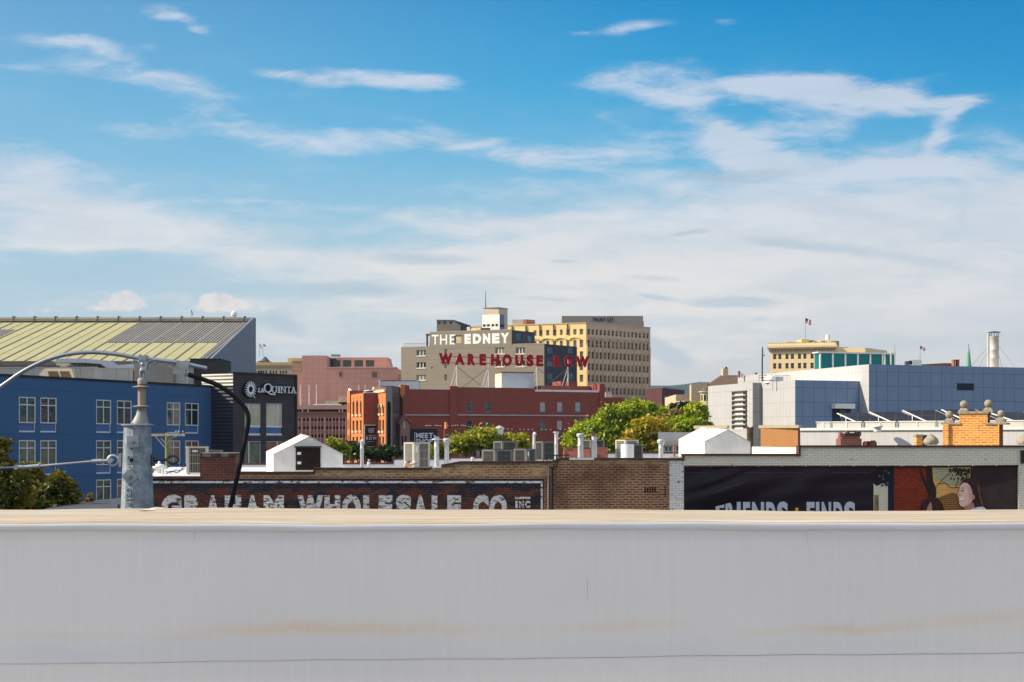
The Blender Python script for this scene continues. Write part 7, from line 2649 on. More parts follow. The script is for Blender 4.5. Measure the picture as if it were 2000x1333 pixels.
mb.quad((gx(1561), YG - .02, gz(891)), (gx(1561), YB, gz(891)), (gx(1561), YB, gz(874.5)), (gx(1561), YG - .02, gz(874.5)), 0)
mb.wall((gx(1335.5), YG + .3), (gx(1989), YG + .3), 0, gz(909.4), [], .2, 0)
mb.wall((gx(1989), YG - .025), (gx(2100), YG - .025), 0, gz(909.6), [], .2, 0)
mb.quad((gx(1989), YG - .025, 0), (gx(1989), YG + .3, 0), (gx(1989), YG + .3, gz(909.6)), (gx(1989), YG - .025, gz(909.6)), 0)
mb.quad((gx(1335.5), YG - .03, 0), (gx(1335.5), YG + .3, 0), (gx(1335.5), YG + .3, gz(909.5)), (gx(1335.5), YG - .03, gz(909.5)), 0)
mb.build('grey_white_wall', GWHITE, gr_)
mb = MB()
mb.box(gx(1992.5), gx(2003), YG - .12, YG - .03, gz(905), gz(880))
mb.build('dark_vent', DARKMETAL, gr_)
# brown metal coping following the steps
cop = MB()


def coping(a, za, b_, zb_, h=4.2, y0=-.10, y1=.42):
    P0 = [(gx(a), YG + y0, gz(za)), (gx(b_), YG + y0, gz(zb_)), (gx(b_), YG + y1, gz(zb_)), (gx(a), YG + y1, gz(za))]
    P1 = [(q[0], q[1], q[2] + h * k) for q in P0]
    cop.hexa(P0, P1)


coping(xs0 - 3, 935.9, 391, 935.9)
coping(461.5, 925.9, 615, 925.9)
cop.box(gx(612.5), gx(616.2), YG - .105, YG + .42, gz(925.8), gz(913.2))
coping(616.3, 917.9, 838.2, 917.9)
for (a, za, b_, zb_) in ((838.3, 917.9, 843, 915.4), (862, 911.9, 872, 910.4), (872.1, 910.4, 897, 905.5), (897.1, 905.5, 1078, 904.9), (1078.1, 904.9, 1086, 901.5), (1086.1, 901.5, 1095, 898.4), (1095.1, 898.4, 1332, 899.4)):
    coping(a, za, b_, zb_)
cop.box(gx(1332.1), gx(1336.5), YG - .11, YG + .42, gz(900), gz(886.8))
coping(1336.6, 890.9, 1558.5, 890.9)
cop.box(gx(1558.6), gx(1563), YG - .12, YG + .42, gz(891.2), gz(870.2))
coping(1563.1, 874.4, 2100, 874.4)
cop.build('coping', BROWNCOP, gr_)
mb = MB()
mb.box(gx(1112), gx(1160), YG - .12, YG - .105, gz(898.6), gz(894.6))
mb.box(gx(844), gx(862), YG - .08, YG + .40, gz(914.8), gz(912.6))
mb.build('white_flashing_strip', W_MEMBRANE, gr_)
mb = MB()
for (a, b_, t0, bt) in ((1258, 1282, 951.5, 963.5), (1297.5, 1301, 948, 971)):
    mb = MB()
    rg = random.Random(a)
    for i in range(5 if a < 1290 else 1):
        w_ = (b_ - a) / (5 if a < 1290 else 1)
        mb.box(gx(a + i * w_) + .01, gx(a + (i + .75) * w_), YG - .012, YG - .002, gz(bt - rg.uniform(0, 3)), gz(t0 + rg.uniform(0, 1)))
    mb.build('bricked_vent', pm('soot_brick', (.055, .025, .02), .9, .4, 8) if 'soot_brick' not in MATS else MATS['soot_brick'], gr_)
# roof membrane and inner parapets
zr_ = CZ - 1.42
MEMB = pm('roof_membrane', (.60, .61, .63), .6, .08, .8)
mb = MB()
mb.quad((gx(xs0) + .3, YG + .4, zr_), (gx(2100), YG + .4, zr_), (gx(2100) * 1.25, YB, zr_), (gx(xs0) * 1.25, YB, zr_))
mb.build('roof', MEMB, gr_)
fx = lambda px: X(px, YB)
fz = lambda py: Z(py, YB)
FP = [(300, 460, 918.5), (460, 520, 908.5), (668, 769, 907.5), (769.2, 880, 898.5), (880.2, 1100, 896), (1100.2, 1185, 888.5), (1185.2, 1340, 886.5), (1340.2, 1560, 877.5)]
for (a, b_, yy) in FP:
    MB().box(fx(a), fx(b_), YB, YB + .4, zr_ - 1.5, fz(yy), 0).build('rear_parapet', MEMB, gr_)
mb = MB()
for (a, b_, yy) in FP:
    mb.box(fx(a) - .03, fx(b_), YB - .06, YB + .46, fz(yy) + .002, fz(yy - 3.4), 0)
mb.box(fx(517), fx(519), YB - .1, YB + .4, fz(905), fz(899))
mb.box(fx(766), fx(771), YB - .1, YB + .4, fz(900), fz(892))
mb.build('rear_coping', BROWNCOP, gr_)
mb = MB()
mb.quad((fx(280), YB + .41, 0), (fx(1560), YB + .41, 0), (fx(1560), YB + .41, zr_ - .1), (fx(280), YB + .41, zr_ - .1))
mb.build('rear_wall', OLDP, gr_)

# painted sign: frame lines and lettering lie on the wall as paint
mb = MB()
mb.box(gx(262), gx(1056.2), YG - .008, YG - .003, gz(944.2), gz(940))
mb.box(gx(1056.3), gx(1060), YG - .008, YG - .003, gz(1100), gz(940))
mb.build('painted_border', PAINTW, gr_)
GA = (0, YG)
for (ch, a, b_) in (('G', 315, 355), ('R', 360, 395.5), ('A', 401.5, 430), ('H', 439, 471), ('A', 478.5, 508), ('M', 515, 554.5), ('W', 581, 631.5), ('H', 633.5, 664.5), ('O', 668, 705), ('L', 709.6, 735), ('E', 739.5, 766.8), ('S', 773, 804), ('A', 807.5, 835.2), ('L', 843, 868), ('E', 873.5, 901), ('C', 923.8, 954.6), ('O', 955.4, 990.5)):
    m2 = MB()
    ex = 1.2 if ch in 'GOSC' else 0
    letter(m2, ch, GA, (1, 0), gx(a), gx(b_), gz(1017 + ex), gz(967.6 - ex), .003, .010, .075)
    m2.build('painted_letter', PAINTW, gr_)
for (ch, a, b_) in (('I', 1006.5, 1011), ('N', 1013.8, 1023.5), ('C', 1025.5, 1035.5)):
    m2 = MB()
    letter(m2, ch, GA, (1, 0), gx(a), gx(b_), gz(992.3), gz(978.8), .003, .010, .06)
    m2.build('painted_letter', PAINTW, gr_)
m2 = MB()
m2.box(gx(1006), gx(1035.8), YG - .010, YG - .003, gz(975), gz(971))
m2.box(gx(1006.5), gx(1035.8), YG - .010, YG - .003, gz(999), gz(995.6))
m2.build('painted_bar', PAINTW, gr_)
# downpipes and conduit between the two wall sections
t_ = thing('downpipe', 'black rain downpipe with elbow on the bare brick wall', 'downpipe', (gx(1078), YG - .1, 0))
m2 = MB()
m2.tube([(gx(1077.8), YG - .09, 0), (gx(1077.8), YG - .09, gz(915))], .052, 8)
m2.tube([(gx(1079), YG - .09, gz(913)), (gx(1086), YG - .09, gz(910.5)), (gx(1087.3), YG - .09, gz(905)), (gx(1087.3), YG - .12, gz(889))], .040, 7)
m2.tube([(gx(1080), YG - .05, gz(889.8)), (gx(1112), YG + .1, gz(889.2))], .03, 6)
m2.build('pipe', DARKMETAL, t_)
m2 = MB().box(gx(1075.6), gx(1081), YG - .16, YG - .02, gz(915), gz(911.5))
m2.build('hopper', DARKMETAL, t_)
t_ = thing('conduit', 'thin grey conduit rising beside the black downpipe', 'conduit', (gx(1071), YG - .05, 0))
m2 = MB().tube([(gx(1070), YG - .05, 0), (gx(1071), YG - .05, gz(930)), (gx(1071.8), YG - .06, gz(912)), (gx(1072.6), YG - .06, gz(897))], .035, 7)
m2.build('pipe', pm('conduit_grey', (.22, .20, .17), .6), t_)

# brick chimney stack flush with the sign wall
t_ = thing('brick_chimney_stack', 'square worn brick stack with stone-topped course on the sign wall', 'chimney', (gx(426), YG + .5, gz(936)))
m2 = MB()
m2.box(gx(391.2), gx(460.8), YG - .04, YG + .9, gz(938), gz(893))
m2.build('shaft', brick('stack_brick', (.16, .050, .035), (.10, .036, .028), (.16, .10, .075), .30, .105, .014, .5, 1.2, warp=.02), t_)
m2 = MB()
rg = random.Random(3)
xs_ = [391, 396, 413, 427, 432, 447, 461]
for i in range(len(xs_) - 1):
    m2.box(gx(xs_[i]) + .006, gx(xs_[i + 1]) - .006, YG - .07 - rg.uniform(0, .02), YG + .92, gz(892.8), gz(886.2 - rg.uniform(0, .8)), 1 if i in (1, 4) else 0)
m2.box(gx(392), gx(460), YG - .05, YG + .9, gz(886), gz(884.2), 2)
m2.build('cap_course', [pm('sooty_course', (.085, .05, .04), .9, .4, 6), pm('grey_block', (.16, .15, .15), .9, .2, 6), pm('mortar_cap', (.36, .32, .27), .9, .2, 6)], t_)

# ================================================================== ROOF PLANT
AC_TAN = pm('ac_tan', (.40, .38, .32), .5, .08, 4)
AC_DK = pm('ac_grey', (.125, .125, .115), .5, .1, 4)
AC_FIN = pm('ac_fin', (.012, .013, .015), .6, .2, 12)
AC_LAB = pm('ac_label', (.62, .64, .66), .5, .03)


def ac_unit(px, ytop, Yq_, w_px, yaw, label, mat=AC_TAN, h=.95, panel_at=1, zb=None, grp='air conditioning units on the brick roof', stand=True):
    ww = w_px * Yq_ / F / (abs(math.cos(yaw)) + abs(math.sin(yaw)))
    zt_ = Z(ytop, Yq_)
    t = thing('ac_unit', label, 'air conditioner', (X(px, Yq_), Yq_ + ww * .5, zt_ - h), grp)
    c = Vector((X(px, Yq_), Yq_ + ww * .5))
    M = Matrix.Rotation(yaw, 2)
    a = ww / 2
    tr = lambda x, y: c + M @ Vector((x, y))
    rr = a * .16

    def rrect(s):
        o = []
        for (sx, sy) in ((1, -1), (1, 1), (-1, 1), (-1, -1)):
            st = {(1, -1): -90, (1, 1): 0, (-1, 1): 90, (-1, -1): 180}[(sx, sy)]
            for q in range(4):
                aa = R(st + 30 * q)
                o.append(tr(sx * (s - rr) + rr * math.cos(aa), sy * (s - rr) + rr * math.sin(aa)))
        return o
    z0 = zt_ - h
    m = MB()
    m.prism(rrect(a * .95), z0, zt_ - .07)
    m.build('coil_core', AC_FIN, t)
    for sx, sy in ((1, 1), (1, -1), (-1, 1), (-1, -1)):
        m = MB()
        p_ = [tr(sx * a * .72, sy * a * 1.0), tr(sx * a * .97, sy * a * 1.0), tr(sx * a * 1.0, sy * a * .97), tr(sx * a * 1.0, sy * a * .72), tr(sx * a * .93, sy * a * .72), tr(sx * a * .93, sy * a * .93), tr(sx * a * .72, sy * a * .93)]
        if sx * sy > 0:
            pass
        else:
            p_ = p_[::-1]
        m.prism(p_, z0, zt_ - .07)
        m.build('corner_post', mat, t)
    m = MB()
    m.prism(rrect(a * 1.02), z0 - .05, z0 - .001)
    m.build('base_pan', mat, t)
    m = MB()
    m.prism(rrect(a * 1.03), zt_ - .069, zt_)
    m.build('top_cover', mat, t)
    m = MB()
    for q in range(4):
        m.lathe(c, [(a * (.3 + .17 * q), zt_ + .003), (a * (.3 + .17 * q), zt_ + .02), (a * (.3 + .17 * q) - .015, zt_ + .02), (a * (.3 + .17 * q) - .015, zt_ + .003)], 20)
    for q in range(8):
        aa = R(45 * q)
        m.tube([(c.x + .1 * a * math.cos(aa), c.y + .1 * a * math.sin(aa), zt_ + .025), (c.x + .86 * a * math.cos(aa), c.y + .86 * a * math.sin(aa), zt_ + .012)], .006, 4)
    m.build('fan_guard', DARKMETAL, t)
    m = MB()
    for sd_ in range(4):
        Ms = Matrix.Rotation(yaw + sd_ * math.pi / 2, 2)
        n_f = 9
        for q in range(n_f):
            xx = -a * .68 + a * 1.36 * (q + .5) / n_f
            p0 = c + Ms @ Vector((xx - a * .015, -a * .96))
            p1_ = c + Ms @ Vector((xx + a * .015, -a * .96))
            dd_ = (p1_ - p0)
            m.obox(p0, dd_, 0, dd_.length, -.004, .014 + a * .03, z0, zt_ - .075)
        for zz in (z0 + h * .33, z0 + h * .66):
            p0 = c + Ms @ Vector((-a * .7, -a * .96))
            m.obox(p0, Ms @ Vector((1, 0)), 0, a * 1.4, -.004, .008, zz, zz + .018)
    m.build('louvre_bars', mat, t)
    if panel_at is not None:
        Ms = Matrix.Rotation(yaw + panel_at * math.pi / 2, 2)
        p0 = c + Ms @ Vector((-a * .98, -a * 1.0))
        m = MB().obox(p0, Ms @ Vector((1, 0)), 0, a * .62, .0, .035, z0 + .02, zt_ - .075)
        s_ = m.build('service_panel', mat, t)
        m = MB()
        m.obox(p0, Ms @ Vector((1, 0)), a * .2, a * .42, .036, .04, zt_ - .42 * h, zt_ - .16 * h)
        m.build('rating_plate', AC_LAB, s_)
    if stand:
        m = MB()
        for sx, sy in ((1, 1), (1, -1), (-1, 1), (-1, -1)):
            p_ = tr(sx * a * .8, sy * a * .8)
            m.box(p_.x - .03, p_.x + .03, p_.y - .03, p_.y + .03, (zr_ if zb is None else zb), z0 - .052)
        m.build('stand_legs', DARKMETAL, t)
    return t


a1 = ac_unit(381, 872.5, 63.5, 50, R(12), 'tan louvred air conditioner with small red badge left of the brick stack', AC_TAN, 1.15, None)
m2 = MB()
c = Vector((X(381, 63.2), 63.5))
m2.lathe((0, 0), [(0, 0)], 3) if False else None
pp = []
for i in range(16):
    aa = 2 * math.pi * i / 16
    pp.append((X(380.5 + 6 * math.cos(aa), 63.35), 63.34 - .0, Z(881.5 - 2.2 * math.sin(aa), 63.35)))
m2.extrude(pp, (0, .03, 0))
m2.build('badge', pm('badge_pink', (.55, .40, .42), .4, .03), a1)
ac_unit(417, 879.5, 66, 30, R(5), 'grey air conditioner mostly hidden behind the brick stack', AC_DK, 1.0, None)
ac_unit(813, 864.3, 64.5, 53, R(35), 'large tan air conditioner below the navy wall sign', AC_TAN, 1.12, 0)
ac_unit(971, 879, 66, 62, R(38), 'grey air conditioner, front left of the cluster under the yellow-green tree', AC_DK, .85, 1)
ac_unit(1025, 877, 68, 44, R(52), 'dark grey air conditioner, front right of the cluster with white rating labels', AC_DK, .85, 0)
ac_unit(987, 862.3, 75, 48, R(30), 'grey air conditioner at the back of the cluster under the yellow-green tree', AC_DK, .95, None)
ac_unit(1065, 862.8, 76, 40, R(30), 'olive-grey air conditioner between two thin white vents', AC_DK, .95, 1)
ac_unit(1160, 859.2, 80, 43, R(28), 'grey air conditioner behind the ragged-topped vent pipe', AC_DK, 1.0, 1)
ac_unit(1226, 859.4, 80, 46, R(32), 'long pale air conditioner with slotted top at the back of the roof', AC_TAN, 1.0, None)
a2 = ac_unit(1237, 867.5, 65, 40, R(30), 'pale cylinder-fronted condenser with dark coil beside the rear coping', AC_DK, .85, None)
m2 = MB().lathe((X(1226, 64.6), 64.75), [(.30, zr_ + .05), (.30, Z(868, 64.6))], 18)
m2.build('cylinder_jacket', pm('pale_jacket', (.58, .59, .58), .5, .05, 3), a2)
# cable runs by the left unit
t_ = thing('cable_run', 'black looped cables on the roof beside the tan unit', 'cables', (X(345, 62), 62, zr_))
m2 = MB()
m2.tube([(X(a, 62), 62, Z(b_, 62)) for a, b_ in spline([(325, 926), (330, 922), (338, 921), (345, 923), (352, 920), (358, 912), (361, 904)], 4)], .022, 5)
m2.tube([(X(a, 62), 62.1, Z(b_, 62)) for a, b_ in spline([(322, 921), (332, 923), (342, 919), (352, 919), (360, 915)], 4)], .018, 5)
m2.build('cable', DARKMETAL, t_)
t_ = thing('roof_fan', 'low white mushroom roof fan beside the green pole', 'roof vent', (X(311, 66), 66, zr_))
m2 = MB().lathe((X(311, 66), 66), [(.22, zr_), (.22, Z(917, 66)), (.36, Z(916, 66)), (.36, Z(910, 66)), (.2, Z(907.5, 66)), (.06, Z(906, 66)), (.06, Z(902.5, 66)), (.01, Z(901, 66))], 16)
m2.build('cowl', W_PAINT, t_)
t_ = thing('roof_vent_pipe', 'stub white pipe between the roof fan and the cables', 'vent pipe', (X(317, 63), 63, zr_), 'vent pipes on the brick roof')
MB().tube([(X(317.5, 63), 63, zr_), (X(317.5, 63), 63, Z(915, 63))], .04, 8).build('pipe', W_PAINT, t_)


def vent(px, y0, Yq_, w_px, label, cap='round', mat=None):
    kk = Yq_ / F
    mat = mat or GALVP
    t = thing('roof_vent_pipe', label, 'vent pipe', (X(px, Yq_), Yq_, zr_), 'vent pipes on the brick roof')
    r_ = w_px / 2 * kk
    c_ = (X(px, Yq_), Yq_)
    body = {'dome': 7, 'mush': 8, 'flare': 6, 'elbow': 5, 'ragged': 4, 'tee': 3, 'bent': 10}[cap]
    ym = y0 + body
    MB().lathe(c_, [(r_ * 1.6, zr_), (r_ * 1.02, zr_ + .12), (r_, zr_ + .14), (r_, Z((ym + 890) / 2, Yq_)), (r_ * 1.06, Z((ym + 890) / 2, Yq_) + .01), (r_ * 1.06, Z((ym + 890) / 2, Yq_) + .05), (r_, Z((ym + 890) / 2, Yq_) + .06), (r_, Z(ym, Yq_))], 16).build('pipe', mat, t)
    m = MB()
    if cap in ('dome', 'mush'):
        R_ = r_ * (1.55 if cap == 'dome' else 1.75)
        m.lathe(c_, [(r_ * .9, Z(ym, Yq_)), (R_ * .95, Z(ym - .3, Yq_)), (R_ * .95, Z(ym - 2, Yq_)), (r_ * 1.0, Z(ym - 2.4, Yq_)), (R_, Z(ym - 3, Yq_)), (R_, Z(ym - 4.4, Yq_)), (R_ * .75, Z(y0 + .7, Yq_)), (R_ * .2, Z(y0, Yq_))], 18)
    elif cap == 'flare':
        m.lathe(c_, [(r_, Z(ym, Yq_)), (r_ * 1.5, Z(y0 + 3, Yq_)), (r_ * 1.9, Z(y0 + 2.4, Yq_)), (r_ * 1.2, Z(y0 + 1.6, Yq_)), (r_ * 1.7, Z(y0, Yq_))], 12)
    elif cap == 'ragged':
        rg = random.Random(int(px))
        for q in range(12):
            aa = 2 * math.pi * q / 12
            hh = rg.uniform(1.5, 5.5)
            p_ = Vector((c_[0] + r_ * 1.05 * math.cos(aa), c_[1] + r_ * 1.05 * math.sin(aa), Z(ym + 2, Yq_)))
            tn = Vector((-math.sin(aa), math.cos(aa), 0)) * r_ * .3
            ot = Vector((math.cos(aa), math.sin(aa), 0)) * r_ * .35
            up_ = Vector((0, 0, (hh + 2) * kk))
            m.add([p_ - tn, p_ + tn, p_ + tn * .7 + up_ + ot, p_ - tn * .5 + up_ * .8 + ot, p_ - tn * .9 + ot * .2, p_ + tn * .9 + ot * .2, p_ + tn * .6 + up_ + ot * 1.15, p_ - tn * .4 + up_ * .8 + ot * 1.15], [(0, 1, 2, 3), (5, 4, 7, 6), (0, 3, 7, 4), (1, 5, 6, 2), (3, 2, 6, 7)])
    elif cap in ('elbow', 'bent'):
        top = Vector((c_[0], c_[1], Z(ym, Yq_)))
        m.tube([top, top + Vector((0, 0, 2.2 * kk)), top + Vector((.3 * r_, -r_ * .6, 4 * kk)), top + Vector((.6 * r_, -r_ * 1.8, 3.6 * kk)), top + Vector((.7 * r_, -r_ * 2.2, 1.6 * kk))], r_ * 1.02, 10)
    elif cap == 'tee':
        m.lathe(c_, [(r_ * 1.25, Z(ym, Yq_)), (r_ * 2.1, Z(y0 + 2.4, Yq_)), (r_ * 2.1, Z(y0 + .8, Yq_)), (r_ * 1.3, Z(y0, Yq_))], 14)
        m.box(c_[0] - 5 * kk, c_[0] + r_, c_[1] - .05, c_[1] + .05, Z(y0 - 4, Yq_), Z(y0 - .2, Yq_))
        m.box(c_[0] - 6.2 * kk, c_[0] - 2.5 * kk, c_[1] - .09, c_[1] + .09, Z(y0 - 6.6, Yq_), Z(y0 - 4.01, Yq_))
    m.build('cap', mat if cap != 'ragged' else RUSTY, t)
    return t


GALVP = pm('vent_galvanised', (.46, .47, .47), .45, .12, 5, metal=.25)
RUSTY = pm('rusty_sheet', (.24, .09, .05), .8, .4, 8)
vent(707, 855, 64, 7, 'thin pale vent pipe with bent hood right of the door gable', 'bent')
vent(853, 857, 63, 9.5, 'stout vent pipe with flat tee head, left of the pair by the tan unit', 'tee')
vent(872.5, 856, 63, 9.5, 'stout vent pipe with mushroom head, right of the pair by the tan unit', 'mush')
vent(1043, 840.5, 70, 5.5, 'thin white vent with hooked top in front of the olive-grey unit', 'bent')
vent(1086.5, 843, 63, 7, 'slim pale vent with winged white cap beside the olive-grey unit', 'flare')
vent(1134, 846.5, 62, 11, 'stout galvanised vent with ringed dome cap by the red roof rubble', 'dome')
vent(1160.5, 846.5, 62, 10.5, 'stout galvanised vent with ragged rusty crown', 'ragged')
vent(1291, 858, 63, 9, 'stout vent with flat mushroom cap beside the right-hand gable', 'mush')
vent(720.5, 902, 75, 4, 'tiny white vent stub on the rear roof edge', 'mush')
vent(923, 893, 70, 4.5, 'short white vent stub left of the unit cluster', 'mush')
# rubble and odd scraps
t_ = thing('roof_rubble', 'broken rusty sheet metal heap at the foot of the large tan unit', 'scrap', (X(797, 61), 61, zr_))
m2 = MB()
rg = random.Random(8)
for i in range(9):
    a, b_ = rg.uniform(784, 806), rg.uniform(904, 914)
    p_ = Vector((X(a, 61), 61 + rg.uniform(-.2, .2), Z(b_, 61)))
    e1_ = Vector((rg.uniform(.1, .2), rg.uniform(-.1, .1), rg.uniform(-.06, .06)))
    e2_ = Vector((rg.uniform(-.05, .05), rg.uniform(.02, .1), rg.uniform(.03, .12)))
    m2.extrude([p_, p_ + e1_, p_ + e1_ + e2_, p_ + e2_], (.01, .02, .01), i % 2)
m2.build('sheets', [RUSTY, W_MEMBRANE], t_)
t_ = thing('roof_rubble', 'red brick rubble and planks between the dome vent and ragged vent', 'scrap', (X(1146, 68), 68, zr_))
m2 = MB()
for i in range(12):
    a, b_ = rg.uniform(1100, 1165), rg.uniform(874, 882)
    p_ = Vector((X(a, 70), 70 + rg.uniform(0, 2), Z(b_, 70)))
    m2.obox(p_.xy, Vector((1, rg.uniform(-.3, .3))), 0, rg.uniform(.25, .8), 0, .2, zr_ + .3, p_.z)
m2.build('pieces', pm('brick_rubble', (.20, .065, .045), .85, .4, 3), t_)

# gabled roof-access hoods
def access_hood(poly_front, Yq_, back, label, loc_px, door=None):
    """front gable polygon in pixels, extruded to the rear-left so that the left roof slope shows"""
    t = thing('roof_access_hood', label, 'roof hood', (X(loc_px, Yq_), Yq_, zr_), 'white gabled roof access hoods')
    f_ = [Vector((X(a, Yq_), Yq_, Z(b_, Yq_))) for a, b_ in poly_front]
    v_ = Vector(back)
    m = MB()
    n = len(f_)
    m.add(f_, [tuple(range(n))])
    m.build('gable_wall', HOODW, t)
    m = MB()
    m.add([p_ + v_ for p_ in f_], [tuple(reversed(range(n)))])
    for i in range(n):
        j = (i + 1) % n
        m.add([f_[i], f_[i] + v_, f_[j] + v_, f_[j]], [(0, 1, 2, 3)])
    m.build('shell', HOODW, t)
    m = MB()
    ap = max(range(n), key=lambda i: f_[i].z)
    for i in (ap - 1, (ap + 1) % n):
        for q in (0, .36, .70):
            a_, b_ = f_[i] + v_ * q, f_[ap] + v_ * q
            m.tube([a_ + Vector((0, -.012, .012)), b_ + Vector((0, -.012, .012))], .018, 5)
    m.tube([f_[ap] + Vector((0, -.012, .012)), f_[ap] + v_ + Vector((0, 0, .012))], .022, 5)
    m.build('seam_lap', HOODS, t)
    return t


HOODW = pm('hood_membrane', (.68, .66, .62), .6, .13, 1.1, bump=.35, bscale=2.5)
HOODS = pm('hood_seam', (.44, .43, .42), .7, .2, 3)
Yq = 62.5
pts = [(534, 930), (669.5, 930), (669.5, 888), (604, 853.5), (534, 888.5)]
h1_ = access_hood(pts, Yq, (-.82, 2.9, .12), 'white gabled roof hood with dark plank door left of centre', 600)
m2 = MB().box(X(578, Yq), X(626, Yq), Yq - .05, Yq - .01, Z(918.5, Yq), Z(874.5, Yq))
dr_ = m2.build('door', pm('dark_planks', (.018, .012, .009), .7, .35, 3, stretch=(1, 1, 9)), h1_)
m2 = MB().box(X(576, Yq), X(629, Yq), Yq - .16, Yq - .055, Z(874.3, Yq), Z(871.8, Yq))
m2.build('door_lintel', DARKMETAL, dr_)
m2 = MB()
for yy in (886, 904.5):
    m2.box(X(581, Yq), X(588.5, Yq), Yq - .075, Yq - .051, Z(yy + 2.6, Yq), Z(yy - 2.6, Yq))
m2.build('hinge', AC_LAB, dr_)
Yq = 63.0
pts = [(1376.5, 905), (1465.5, 905), (1465.5, 864.5), (1421.5, 840), (1376.5, 863)]
h2_ = access_hood(pts, Yq, (-.85, 2.6, .12), 'plain white gabled roof hood right of centre without a door', 1420)

# wooden pole with crossarm behind the roof
Yp = 84.0
t_ = thing('wooden_pole', 'greenish wooden utility pole with pale crossarm behind the steel pole', 'utility pole', (X(327, Yp), Yp, 0))
MB().lathe((X(327.3, Yp), Yp), [(.17, 0), (.145, Z(846, Yp))], 12).build('shaft', pm('green_wood', (.16, .19, .06), .8, .3, 2, stretch=(1, 1, .15)), t_)
m2 = MB().box(X(296, Yp), X(362.5, Yp), Yp - .26, Yp - .15, Z(852.3, Yp), Z(847.6, Yp))
ca = m2.build('crossarm', pm('pale_timber', (.50, .42, .30), .8, .15, 2), t_)
m2 = MB()
for (a, b_, c_, d_) in ((304.5, 852, 323.5, 874.5), (334, 857, 323.5, 874.5), (316, 857, 326, 868), (337, 856, 345, 852)):
    m2.tube([(X(a, Yp), Yp - .2, Z(b_, Yp)), (X(c_, Yp), Yp - .19, Z(d_, Yp))], .03, 6)
m2.build('brace', pm('pale_brace', (.46, .41, .32), .6, .1, 3), t_)
m2 = MB()
for px in (346, 351, 359):
    m2.lathe((X(px, Yp), Yp - .2), [(.02, Z(847.6, Yp)), (.02, Z(845.5, Yp)), (.06, Z(845, Yp)), (.05, Z(842.5, Yp)), (.02, Z(841.5, Yp))], 8)
m2.build('insulator', pm('glass_insulator', (.20, .26, .34), .2, .1), t_)
m2 = MB()
for (c1, ) in (([(312, 850), (318, 846.5), (324, 851), (330, 853), (336, 849.5)],), ([(335, 852), (338, 862), (333, 872), (336, 884), (340, 900)],), ([(341, 853), (337, 866), (341, 880), (344, 896)],), ([(338, 851), (345, 855), (352, 849), (358, 853)],)):
    m2.tube([(X(a, Yp), Yp - .3, Z(b_, Yp)) for a, b_ in spline(c1, 4)], .016, 4)
m2.build('jumper_wires', pm('wire_dull', (.14, .13, .12), .6), t_)

# grey lean-to roof low on the left
t_ = thing('low_grey_shed', 'low shed with plain grey roof slope beside the trees at lower left', 'shed', (X(170, 40), 40, 0))
Yl_ = 40.0
m2 = MB()
m2.add([(X(60, Yl_), Yl_, Z(1003, Yl_)), (X(262, Yl_), Yl_, Z(1003, Yl_)), (X(262, 52), 52, Z(970.5, 52)), (X(120, 52), 52, Z(984, 52))], [(0, 1, 2, 3)])
m2.build('roof', pm('grey_shingle', (.07, .075, .088), .85, .12, 1.5), t_)
m2 = MB()
m2.quad((X(60, Yl_), Yl_ + .02, 0), (X(262, Yl_), Yl_ + .02, 0), (X(262, Yl_), Yl_ + .02, Z(1003, Yl_) - .02), (X(60, Yl_), Yl_ + .02, Z(1003, Yl_) - .02))
m2.quad((X(262, Yl_), Yl_ + .02, 0), (X(262, 52), 52, 0), (X(262, 52), 52, Z(970.5, 52) - .02), (X(262, Yl_), Yl_ + .02, Z(1003, Yl_) - .02))
m2.build('wall', CONCRETE, t_)

# ================================================================== BANNER WITH PRINTED PHOTOGRAPH
YBn = YG + .12
bx = lambda px: X(px, YBn)
bz = lambda py: Z(py, YBn)
bn_ = thing('printed_banner', 'wide dark banner with pale capitals and a printed street photograph of two women', 'banner', (gx(1660), YBn, gz(950)))


def cloth_z(px, py):
    """billow of the cloth in metres towards the camera"""
    d_ = .0
    for (x0_, y0_, sx, sy, a_) in ((1405, 935, 46, 9, .05), (1420, 952, 60, 10, .06), (1430, 966, 60, 12, .05), (1400, 922, 40, 6, .03), (1590, 930, 30, 20, .02), (1560, 960, 40, 22, .02)):
        u_ = (px - x0_) / sx
        v_ = (py - y0_ + .33 * (px - x0_)) / sy
        d_ += a_ * math.exp(-u_ * u_) * math.cos(min(abs(v_), math.pi / 2 * 1.9)) * math.exp(-v_ * v_ * .4)
    return 3.2 * d_ + .010 * math.sin(px / 31.0) + .006 * math.sin(py / 5.0 + px / 70.0)


m2 = MB()
nx_, ny_ = 150, 40
vs_ = []
X0, X1, Y0b, Y1b = 1336.5, 1746, 911, 1075
for j in range(ny_ + 1):
    for i in range(nx_ + 1):
        px, py = X0 + (X1 - X0) * i / nx_, Y0b + (Y1b - Y0b) * j / ny_
        vs_.append((bx(px), YBn - cloth_z(px, py), bz(py)))
m2.add(vs_, [(j * (nx_ + 1) + i, (j + 1) * (nx_ + 1) + i, (j + 1) * (nx_ + 1) + i + 1, j * (nx_ + 1) + i + 1) for j in range(ny_) for i in range(nx_)], 0, True)
m2.build('cloth', pm('aubergine_vinyl', (.013, .008, .015), .38, .12, 2, spec=.2), bn_)
m2 = MB()
m2.tube([(gx(1336), YG - .02, gz(912.2)), (gx(1500), YG - .02, gz(911.6)), (gx(1800), YG - .02, gz(911)), (gx(1989), YG - .02, gz(909.5))], .03, 6)
m2.build('rust_rail', pm('rust_rail_dark', (.09, .035, .022), .8, .3, 3), bn_)
m2 = MB()
for i in range(14):
    px = 1341 + i * 46.5
    m2.ball((gx(px), YG - .06, gz(911.2 - .1 * i)), .022, 6)
m2.build('grommet', AC_LAB, bn_)
m2 = MB()
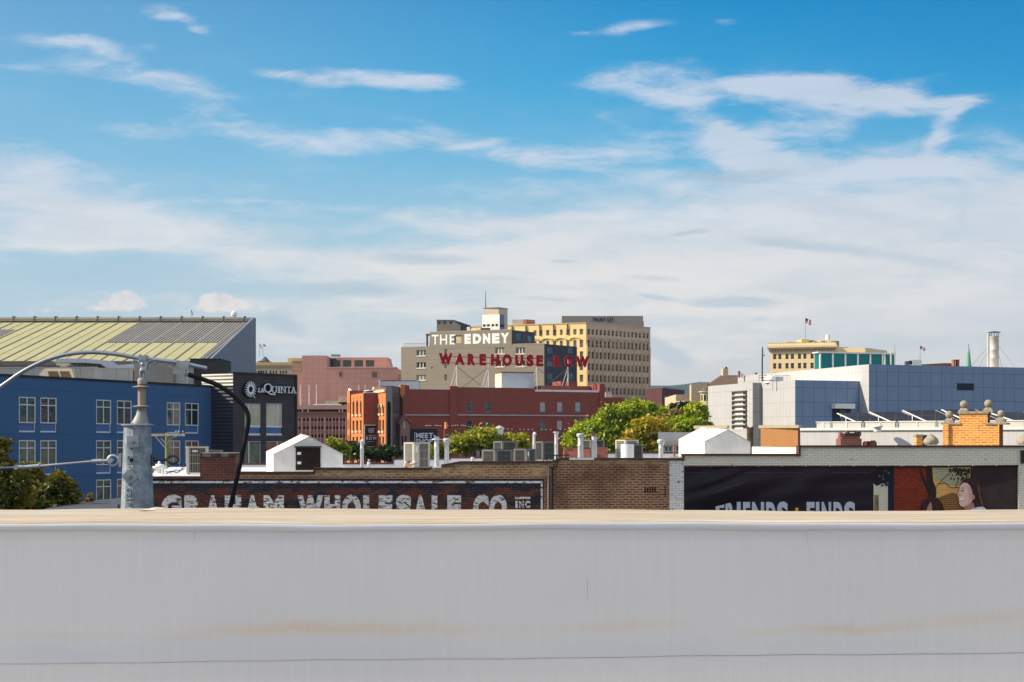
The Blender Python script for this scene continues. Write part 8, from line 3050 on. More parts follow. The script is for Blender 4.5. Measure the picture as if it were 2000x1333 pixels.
m2.box(bx(1341), bx(1700), YBn - .028, YBn - .024, bz(923.9), bz(923.3))
m2.build('hem_line', pm('hem_mauve', (.10, .07, .10), .6), bn_)
BL = pm('banner_lettering', (.50, .54, .62), .5, .04)
PA = (0, YBn)
for (ch, a, b_) in (('F', 1397.5, 1414.5), ('R', 1416.8, 1434.5), ('I', 1438.8, 1446.4), ('E', 1451, 1464.8), ('N', 1468.5, 1492), ('D', 1496, 1514.5), ('S', 1517.5, 1539), ('F', 1575, 1590.5), ('I', 1593.2, 1600), ('N', 1604.5, 1623), ('D', 1627.5, 1645.5), ('S', 1648.5, 1670.3)):
    m2 = MB()
    ex = .8 if ch in 'S' else 0
    letter(m2, ch, PA, (1, 0), bx(a), bx(b_), bz(1029 + ex), bz(980.8 - ex), .03, .036, .05)
    m2.build('banner_letter', BL, bn_)
m2 = MB()
m2.box(bx(1553), bx(1559), YBn - .036, YBn - .03, bz(1018), bz(992))
m2.box(bx(1547.5), bx(1552.9), YBn - .036, YBn - .03, bz(1007), bz(998.6))
m2.box(bx(1559.1), bx(1564.5), YBn - .036, YBn - .03, bz(1007), bz(998.6))
m2.build('plus_mark', pm('plus_yellow', (.75, .42, .02), .5, .03), bn_)
# printed photograph: flat layers of print, each a few millimetres above the last
LAY = [0]


def layer(poly, mat, name, smooth_=False):
    LAY[0] += 1
    y = YBn - .006 - LAY[0] * .004
    m = MB()
    if smooth_:
        poly = spline(poly + [poly[0]], 5)[:-1]
    n = len(poly)
    a = sum(poly[i][0] * poly[(i + 1) % n][1] - poly[(i + 1) % n][0] * poly[i][1] for i in range(n))
    if a < 0:
        poly = poly[::-1]
    m.extrude([(bx(a_), y, bz(b_)) for a_, b_ in reversed(poly)], (0, .003, 0))
    return m.build(name, mat, bn_)


dkbrown = pm('print_dark_brown', (.040, .024, .026), .5, .2, 1.2)
layer([(1735, 913), (1989, 911), (1989, 1075), (1735, 1075)], dkbrown, 'print_shadow_wall')
layer([(1890, 960), (1989, 935), (1989, 1010), (1900, 1025)], pm('print_brown_band', (.060, .040, .040), .5, .25, 1.2), 'print_wall_band')
layer([(1706, 945), (1712, 950), (1724, 944), (1734, 950), (1734, 1075), (1706, 1075)], pm('print_cream', (.62, .60, .44), .5, .06), 'print_doorway')
layer([(1707, 967), (1716, 967), (1716, 1040), (1707, 1040)], pm('print_poster', (.22, .13, .05), .5, .8, 3.5), 'print_poster')
layer([(1734, 915), (1748, 915), (1748, 1075), (1734, 1075)], pm('print_navy', (.012, .020, .035), .5), 'print_door_frame')
layer([(1746, 914.5), (1812, 913.5), (1812, 1075), (1746, 1075)], brick('print_red_brick', (.32, .045, .016), (.20, .028, .012), (.10, .02, .012), .22, .09, .014, .5, 1.1), 'print_red_wall')
YBR = brick('print_yellow_brick', (.80, .40, .06), (.62, .27, .035), (.66, .52, .26), .24, .09, .016, .35, .7)
layer([(1815, 913.5), (1895, 912.5), (1890, 1075), (1815, 1075)], YBR, 'print_yellow_wall')
layer([(1822, 913.4), (1893, 912.6), (1890, 942), (1858, 950), (1826, 938)], brick('print_pale_brick', (.46, .44, .26), (.40, .38, .22), (.28, .26, .15), .26, .09, .014, .2, .7), 'print_pale_wall')
layer([(1824, 975), (1860, 962), (1888, 972), (1888, 1000), (1840, 1000)], brick('print_brown_brick', (.20, .085, .02), (.16, .07, .02), (.36, .2, .07), .24, .09, .016, .3, .7), 'print_low_wall')
TRK = pm('print_trunk', (.030, .018, .018), .5, .2, 2)
layer([(1808, 914), (1820, 913.5), (1822, 940), (1828, 955), (1827, 1000), (1809, 1000), (1812, 970), (1810, 940)], TRK, 'print_trunk')
layer([(1794, 916), (1797, 915), (1803, 930), (1812, 950), (1815, 962), (1811, 962), (1801, 938)], TRK, 'print_branch')
for br_ in ([(1826, 953), (1838, 939), (1850, 928), (1862, 920)], [(1834, 945), (1846, 944), (1855, 952), (1866, 953), (1874, 952)], [(1866, 953), (1868, 944), (1872, 934)]):
    LAY[0] += 1
    y = YBn - .008 - LAY[0] * .004
    MB().tube([(bx(a), y, bz(b_)) for a, b_ in spline(br_, 4)], .012, 4).build('print_twig', TRK, bn_)
rg = random.Random(21)
LAY[0] += 1
m2 = MB()
y = YBn - .008 - LAY[0] * .004
for i in range(60):
    a, b_ = rg.gauss(1880, 12), 914 + abs(rg.gauss(0, 10))
    if b_ > 938 or a > 1898:
        continue
    an = rg.uniform(-2.8, -.3)
    l_, w_ = rg.uniform(5, 9), rg.uniform(1.2, 2.2)
    dx, dy = math.cos(an), -math.sin(an)
    p_ = [(a, b_), (a + dx * l_ * .5 - dy * w_, b_ + dy * l_ * .5 + dx * w_), (a + dx * l_, b_ + dy * l_), (a + dx * l_ * .5 + dy * w_, b_ + dy * l_ * .5 - dx * w_)]
    m2.add([(bx(q[0]), y - i * .0002, bz(q[1])) for q in p_], [(0, 1, 2, 3)])
tag(m2.build('print_leaves', pm('print_leaf', (.022, .018, .012), .5, .4, 3), bn_), kind='stuff')
LAY[0] += 3
m2 = MB()
for i in range(60):
    a, b_ = rg.gauss(1722, 9), 918 + abs(rg.gauss(0, 14))
    if b_ > 951:
        continue
    an = rg.uniform(0, 6.28)
    l_, w_ = rg.uniform(4, 7), rg.uniform(1.2, 2.2)
    dx, dy = math.cos(an), -math.sin(an)
    p_ = [(a, b_), (a + dx * l_ * .5 - dy * w_, b_ + dy * l_ * .5 + dx * w_), (a + dx * l_, b_ + dy * l_), (a + dx * l_ * .5 + dy * w_, b_ + dy * l_ * .5 - dx * w_)]
    m2.add([(bx(q[0]), YBn - .012 - LAY[0] * .004 - i * .0002, bz(q[1])) for q in p_], [(0, 1, 2, 3)], 1 if rg.random() < .22 else 0)
tag(m2.build('print_leaves', [MATS['print_leaf'], pm('print_leaf_teal', (.06, .17, .24), .5, .5, 3)], bn_), kind='stuff')
LAY[0] += 4
HAIR = pm('print_hair', (.050, .022, .018), .45, .5, 6, stretch=(3, 1, .6))
SKIN = pm('print_skin', (.82, .51, .42), .5, .12, 1.5)
layer([(1800, 1000), (1798, 990), (1804, 978), (1815, 971), (1826, 971), (1836, 980), (1842, 995), (1843, 1030), (1800, 1030)], HAIR, 'print_hair', True)
layer([(1808, 997), (1812, 987), (1816, 981), (1819, 988), (1818, 998), (1812, 1004)], pm('print_skin_shade', (.42, .20, .15), .5), 'print_forehead', True)
# second woman: hair mass, face in profile to the left, ear, neck, shirt
layer([(1873, 952), (1876, 943), (1884, 936), (1896, 933.5), (1908, 937), (1915, 948), (1917, 965), (1923, 985), (1926, 1004), (1920, 1030), (1900, 1030), (1884, 990), (1878, 962)], HAIR, 'print_hair', True)
layer([(1876.5, 946), (1880, 943), (1887, 943.5), (1893, 949), (1896.5, 958), (1898, 968), (1898, 977), (1894, 985), (1886, 991), (1878.5, 990), (1873.5, 987), (1871.5, 983.5), (1872.5, 980), (1870.6, 977), (1871.6, 974.2), (1870.6, 971.4), (1868.2, 968.6), (1870.8, 963.5), (1872.3, 958), (1872.6, 952)], SKIN, 'print_face')
layer([(1885, 949), (1892, 950), (1896.5, 958), (1898, 968), (1897.6, 978), (1893, 985), (1886, 990.5), (1890, 978), (1890, 962)], pm('print_cheek', (.66, .37, .29), .5, .1), 'print_cheek', True)
layer([(1882, 989), (1900, 982), (1903, 996), (1908, 1010), (1882, 1010)], MATS['print_skin_shade'], 'print_neck')
layer([(1903, 962), (1908, 950), (1914, 966), (1921, 988), (1923, 1004), (1916, 1008), (1907, 996), (1901, 984), (1899, 973)], HAIR, 'print_hair_lock', True)
layer([(1908, 944), (1912, 950), (1914, 966), (1920, 990), (1917, 992), (1911, 972), (1908, 958)], pm('print_hair_light', (.12, .055, .04), .5, .3, 6), 'print_hair_strand', True)
layer([(1897, 969), (1899.5, 966.5), (1902, 970), (1900.5, 975.5), (1897.5, 974)], pm('print_ear', (.52, .26, .2), .5), 'print_ear', True)
layer([(1871.8, 974.6), (1876, 973.2), (1881.5, 971.5), (1880.5, 975), (1876, 977.4), (1872.2, 976.8)], pm('print_teeth', (.88, .86, .84), .4), 'print_smile')
layer([(1873.6, 958.8), (1878, 957.2), (1882, 958.4), (1878, 960)], pm('print_eye', (.05, .03, .03), .4), 'print_eye')
layer([(1872.8, 955.2), (1878, 952.6), (1884.5, 954), (1878, 953.8)], MATS['print_eye'], 'print_eyebrow')
layer([(1870, 966.6), (1873.5, 965), (1874, 967.6), (1871, 968.6)], MATS['print_ear'], 'print_nostril')
layer([(1884, 1001), (1897, 994), (1914, 990), (1924, 996), (1927, 1020), (1884, 1020)], pm('print_shirt', (.62, .70, .84), .5, .1, 2), 'print_shirt', True)

# ================================================================== RIGHT-HAND ROOFTOPS
WD = Vector((.871, -.492))        # runs right and towards the camera
m_w = Vector((WD.y, -WD.x))
Yw = 110.0
wa = Vector((X(1563, Yw), Yw))
wz = Z(841.5, Yw)
t_ = thing('white_metal_building', 'low white ribbed metal building behind the stone-topped brick pier', 'building', (wa.x, wa.y, 0))
LW = hit(wa, WD, 2090)
m2 = MB()
m2.wall(wa, wa + WD * LW, 0, wz, [], .2)
m2.wall(wa - m_w * 18, wa, 0, wz, [], .2)
m2.build('wall', panel('white_sheet', (.58, .57, .56), (.46, .45, .45), .55, 20, .02, rough=.5), t_)
m2 = MB()
q = [wa, wa + WD * LW, wa + WD * LW - m_w * 18, wa - m_w * 18]
m2.quad(*[(*p_, wz - .1) for p_ in q])
m2.build('roof', W_MEMBRANE, t_)
m2 = MB().obox(wa, WD, -.1, LW, -.3, .12, wz + .002, wz + .20)
m2.build('flashing', W_PAINT, t_)
# raised white beam and posts carrying solar racks
t_ = thing('solar_rack_frame', 'white beam frame on short posts carrying the solar panels', 'frame', (wa.x, wa.y, wz))
ba = wa + WD * 1.0 - m_w * 1.2
zb0, zb1_ = wz + .22, wz + .64
ub = hit(ba, WD, 1595)
m2 = MB()
cuts = [(1595, 1621), (1626, 1682), (1690, 1748), (1756, 1827), (1833, 1900), (1906, 2000), (2005, 2080)]
for a, b_ in cuts:
    m2.obox(ba, WD, hit(ba, WD, a), hit(ba, WD, b_), -.2, 0, zb0, zb1_)
m2.build('beam', pm('beam_cream', (.52, .50, .43), .5, .05, 1), t_)
m2 = MB()
for a, b_ in cuts:
    u0, u1 = hit(ba, WD, a), hit(ba, WD, b_)
    m2.obox(ba, WD, u0 - .06, u1 + .06, -.25, .05, zb1_ + .002, zb1_ + .06)
    m2.obox(ba, WD, u0 - .06, u1 + .06, -.25, .05, zb0 - .06, zb0 - .002)
    m2.obox(ba, WD, (u0 + u1) / 2 - .03, (u0 + u1) / 2 + .03, .001, .04, zb0 + .002, zb1_ - .002)
m2.build('flange', W_PAINT, t_)
m2 = MB()
for px in (1623, 1686, 1752, 1830, 1903, 2002):
    u = hit(ba, WD, px)
    m2.obox(ba, WD, u - .08, u + .08, -.15, .0, wz - .1, zb1_)
m2.build('post', pm('post_blue_grey', (.22, .25, .28), .5, .05), t_)
SOL = panel('solar_cells', (.022, .024, .034), (.06, .06, .07), .99, 1.6, .03, rough=.4, var=.1, spec=.15)
first = None
sp0 = [(1637, 807.5, 1679.5, 827), (1700, 805, 1744, 825), (1765, 802, 1812, 823.5), (1841, 800.5, 1889, 822), (1934, 806, 1983, 822.5), (2030, 799, 2080, 822)]
for i, (ax_, ay_, bx_, by_) in enumerate(sp0):
    Ya = 113.5 - i * 1.6
    TL = P(ax_, ay_, Ya)
    BL_ = P(bx_, by_, Ya - 2.1)
    wv = Vector((.95, -.31, 0)) * 3.0
    t_ = thing('solar_array', ['leftmost tilted solar panel, by the blue door recess', 'second tilted solar panel from the blue door recess', 'third tilted solar panel, left of the brick pier', 'tilted solar panel partly behind the left side of the brick pier', 'tilted solar panel just right of the brick pier', 'last solar panel at the right edge of the picture'][i], 'solar panel', BL_, 'solar panels on the white frame')
    nn = (BL_ - TL).cross(wv).normalized()
    if nn.z < 0:
        nn = -nn
    m2 = MB().extrude([TL, TL + wv, BL_ + wv, BL_], -nn * .06)
    m2.build('cells', SOL, t_)
    m2 = MB()
    dd_ = (BL_ - TL)
    e_ = wv.normalized()
    ext = dd_ * .02
    m2.hexa([TL - e_ * .07 - ext - nn * .07, TL - e_ * .004 - ext - nn * .07, BL_ - e_ * .004 + ext - nn * .07, BL_ - e_ * .07 + ext - nn * .07], [TL - e_ * .07 - ext + nn * .01, TL - e_ * .004 - ext + nn * .01, BL_ - e_ * .004 + ext + nn * .01, BL_ - e_ * .07 + ext + nn * .01])
    T2 = TL + wv * .78
    B2_ = BL_ + wv * .78
    m2.hexa([T2 + nn * .002, T2 + e_ * .03 + nn * .002, B2_ + e_ * .03 + nn * .002, B2_ + nn * .002], [T2 + nn * .012, T2 + e_ * .03 + nn * .012, B2_ + e_ * .03 + nn * .012, B2_ + nn * .012])
    m2.build('rail', W_PAINT, t_)
    m2 = MB()
    pq = TL + dd_ * .40 - e_ * .06
    m2.tube([(pq.x, pq.y, zb1_), (pq.x, pq.y, pq.z - .04)], .035, 6)
    pq = TL + dd_ * .14 - e_ * .06
    m2.tube([pq - nn * .09, pq - nn * .2 + Vector((.05, 0, 0))], .03, 5)
    m2.build('strut', W_PAINT, t_)
# orange brick box and its neighbour
for (pl2, pc, pr, t0, bt, Yo, lb, nmz) in ((1485.5, 1558.5, 1562.5, 830.5, 880, 96, 'square sunlit orange brick roof block with pale coping', 'b'), (1358, 1419, 1421, 831.5, 850, 118, 'low brick roof block with cream coping behind the right-hand gable', 's')):
    t_ = thing('brick_roof_block', lb, 'roof block', (X(pc, Yo), Yo, 8))
    C_ = Vector((X(pc, Yo), Yo))
    Lq_ = C_ - WD * hit(C_, -WD, pl2)
    Rq_ = C_ - m_w * hit(C_, -m_w, pr) if False else C_ + Vector((.75, .66)) * hit(C_, Vector((.75, .66)), pr)
    zt_ = Z(t0 + 6, Yo)
    m2 = MB()
    m2.wall(Lq_, C_, 6, zt_, [], .2, 0)
    m2.wall(C_, Rq_, 6, zt_, [], .2, 1)
    bkq = Rq_ + (Lq_ - C_)
    m2.quad((*Rq_, 6), (*bkq, 6), (*bkq, zt_), (*Rq_, zt_), 1)
    m2.quad((*bkq, 6), (*Lq_, 6), (*Lq_, zt_), (*bkq, zt_), 1)
    m2.quad(*[(*p_, zt_ - .01) for p_ in (Lq_, C_, Rq_, bkq)], 1)
    m2.build('wall', [brick('orange_block_' + nmz, (.52, .23, .075), (.46, .20, .07), (.46, .27, .13), .3, .1, .014, .25, .6), brick('orange_block_shaded_' + nmz, (.22, .07, .04), (.18, .06, .04), (.2, .1, .07), .3, .1, .014, .3, .6)], t_)  # second brick is a shaded copy, shade put into its colour
    m2 = MB()
    m2.prism([Lq_ - WD * .15, C_ + Vector((.02, -.18)), Rq_ + Vector((.15, 0)), bkq], zt_ + .002, Z(t0, Yo))
    m2.build('coping', pm('tan_coping_' + nmz, (.50, .41, .27), .8, .1, 1), t_)
t_ = thing('rusty_flue', 'dark rusty flue pipe with torn top by the right-hand gable', 'flue', (X(1465, 72), 72, 10))
MB().lathe((X(1465, 72), 72), [(.175, 10), (.17, Z(836, 72))], 14).build('pipe', pm('dark_rust', (.075, .045, .035), .7, .5, 3), t_)
m2 = MB()
for q in range(10):
    aa = 2 * math.pi * q / 10
    c_ = Vector((X(1465, 72) + .17 * math.cos(aa), 72 + .17 * math.sin(aa), Z(836.5, 72)))
    o_ = Vector((math.cos(aa), math.sin(aa), 0)) * rg.uniform(.03, .14)
    tn = Vector((-math.sin(aa), math.cos(aa), 0)) * .07
    up_ = Vector((0, 0, rg.uniform(-.06, .14)))
    m2.extrude([c_ - tn, c_ + tn, c_ + tn * .5 + o_ + up_, c_ - tn * .6 + o_ + up_ * .6], (.004, .004, .008))
m2.build('torn_rim', MATS['dark_rust'], t_)
# brick pier with stone caps and ball finials
Yz = 64.0
kz = Yz / F
t_ = thing('finial_brick_pier', 'stepped orange brick pier crowned with four grey stone ball finials', 'pier', (X(1903, Yz), Yz, CZ - .9))
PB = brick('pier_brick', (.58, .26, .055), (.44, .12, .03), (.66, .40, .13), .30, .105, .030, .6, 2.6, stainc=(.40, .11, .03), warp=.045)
PBD = brick('pier_brick_shaded', (.20, .05, .03), (.14, .04, .025), (.15, .08, .05), .30, .105, .016, .3, .8, warp=.03)  # same pier brick, shade of the dark side put into the colour
FD = Vector((.88, -.475)).normalized()     # front runs right and nearer
fN = Vector((FD.y, -FD.x))
c0 = Vector((X(1842, Yz), Yz))
zpb = CZ - 1.2


def pier_box(a, b_, t0, bt, dep, m, o=0.0, mside=1):
    u0, u1 = hit(c0, FD, a), hit(c0, FD, b_)
    p0 = c0 + FD * u0 + fN * o
    p1_ = c0 + FD * u1 + fN * o
    Ym = (p0.y + p1_.y) / 2
    z0, z1 = (zpb if bt is None else Z(bt, Ym)), Z(t0, Ym)
    m.quad((*p0, z0), (*p1_, z0), (*p1_, z1), (*p0, z1), 0)
    b0, b1 = p0 - fN * dep, p1_ - fN * dep
    m.quad((*p1_, z0), (*b1, z0), (*b1, z1), (*p1_, z1), mside)
    m.quad((*b1, z0), (*b0, z0), (*b0, z1), (*b1, z1), mside)
    m.quad((*b0, z0), (*p0, z0), (*p0, z1), (*b0, z1), 0)
    m.quad((*p0, z1), (*p1_, z1), (*b1, z1), (*b0, z1), 0)
    return Ym


m2 = MB()
pier_box(1853, 1951, 829.5, None, .62, m2)
pier_box(1873.5, 1929, 808.5, 829.4, .60, m2)
pier_box(1842.5, 1853.5, 829.5, None, .95, m2, .10)
pier_box(1949, 1952, 829.5, None, 1.0, m2, .05)
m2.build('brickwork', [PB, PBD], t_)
m2 = MB()
u_s = hit(c0, FD, 1951.5)
pS = c0 + FD * u_s
m2.extrude([(*(pS + Vector((.0, -.02))), zpb), (*(pS + Vector((.34, .55))), zpb), (*(pS + Vector((.34, .55))), Z(833, 63)), (*(pS + Vector((0, -.02))), Z(829.5, 63))], (-.05, .03, 0))
m2.build('side_face', PBD, t_)
STN = pm('weathered_stone', (.27, .235, .175), .9, .3, 6)
m2 = MB()
pier_box(1838, 1876, 826, 829.4, .75, m2, .06, 0)
pier_box(1924, 1966, 826, 829.4, .95, m2, .06, 0)
pier_box(1871.5, 1931, 803.5, 808.4, .72, m2, .06, 0)
m2.build('stone_coping', [STN], t_)
for (px, t0, s_) in ((1852.7, 803, 1.0), (1881.3, 782.5, 1.05), (1929, 781, 1.08), (1953.5, 801.5, 1.0)):
    u = hit(c0, FD, px)
    p_ = c0 + FD * u - fN * .18
    Yq_ = p_.y
    kq = Yq_ / F
    m2 = MB()
    rb = 7.4 * s_ * kq
    zt_ = Z(t0, Yq_)
    m2.ball((p_.x, p_.y, zt_ - rb), rb, 16)
    zb_ = Z(t0 + 15.2 * s_, Yq_)
    hw = 7.8 * s_ * kq
    for (h0, h1, w0, w1) in ((zb_ - 8.5 * kq, zb_ - 3 * kq, 1.12, 1.12), (zb_ - 2.99 * kq, zb_ + .8 * kq, .95, .6)):
        c4 = [p_ + FD * (hw * sx * w0) + fN * (hw * sy * w0) for sx, sy in ((-1, 1), (1, 1), (1, -1), (-1, -1))]
        c5 = [p_ + FD * (hw * sx * w1) + fN * (hw * sy * w1) for sx, sy in ((-1, 1), (1, 1), (1, -1), (-1, -1))]
        m2.hexa([(*q_, h0) for q_ in c4], [(*q_, h1) for q_ in c5])
    m2.build('ball_finial', STN, t_)
# broken chimney stubs and loose finials on the coping
t_ = thing('broken_chimney', 'broken red brick chimney stub with sooty top on the grey-white wall', 'chimney', (X(1657, 63), 63, CZ - .3))
m2 = MB()
Ys_ = 63.0
rg = random.Random(17)
RB = [brick('stub_brick', (.22, .065, .045), (.15, .05, .04), (.22, .13, .09), .22, .09, .014, .5, 2.0, warp=.03), pm('soot', (.05, .04, .035), .95, .4, 8)]
m2.box(X(1642, Ys_), X(1683, Ys_), Ys_, Ys_ + .9, CZ - .6, Z(857, Ys_), 0)
m2.box(X(1645, Ys_), X(1680, Ys_), Ys_ + .02, Ys_ + .88, Z(856.9, Ys_), Z(852.5, Ys_), 0)
m2.build('base', RB, t_)
m2 = MB()
for i in range(9):
    a = 1641 + i * 4.6
    m2.box(X(a, Ys_) + .004, X(a + 4.4, Ys_), Ys_ - .03 * (i % 2), Ys_ + .4, Z(852.4, Ys_), Z(844 + rg.uniform(-1.5, 3.5), Ys_), 1 if 1 < i < 8 else 0)
m2.box(X(1655, Ys_), X(1672, Ys_), Ys_ + .1, Ys_ + .5, Z(844, Ys_), Z(841.4, Ys_), 0)
m2.build('broken_courses', RB, t_)
t_ = thing('brick_rubble_pile', 'low dark brick pile beside the broken chimney', 'rubble', (X(1695, 62), 62, CZ - .2))
m2 = MB()
for i in range(9):
    a = rg.uniform(1684, 1702)
    m2.obox((X(a, 62), 62 + rg.uniform(0, .3)), (1, rg.uniform(-.4, .4)), 0, .2, 0, .12, CZ - .6, Z(rg.uniform(860.5, 864.5), 62))
m2.build('bricks', pm('dark_rubble', (.10, .04, .03), .9, .4, 6), t_)
t_ = thing('chimney_stub', 'small brick chimney stub left of the pointed stone finial', 'chimney', (X(1796, 62.5), 62.5, CZ - .3))
m2 = MB()
m2.box(X(1790, 62.5), X(1802, 62.5), 62.5, 62.9, CZ - .6, Z(853, 62.5), 0)
m2.box(X(1788.5, 62.5), X(1803, 62.5), 62.45, 62.95, Z(852.9, 62.5), Z(849, 62.5), 1)
m2.box(X(1802.1, 62.5), X(1812, 62.5), 62.6, 63.0, CZ - .6, Z(850, 62.5), 2)
m2.build('stub', [PB, STN, RB[1]], t_)
t_ = thing('stone_finial', 'loose pointed onion-shaped stone finial on the coping', 'finial', (X(1818, 61.5), 61.5, CZ - .1))
k2 = 61.5 / F
MB().lathe((X(1818.5, 61.5), 61.5), [(11 * k2, Z(869.5, 61.5)), (14 * k2, Z(866, 61.5)), (15 * k2, Z(863, 61.5)), (12.5 * k2, Z(857.5, 61.5)), (7 * k2, Z(852, 61.5)), (2 * k2, Z(848.8, 61.5)), (.2 * k2, Z(848.3, 61.5))], 18).build('stone', STN, t_)
t_ = thing('stone_finial', 'pointed stone finial at the right edge beyond the brick pier', 'finial', (X(2001, 61.5), 61.5, CZ - .1))
MB().lathe((X(2003, 61.5), 61.5), [(14 * k2, Z(869.5, 61.5)), (17 * k2, Z(864, 61.5)), (16 * k2, Z(859, 61.5)), (9 * k2, Z(851, 61.5)), (2 * k2, Z(846, 61.5)), (.2 * k2, Z(845, 61.5))], 18).build('stone', STN, t_)
for (px, lb) in ((1714, 'small pale roof vent below the solar beam'), (1868, 'second flat pale roof vent hidden partly by the brick pier'), (1988, 'flat pale roof vent right of the brick pier')):
    t_ = thing('roof_vent', lb, 'roof vent', (X(px, 108), 108, wz), 'pale vents on the white metal building')
    MB().lathe((X(px, 106), 106), [(.28, wz - .1), (.28, wz + .2), (.42, wz + .22), (.36, wz + .36), (.05, wz + .4)], 14).build('cowl', W_PAINT, t_)
# low white pavilion between the hoods
Yv_ = 122.0
t_ = thing('low_white_block', 'low white block with teal windows between the trees and right-hand gable', 'building', (X(1315, Yv_), Yv_, 0))
va_, vb_ = (X(1285.5, Yv_), Yv_), (X(1372, Yv_ + 3), Yv_ + 3)
hh = [rect(va_, vb_, a, b_, 871.5, 882.5) for a, b_ in ((1292, 1298), (1299, 1305.5), (1306.5, 1313), (1321, 1327))]
m2 = MB().wall(va_, vb_, 0, Z(844.5, Yv_), hh, .25, 0)
m2.quad((X(1285.5, 135), Yv_ + 12, 0), (*va_, 0), (*va_, Z(844.5, Yv_)), (X(1285.5, 135), Yv_ + 12, Z(844.5, Yv_)))
m2.quad((*va_, Z(845, Yv_)), (*vb_, Z(845, Yv_)), (X(1372, Yv_), Yv_ + 14, Z(845, Yv_)), (X(1285.5, Yv_), Yv_ + 12, Z(845, Yv_)))
m2.build('wall', pm('white_render', (.50, .49, .48), .6, .06), t_)
m2 = MB().obox(va_, (Vector(vb_) - Vector(va_)), .2, 4.2, .002, .5, Z(869, Yv_), Z(863, Yv_))
m2.build('canopy', pm('tan_canopy', (.44, .38, .29), .7), t_)
for h in hh:
    window(t_, va_, vb_, h, FRAME, glass('teal_pane', (.01, .10, .10), .06, 1.5, .1, .4) if 'teal_pane' not in MATS else MATS['teal_pane'], 1, (), .03, .15)
m2 = MB().tube([(X(1317, 80), 80, CZ - 1.5), (X(1317, 80), 80, Z(868, 80))], .055, 7)
tp = thing('red_pipe', 'short red vent pipe in front of the teal windows', 'vent pipe', (X(1317, 80), 80, CZ - 1.5))
m2.build('pipe', pm('red_pipe', (.22, .06, .05), .6), tp)
# cupola beyond the yellow-green tree
t_ = thing('roof_cupola', 'grey roof dormers and white cupola poking through the yellow-green tree', 'cupola', (X(975, 150), 150, 0))
Yq = 150.0
m2 = MB()
m2.box(X(968, Yq), X(983, Yq), Yq, Yq + .9, 5, Z(837.5, Yq))
m2.build('drum', W_PAINT, t_)
m2 = MB().lathe((X(975.5, Yq), Yq + .4), [(.58, Z(837.4, Yq)), (.5, Z(835.5, Yq)), (.05, Z(831.5, Yq))], 8, 0, False)
m2.build('roof', pm('pale_lead', (.40, .42, .44), .5), t_)
m2 = MB()
for a in (967, 985):
    m2.extrude([(X(a - 7, Yq), Yq - 1, Z(862, Yq)), (X(a + 7, Yq), Yq - 1, Z(862, Yq)), (X(a + 3, Yq), Yq - 1, Z(849, Yq)), (X(a, Yq), Yq - 1, Z(843, Yq)), (X(a - 3, Yq), Yq - 1, Z(849, Yq))], (0, 2, 0))
m2.build('dormer', pm('slate', (.09, .095, .11), .7, .15, 2), t_)
m2 = MB().box(X(930, Yq), X(1050, Yq), Yq + 2, Yq + 12, 0, Z(864, Yq))
m2.build('wall', pm('blue_grey_wall', (.16, .19, .24), .8, .1, 1), t_)

# ================================================================== TREES
def leaf_mat(name, cols_, seed=0, trans=.35):
    m = bpy.data.materials.new(name)
    m.use_nodes = True
    t = NT(m.node_tree)
    t.n.clear()
    o = t.new('ShaderNodeOutputMaterial')
    gm = t.new('ShaderNodeNewGeometry')
    rnd = gm.outputs['Random Per Island']
    ob = t.new('ShaderNodeTexCoord').outputs['Object']
    n = t.noise(t.mapping(ob, loc=(seed, seed * 2, 0)), .42, 4, .6)
    f = t.math('ADD', t.math('MULTIPLY', t.smooth(n, .3, .7), .62), t.math('MULTIPLY', rnd, .38))
    st = [(i / (len(cols_) - 1), c_) for i, c_ in enumerate(cols_)]
    c = t.ramp(f, st)
    df = t.new('ShaderNodeBsdfDiffuse')
    tr = t.new('ShaderNodeBsdfTranslucent')
    t.l.new(c, df.inputs[0])
    t.l.new(c, tr.inputs[0])
    mx = t.new('ShaderNodeMixShader')
    mx.inputs[0].default_value = trans
    t.l.new(df.outputs[0], mx.inputs[1])
    t.l.new(tr.outputs[0], mx.inputs[2])
    gl = t.new('ShaderNodeBsdfGlossy')
    gl.inputs['Roughness'].default_value = .45
    m2 = t.new('ShaderNodeMixShader')
    m2.inputs[0].default_value = .035
    t.l.new(mx.outputs[0], m2.inputs[1])
    t.l.new(gl.outputs[0], m2.inputs[2])
    t.l.new(m2.outputs[0], o.inputs[0])
    MATS[name] = m
    return m


BARK = pm('bark', (.075, .055, .04), .9, .3, 3)


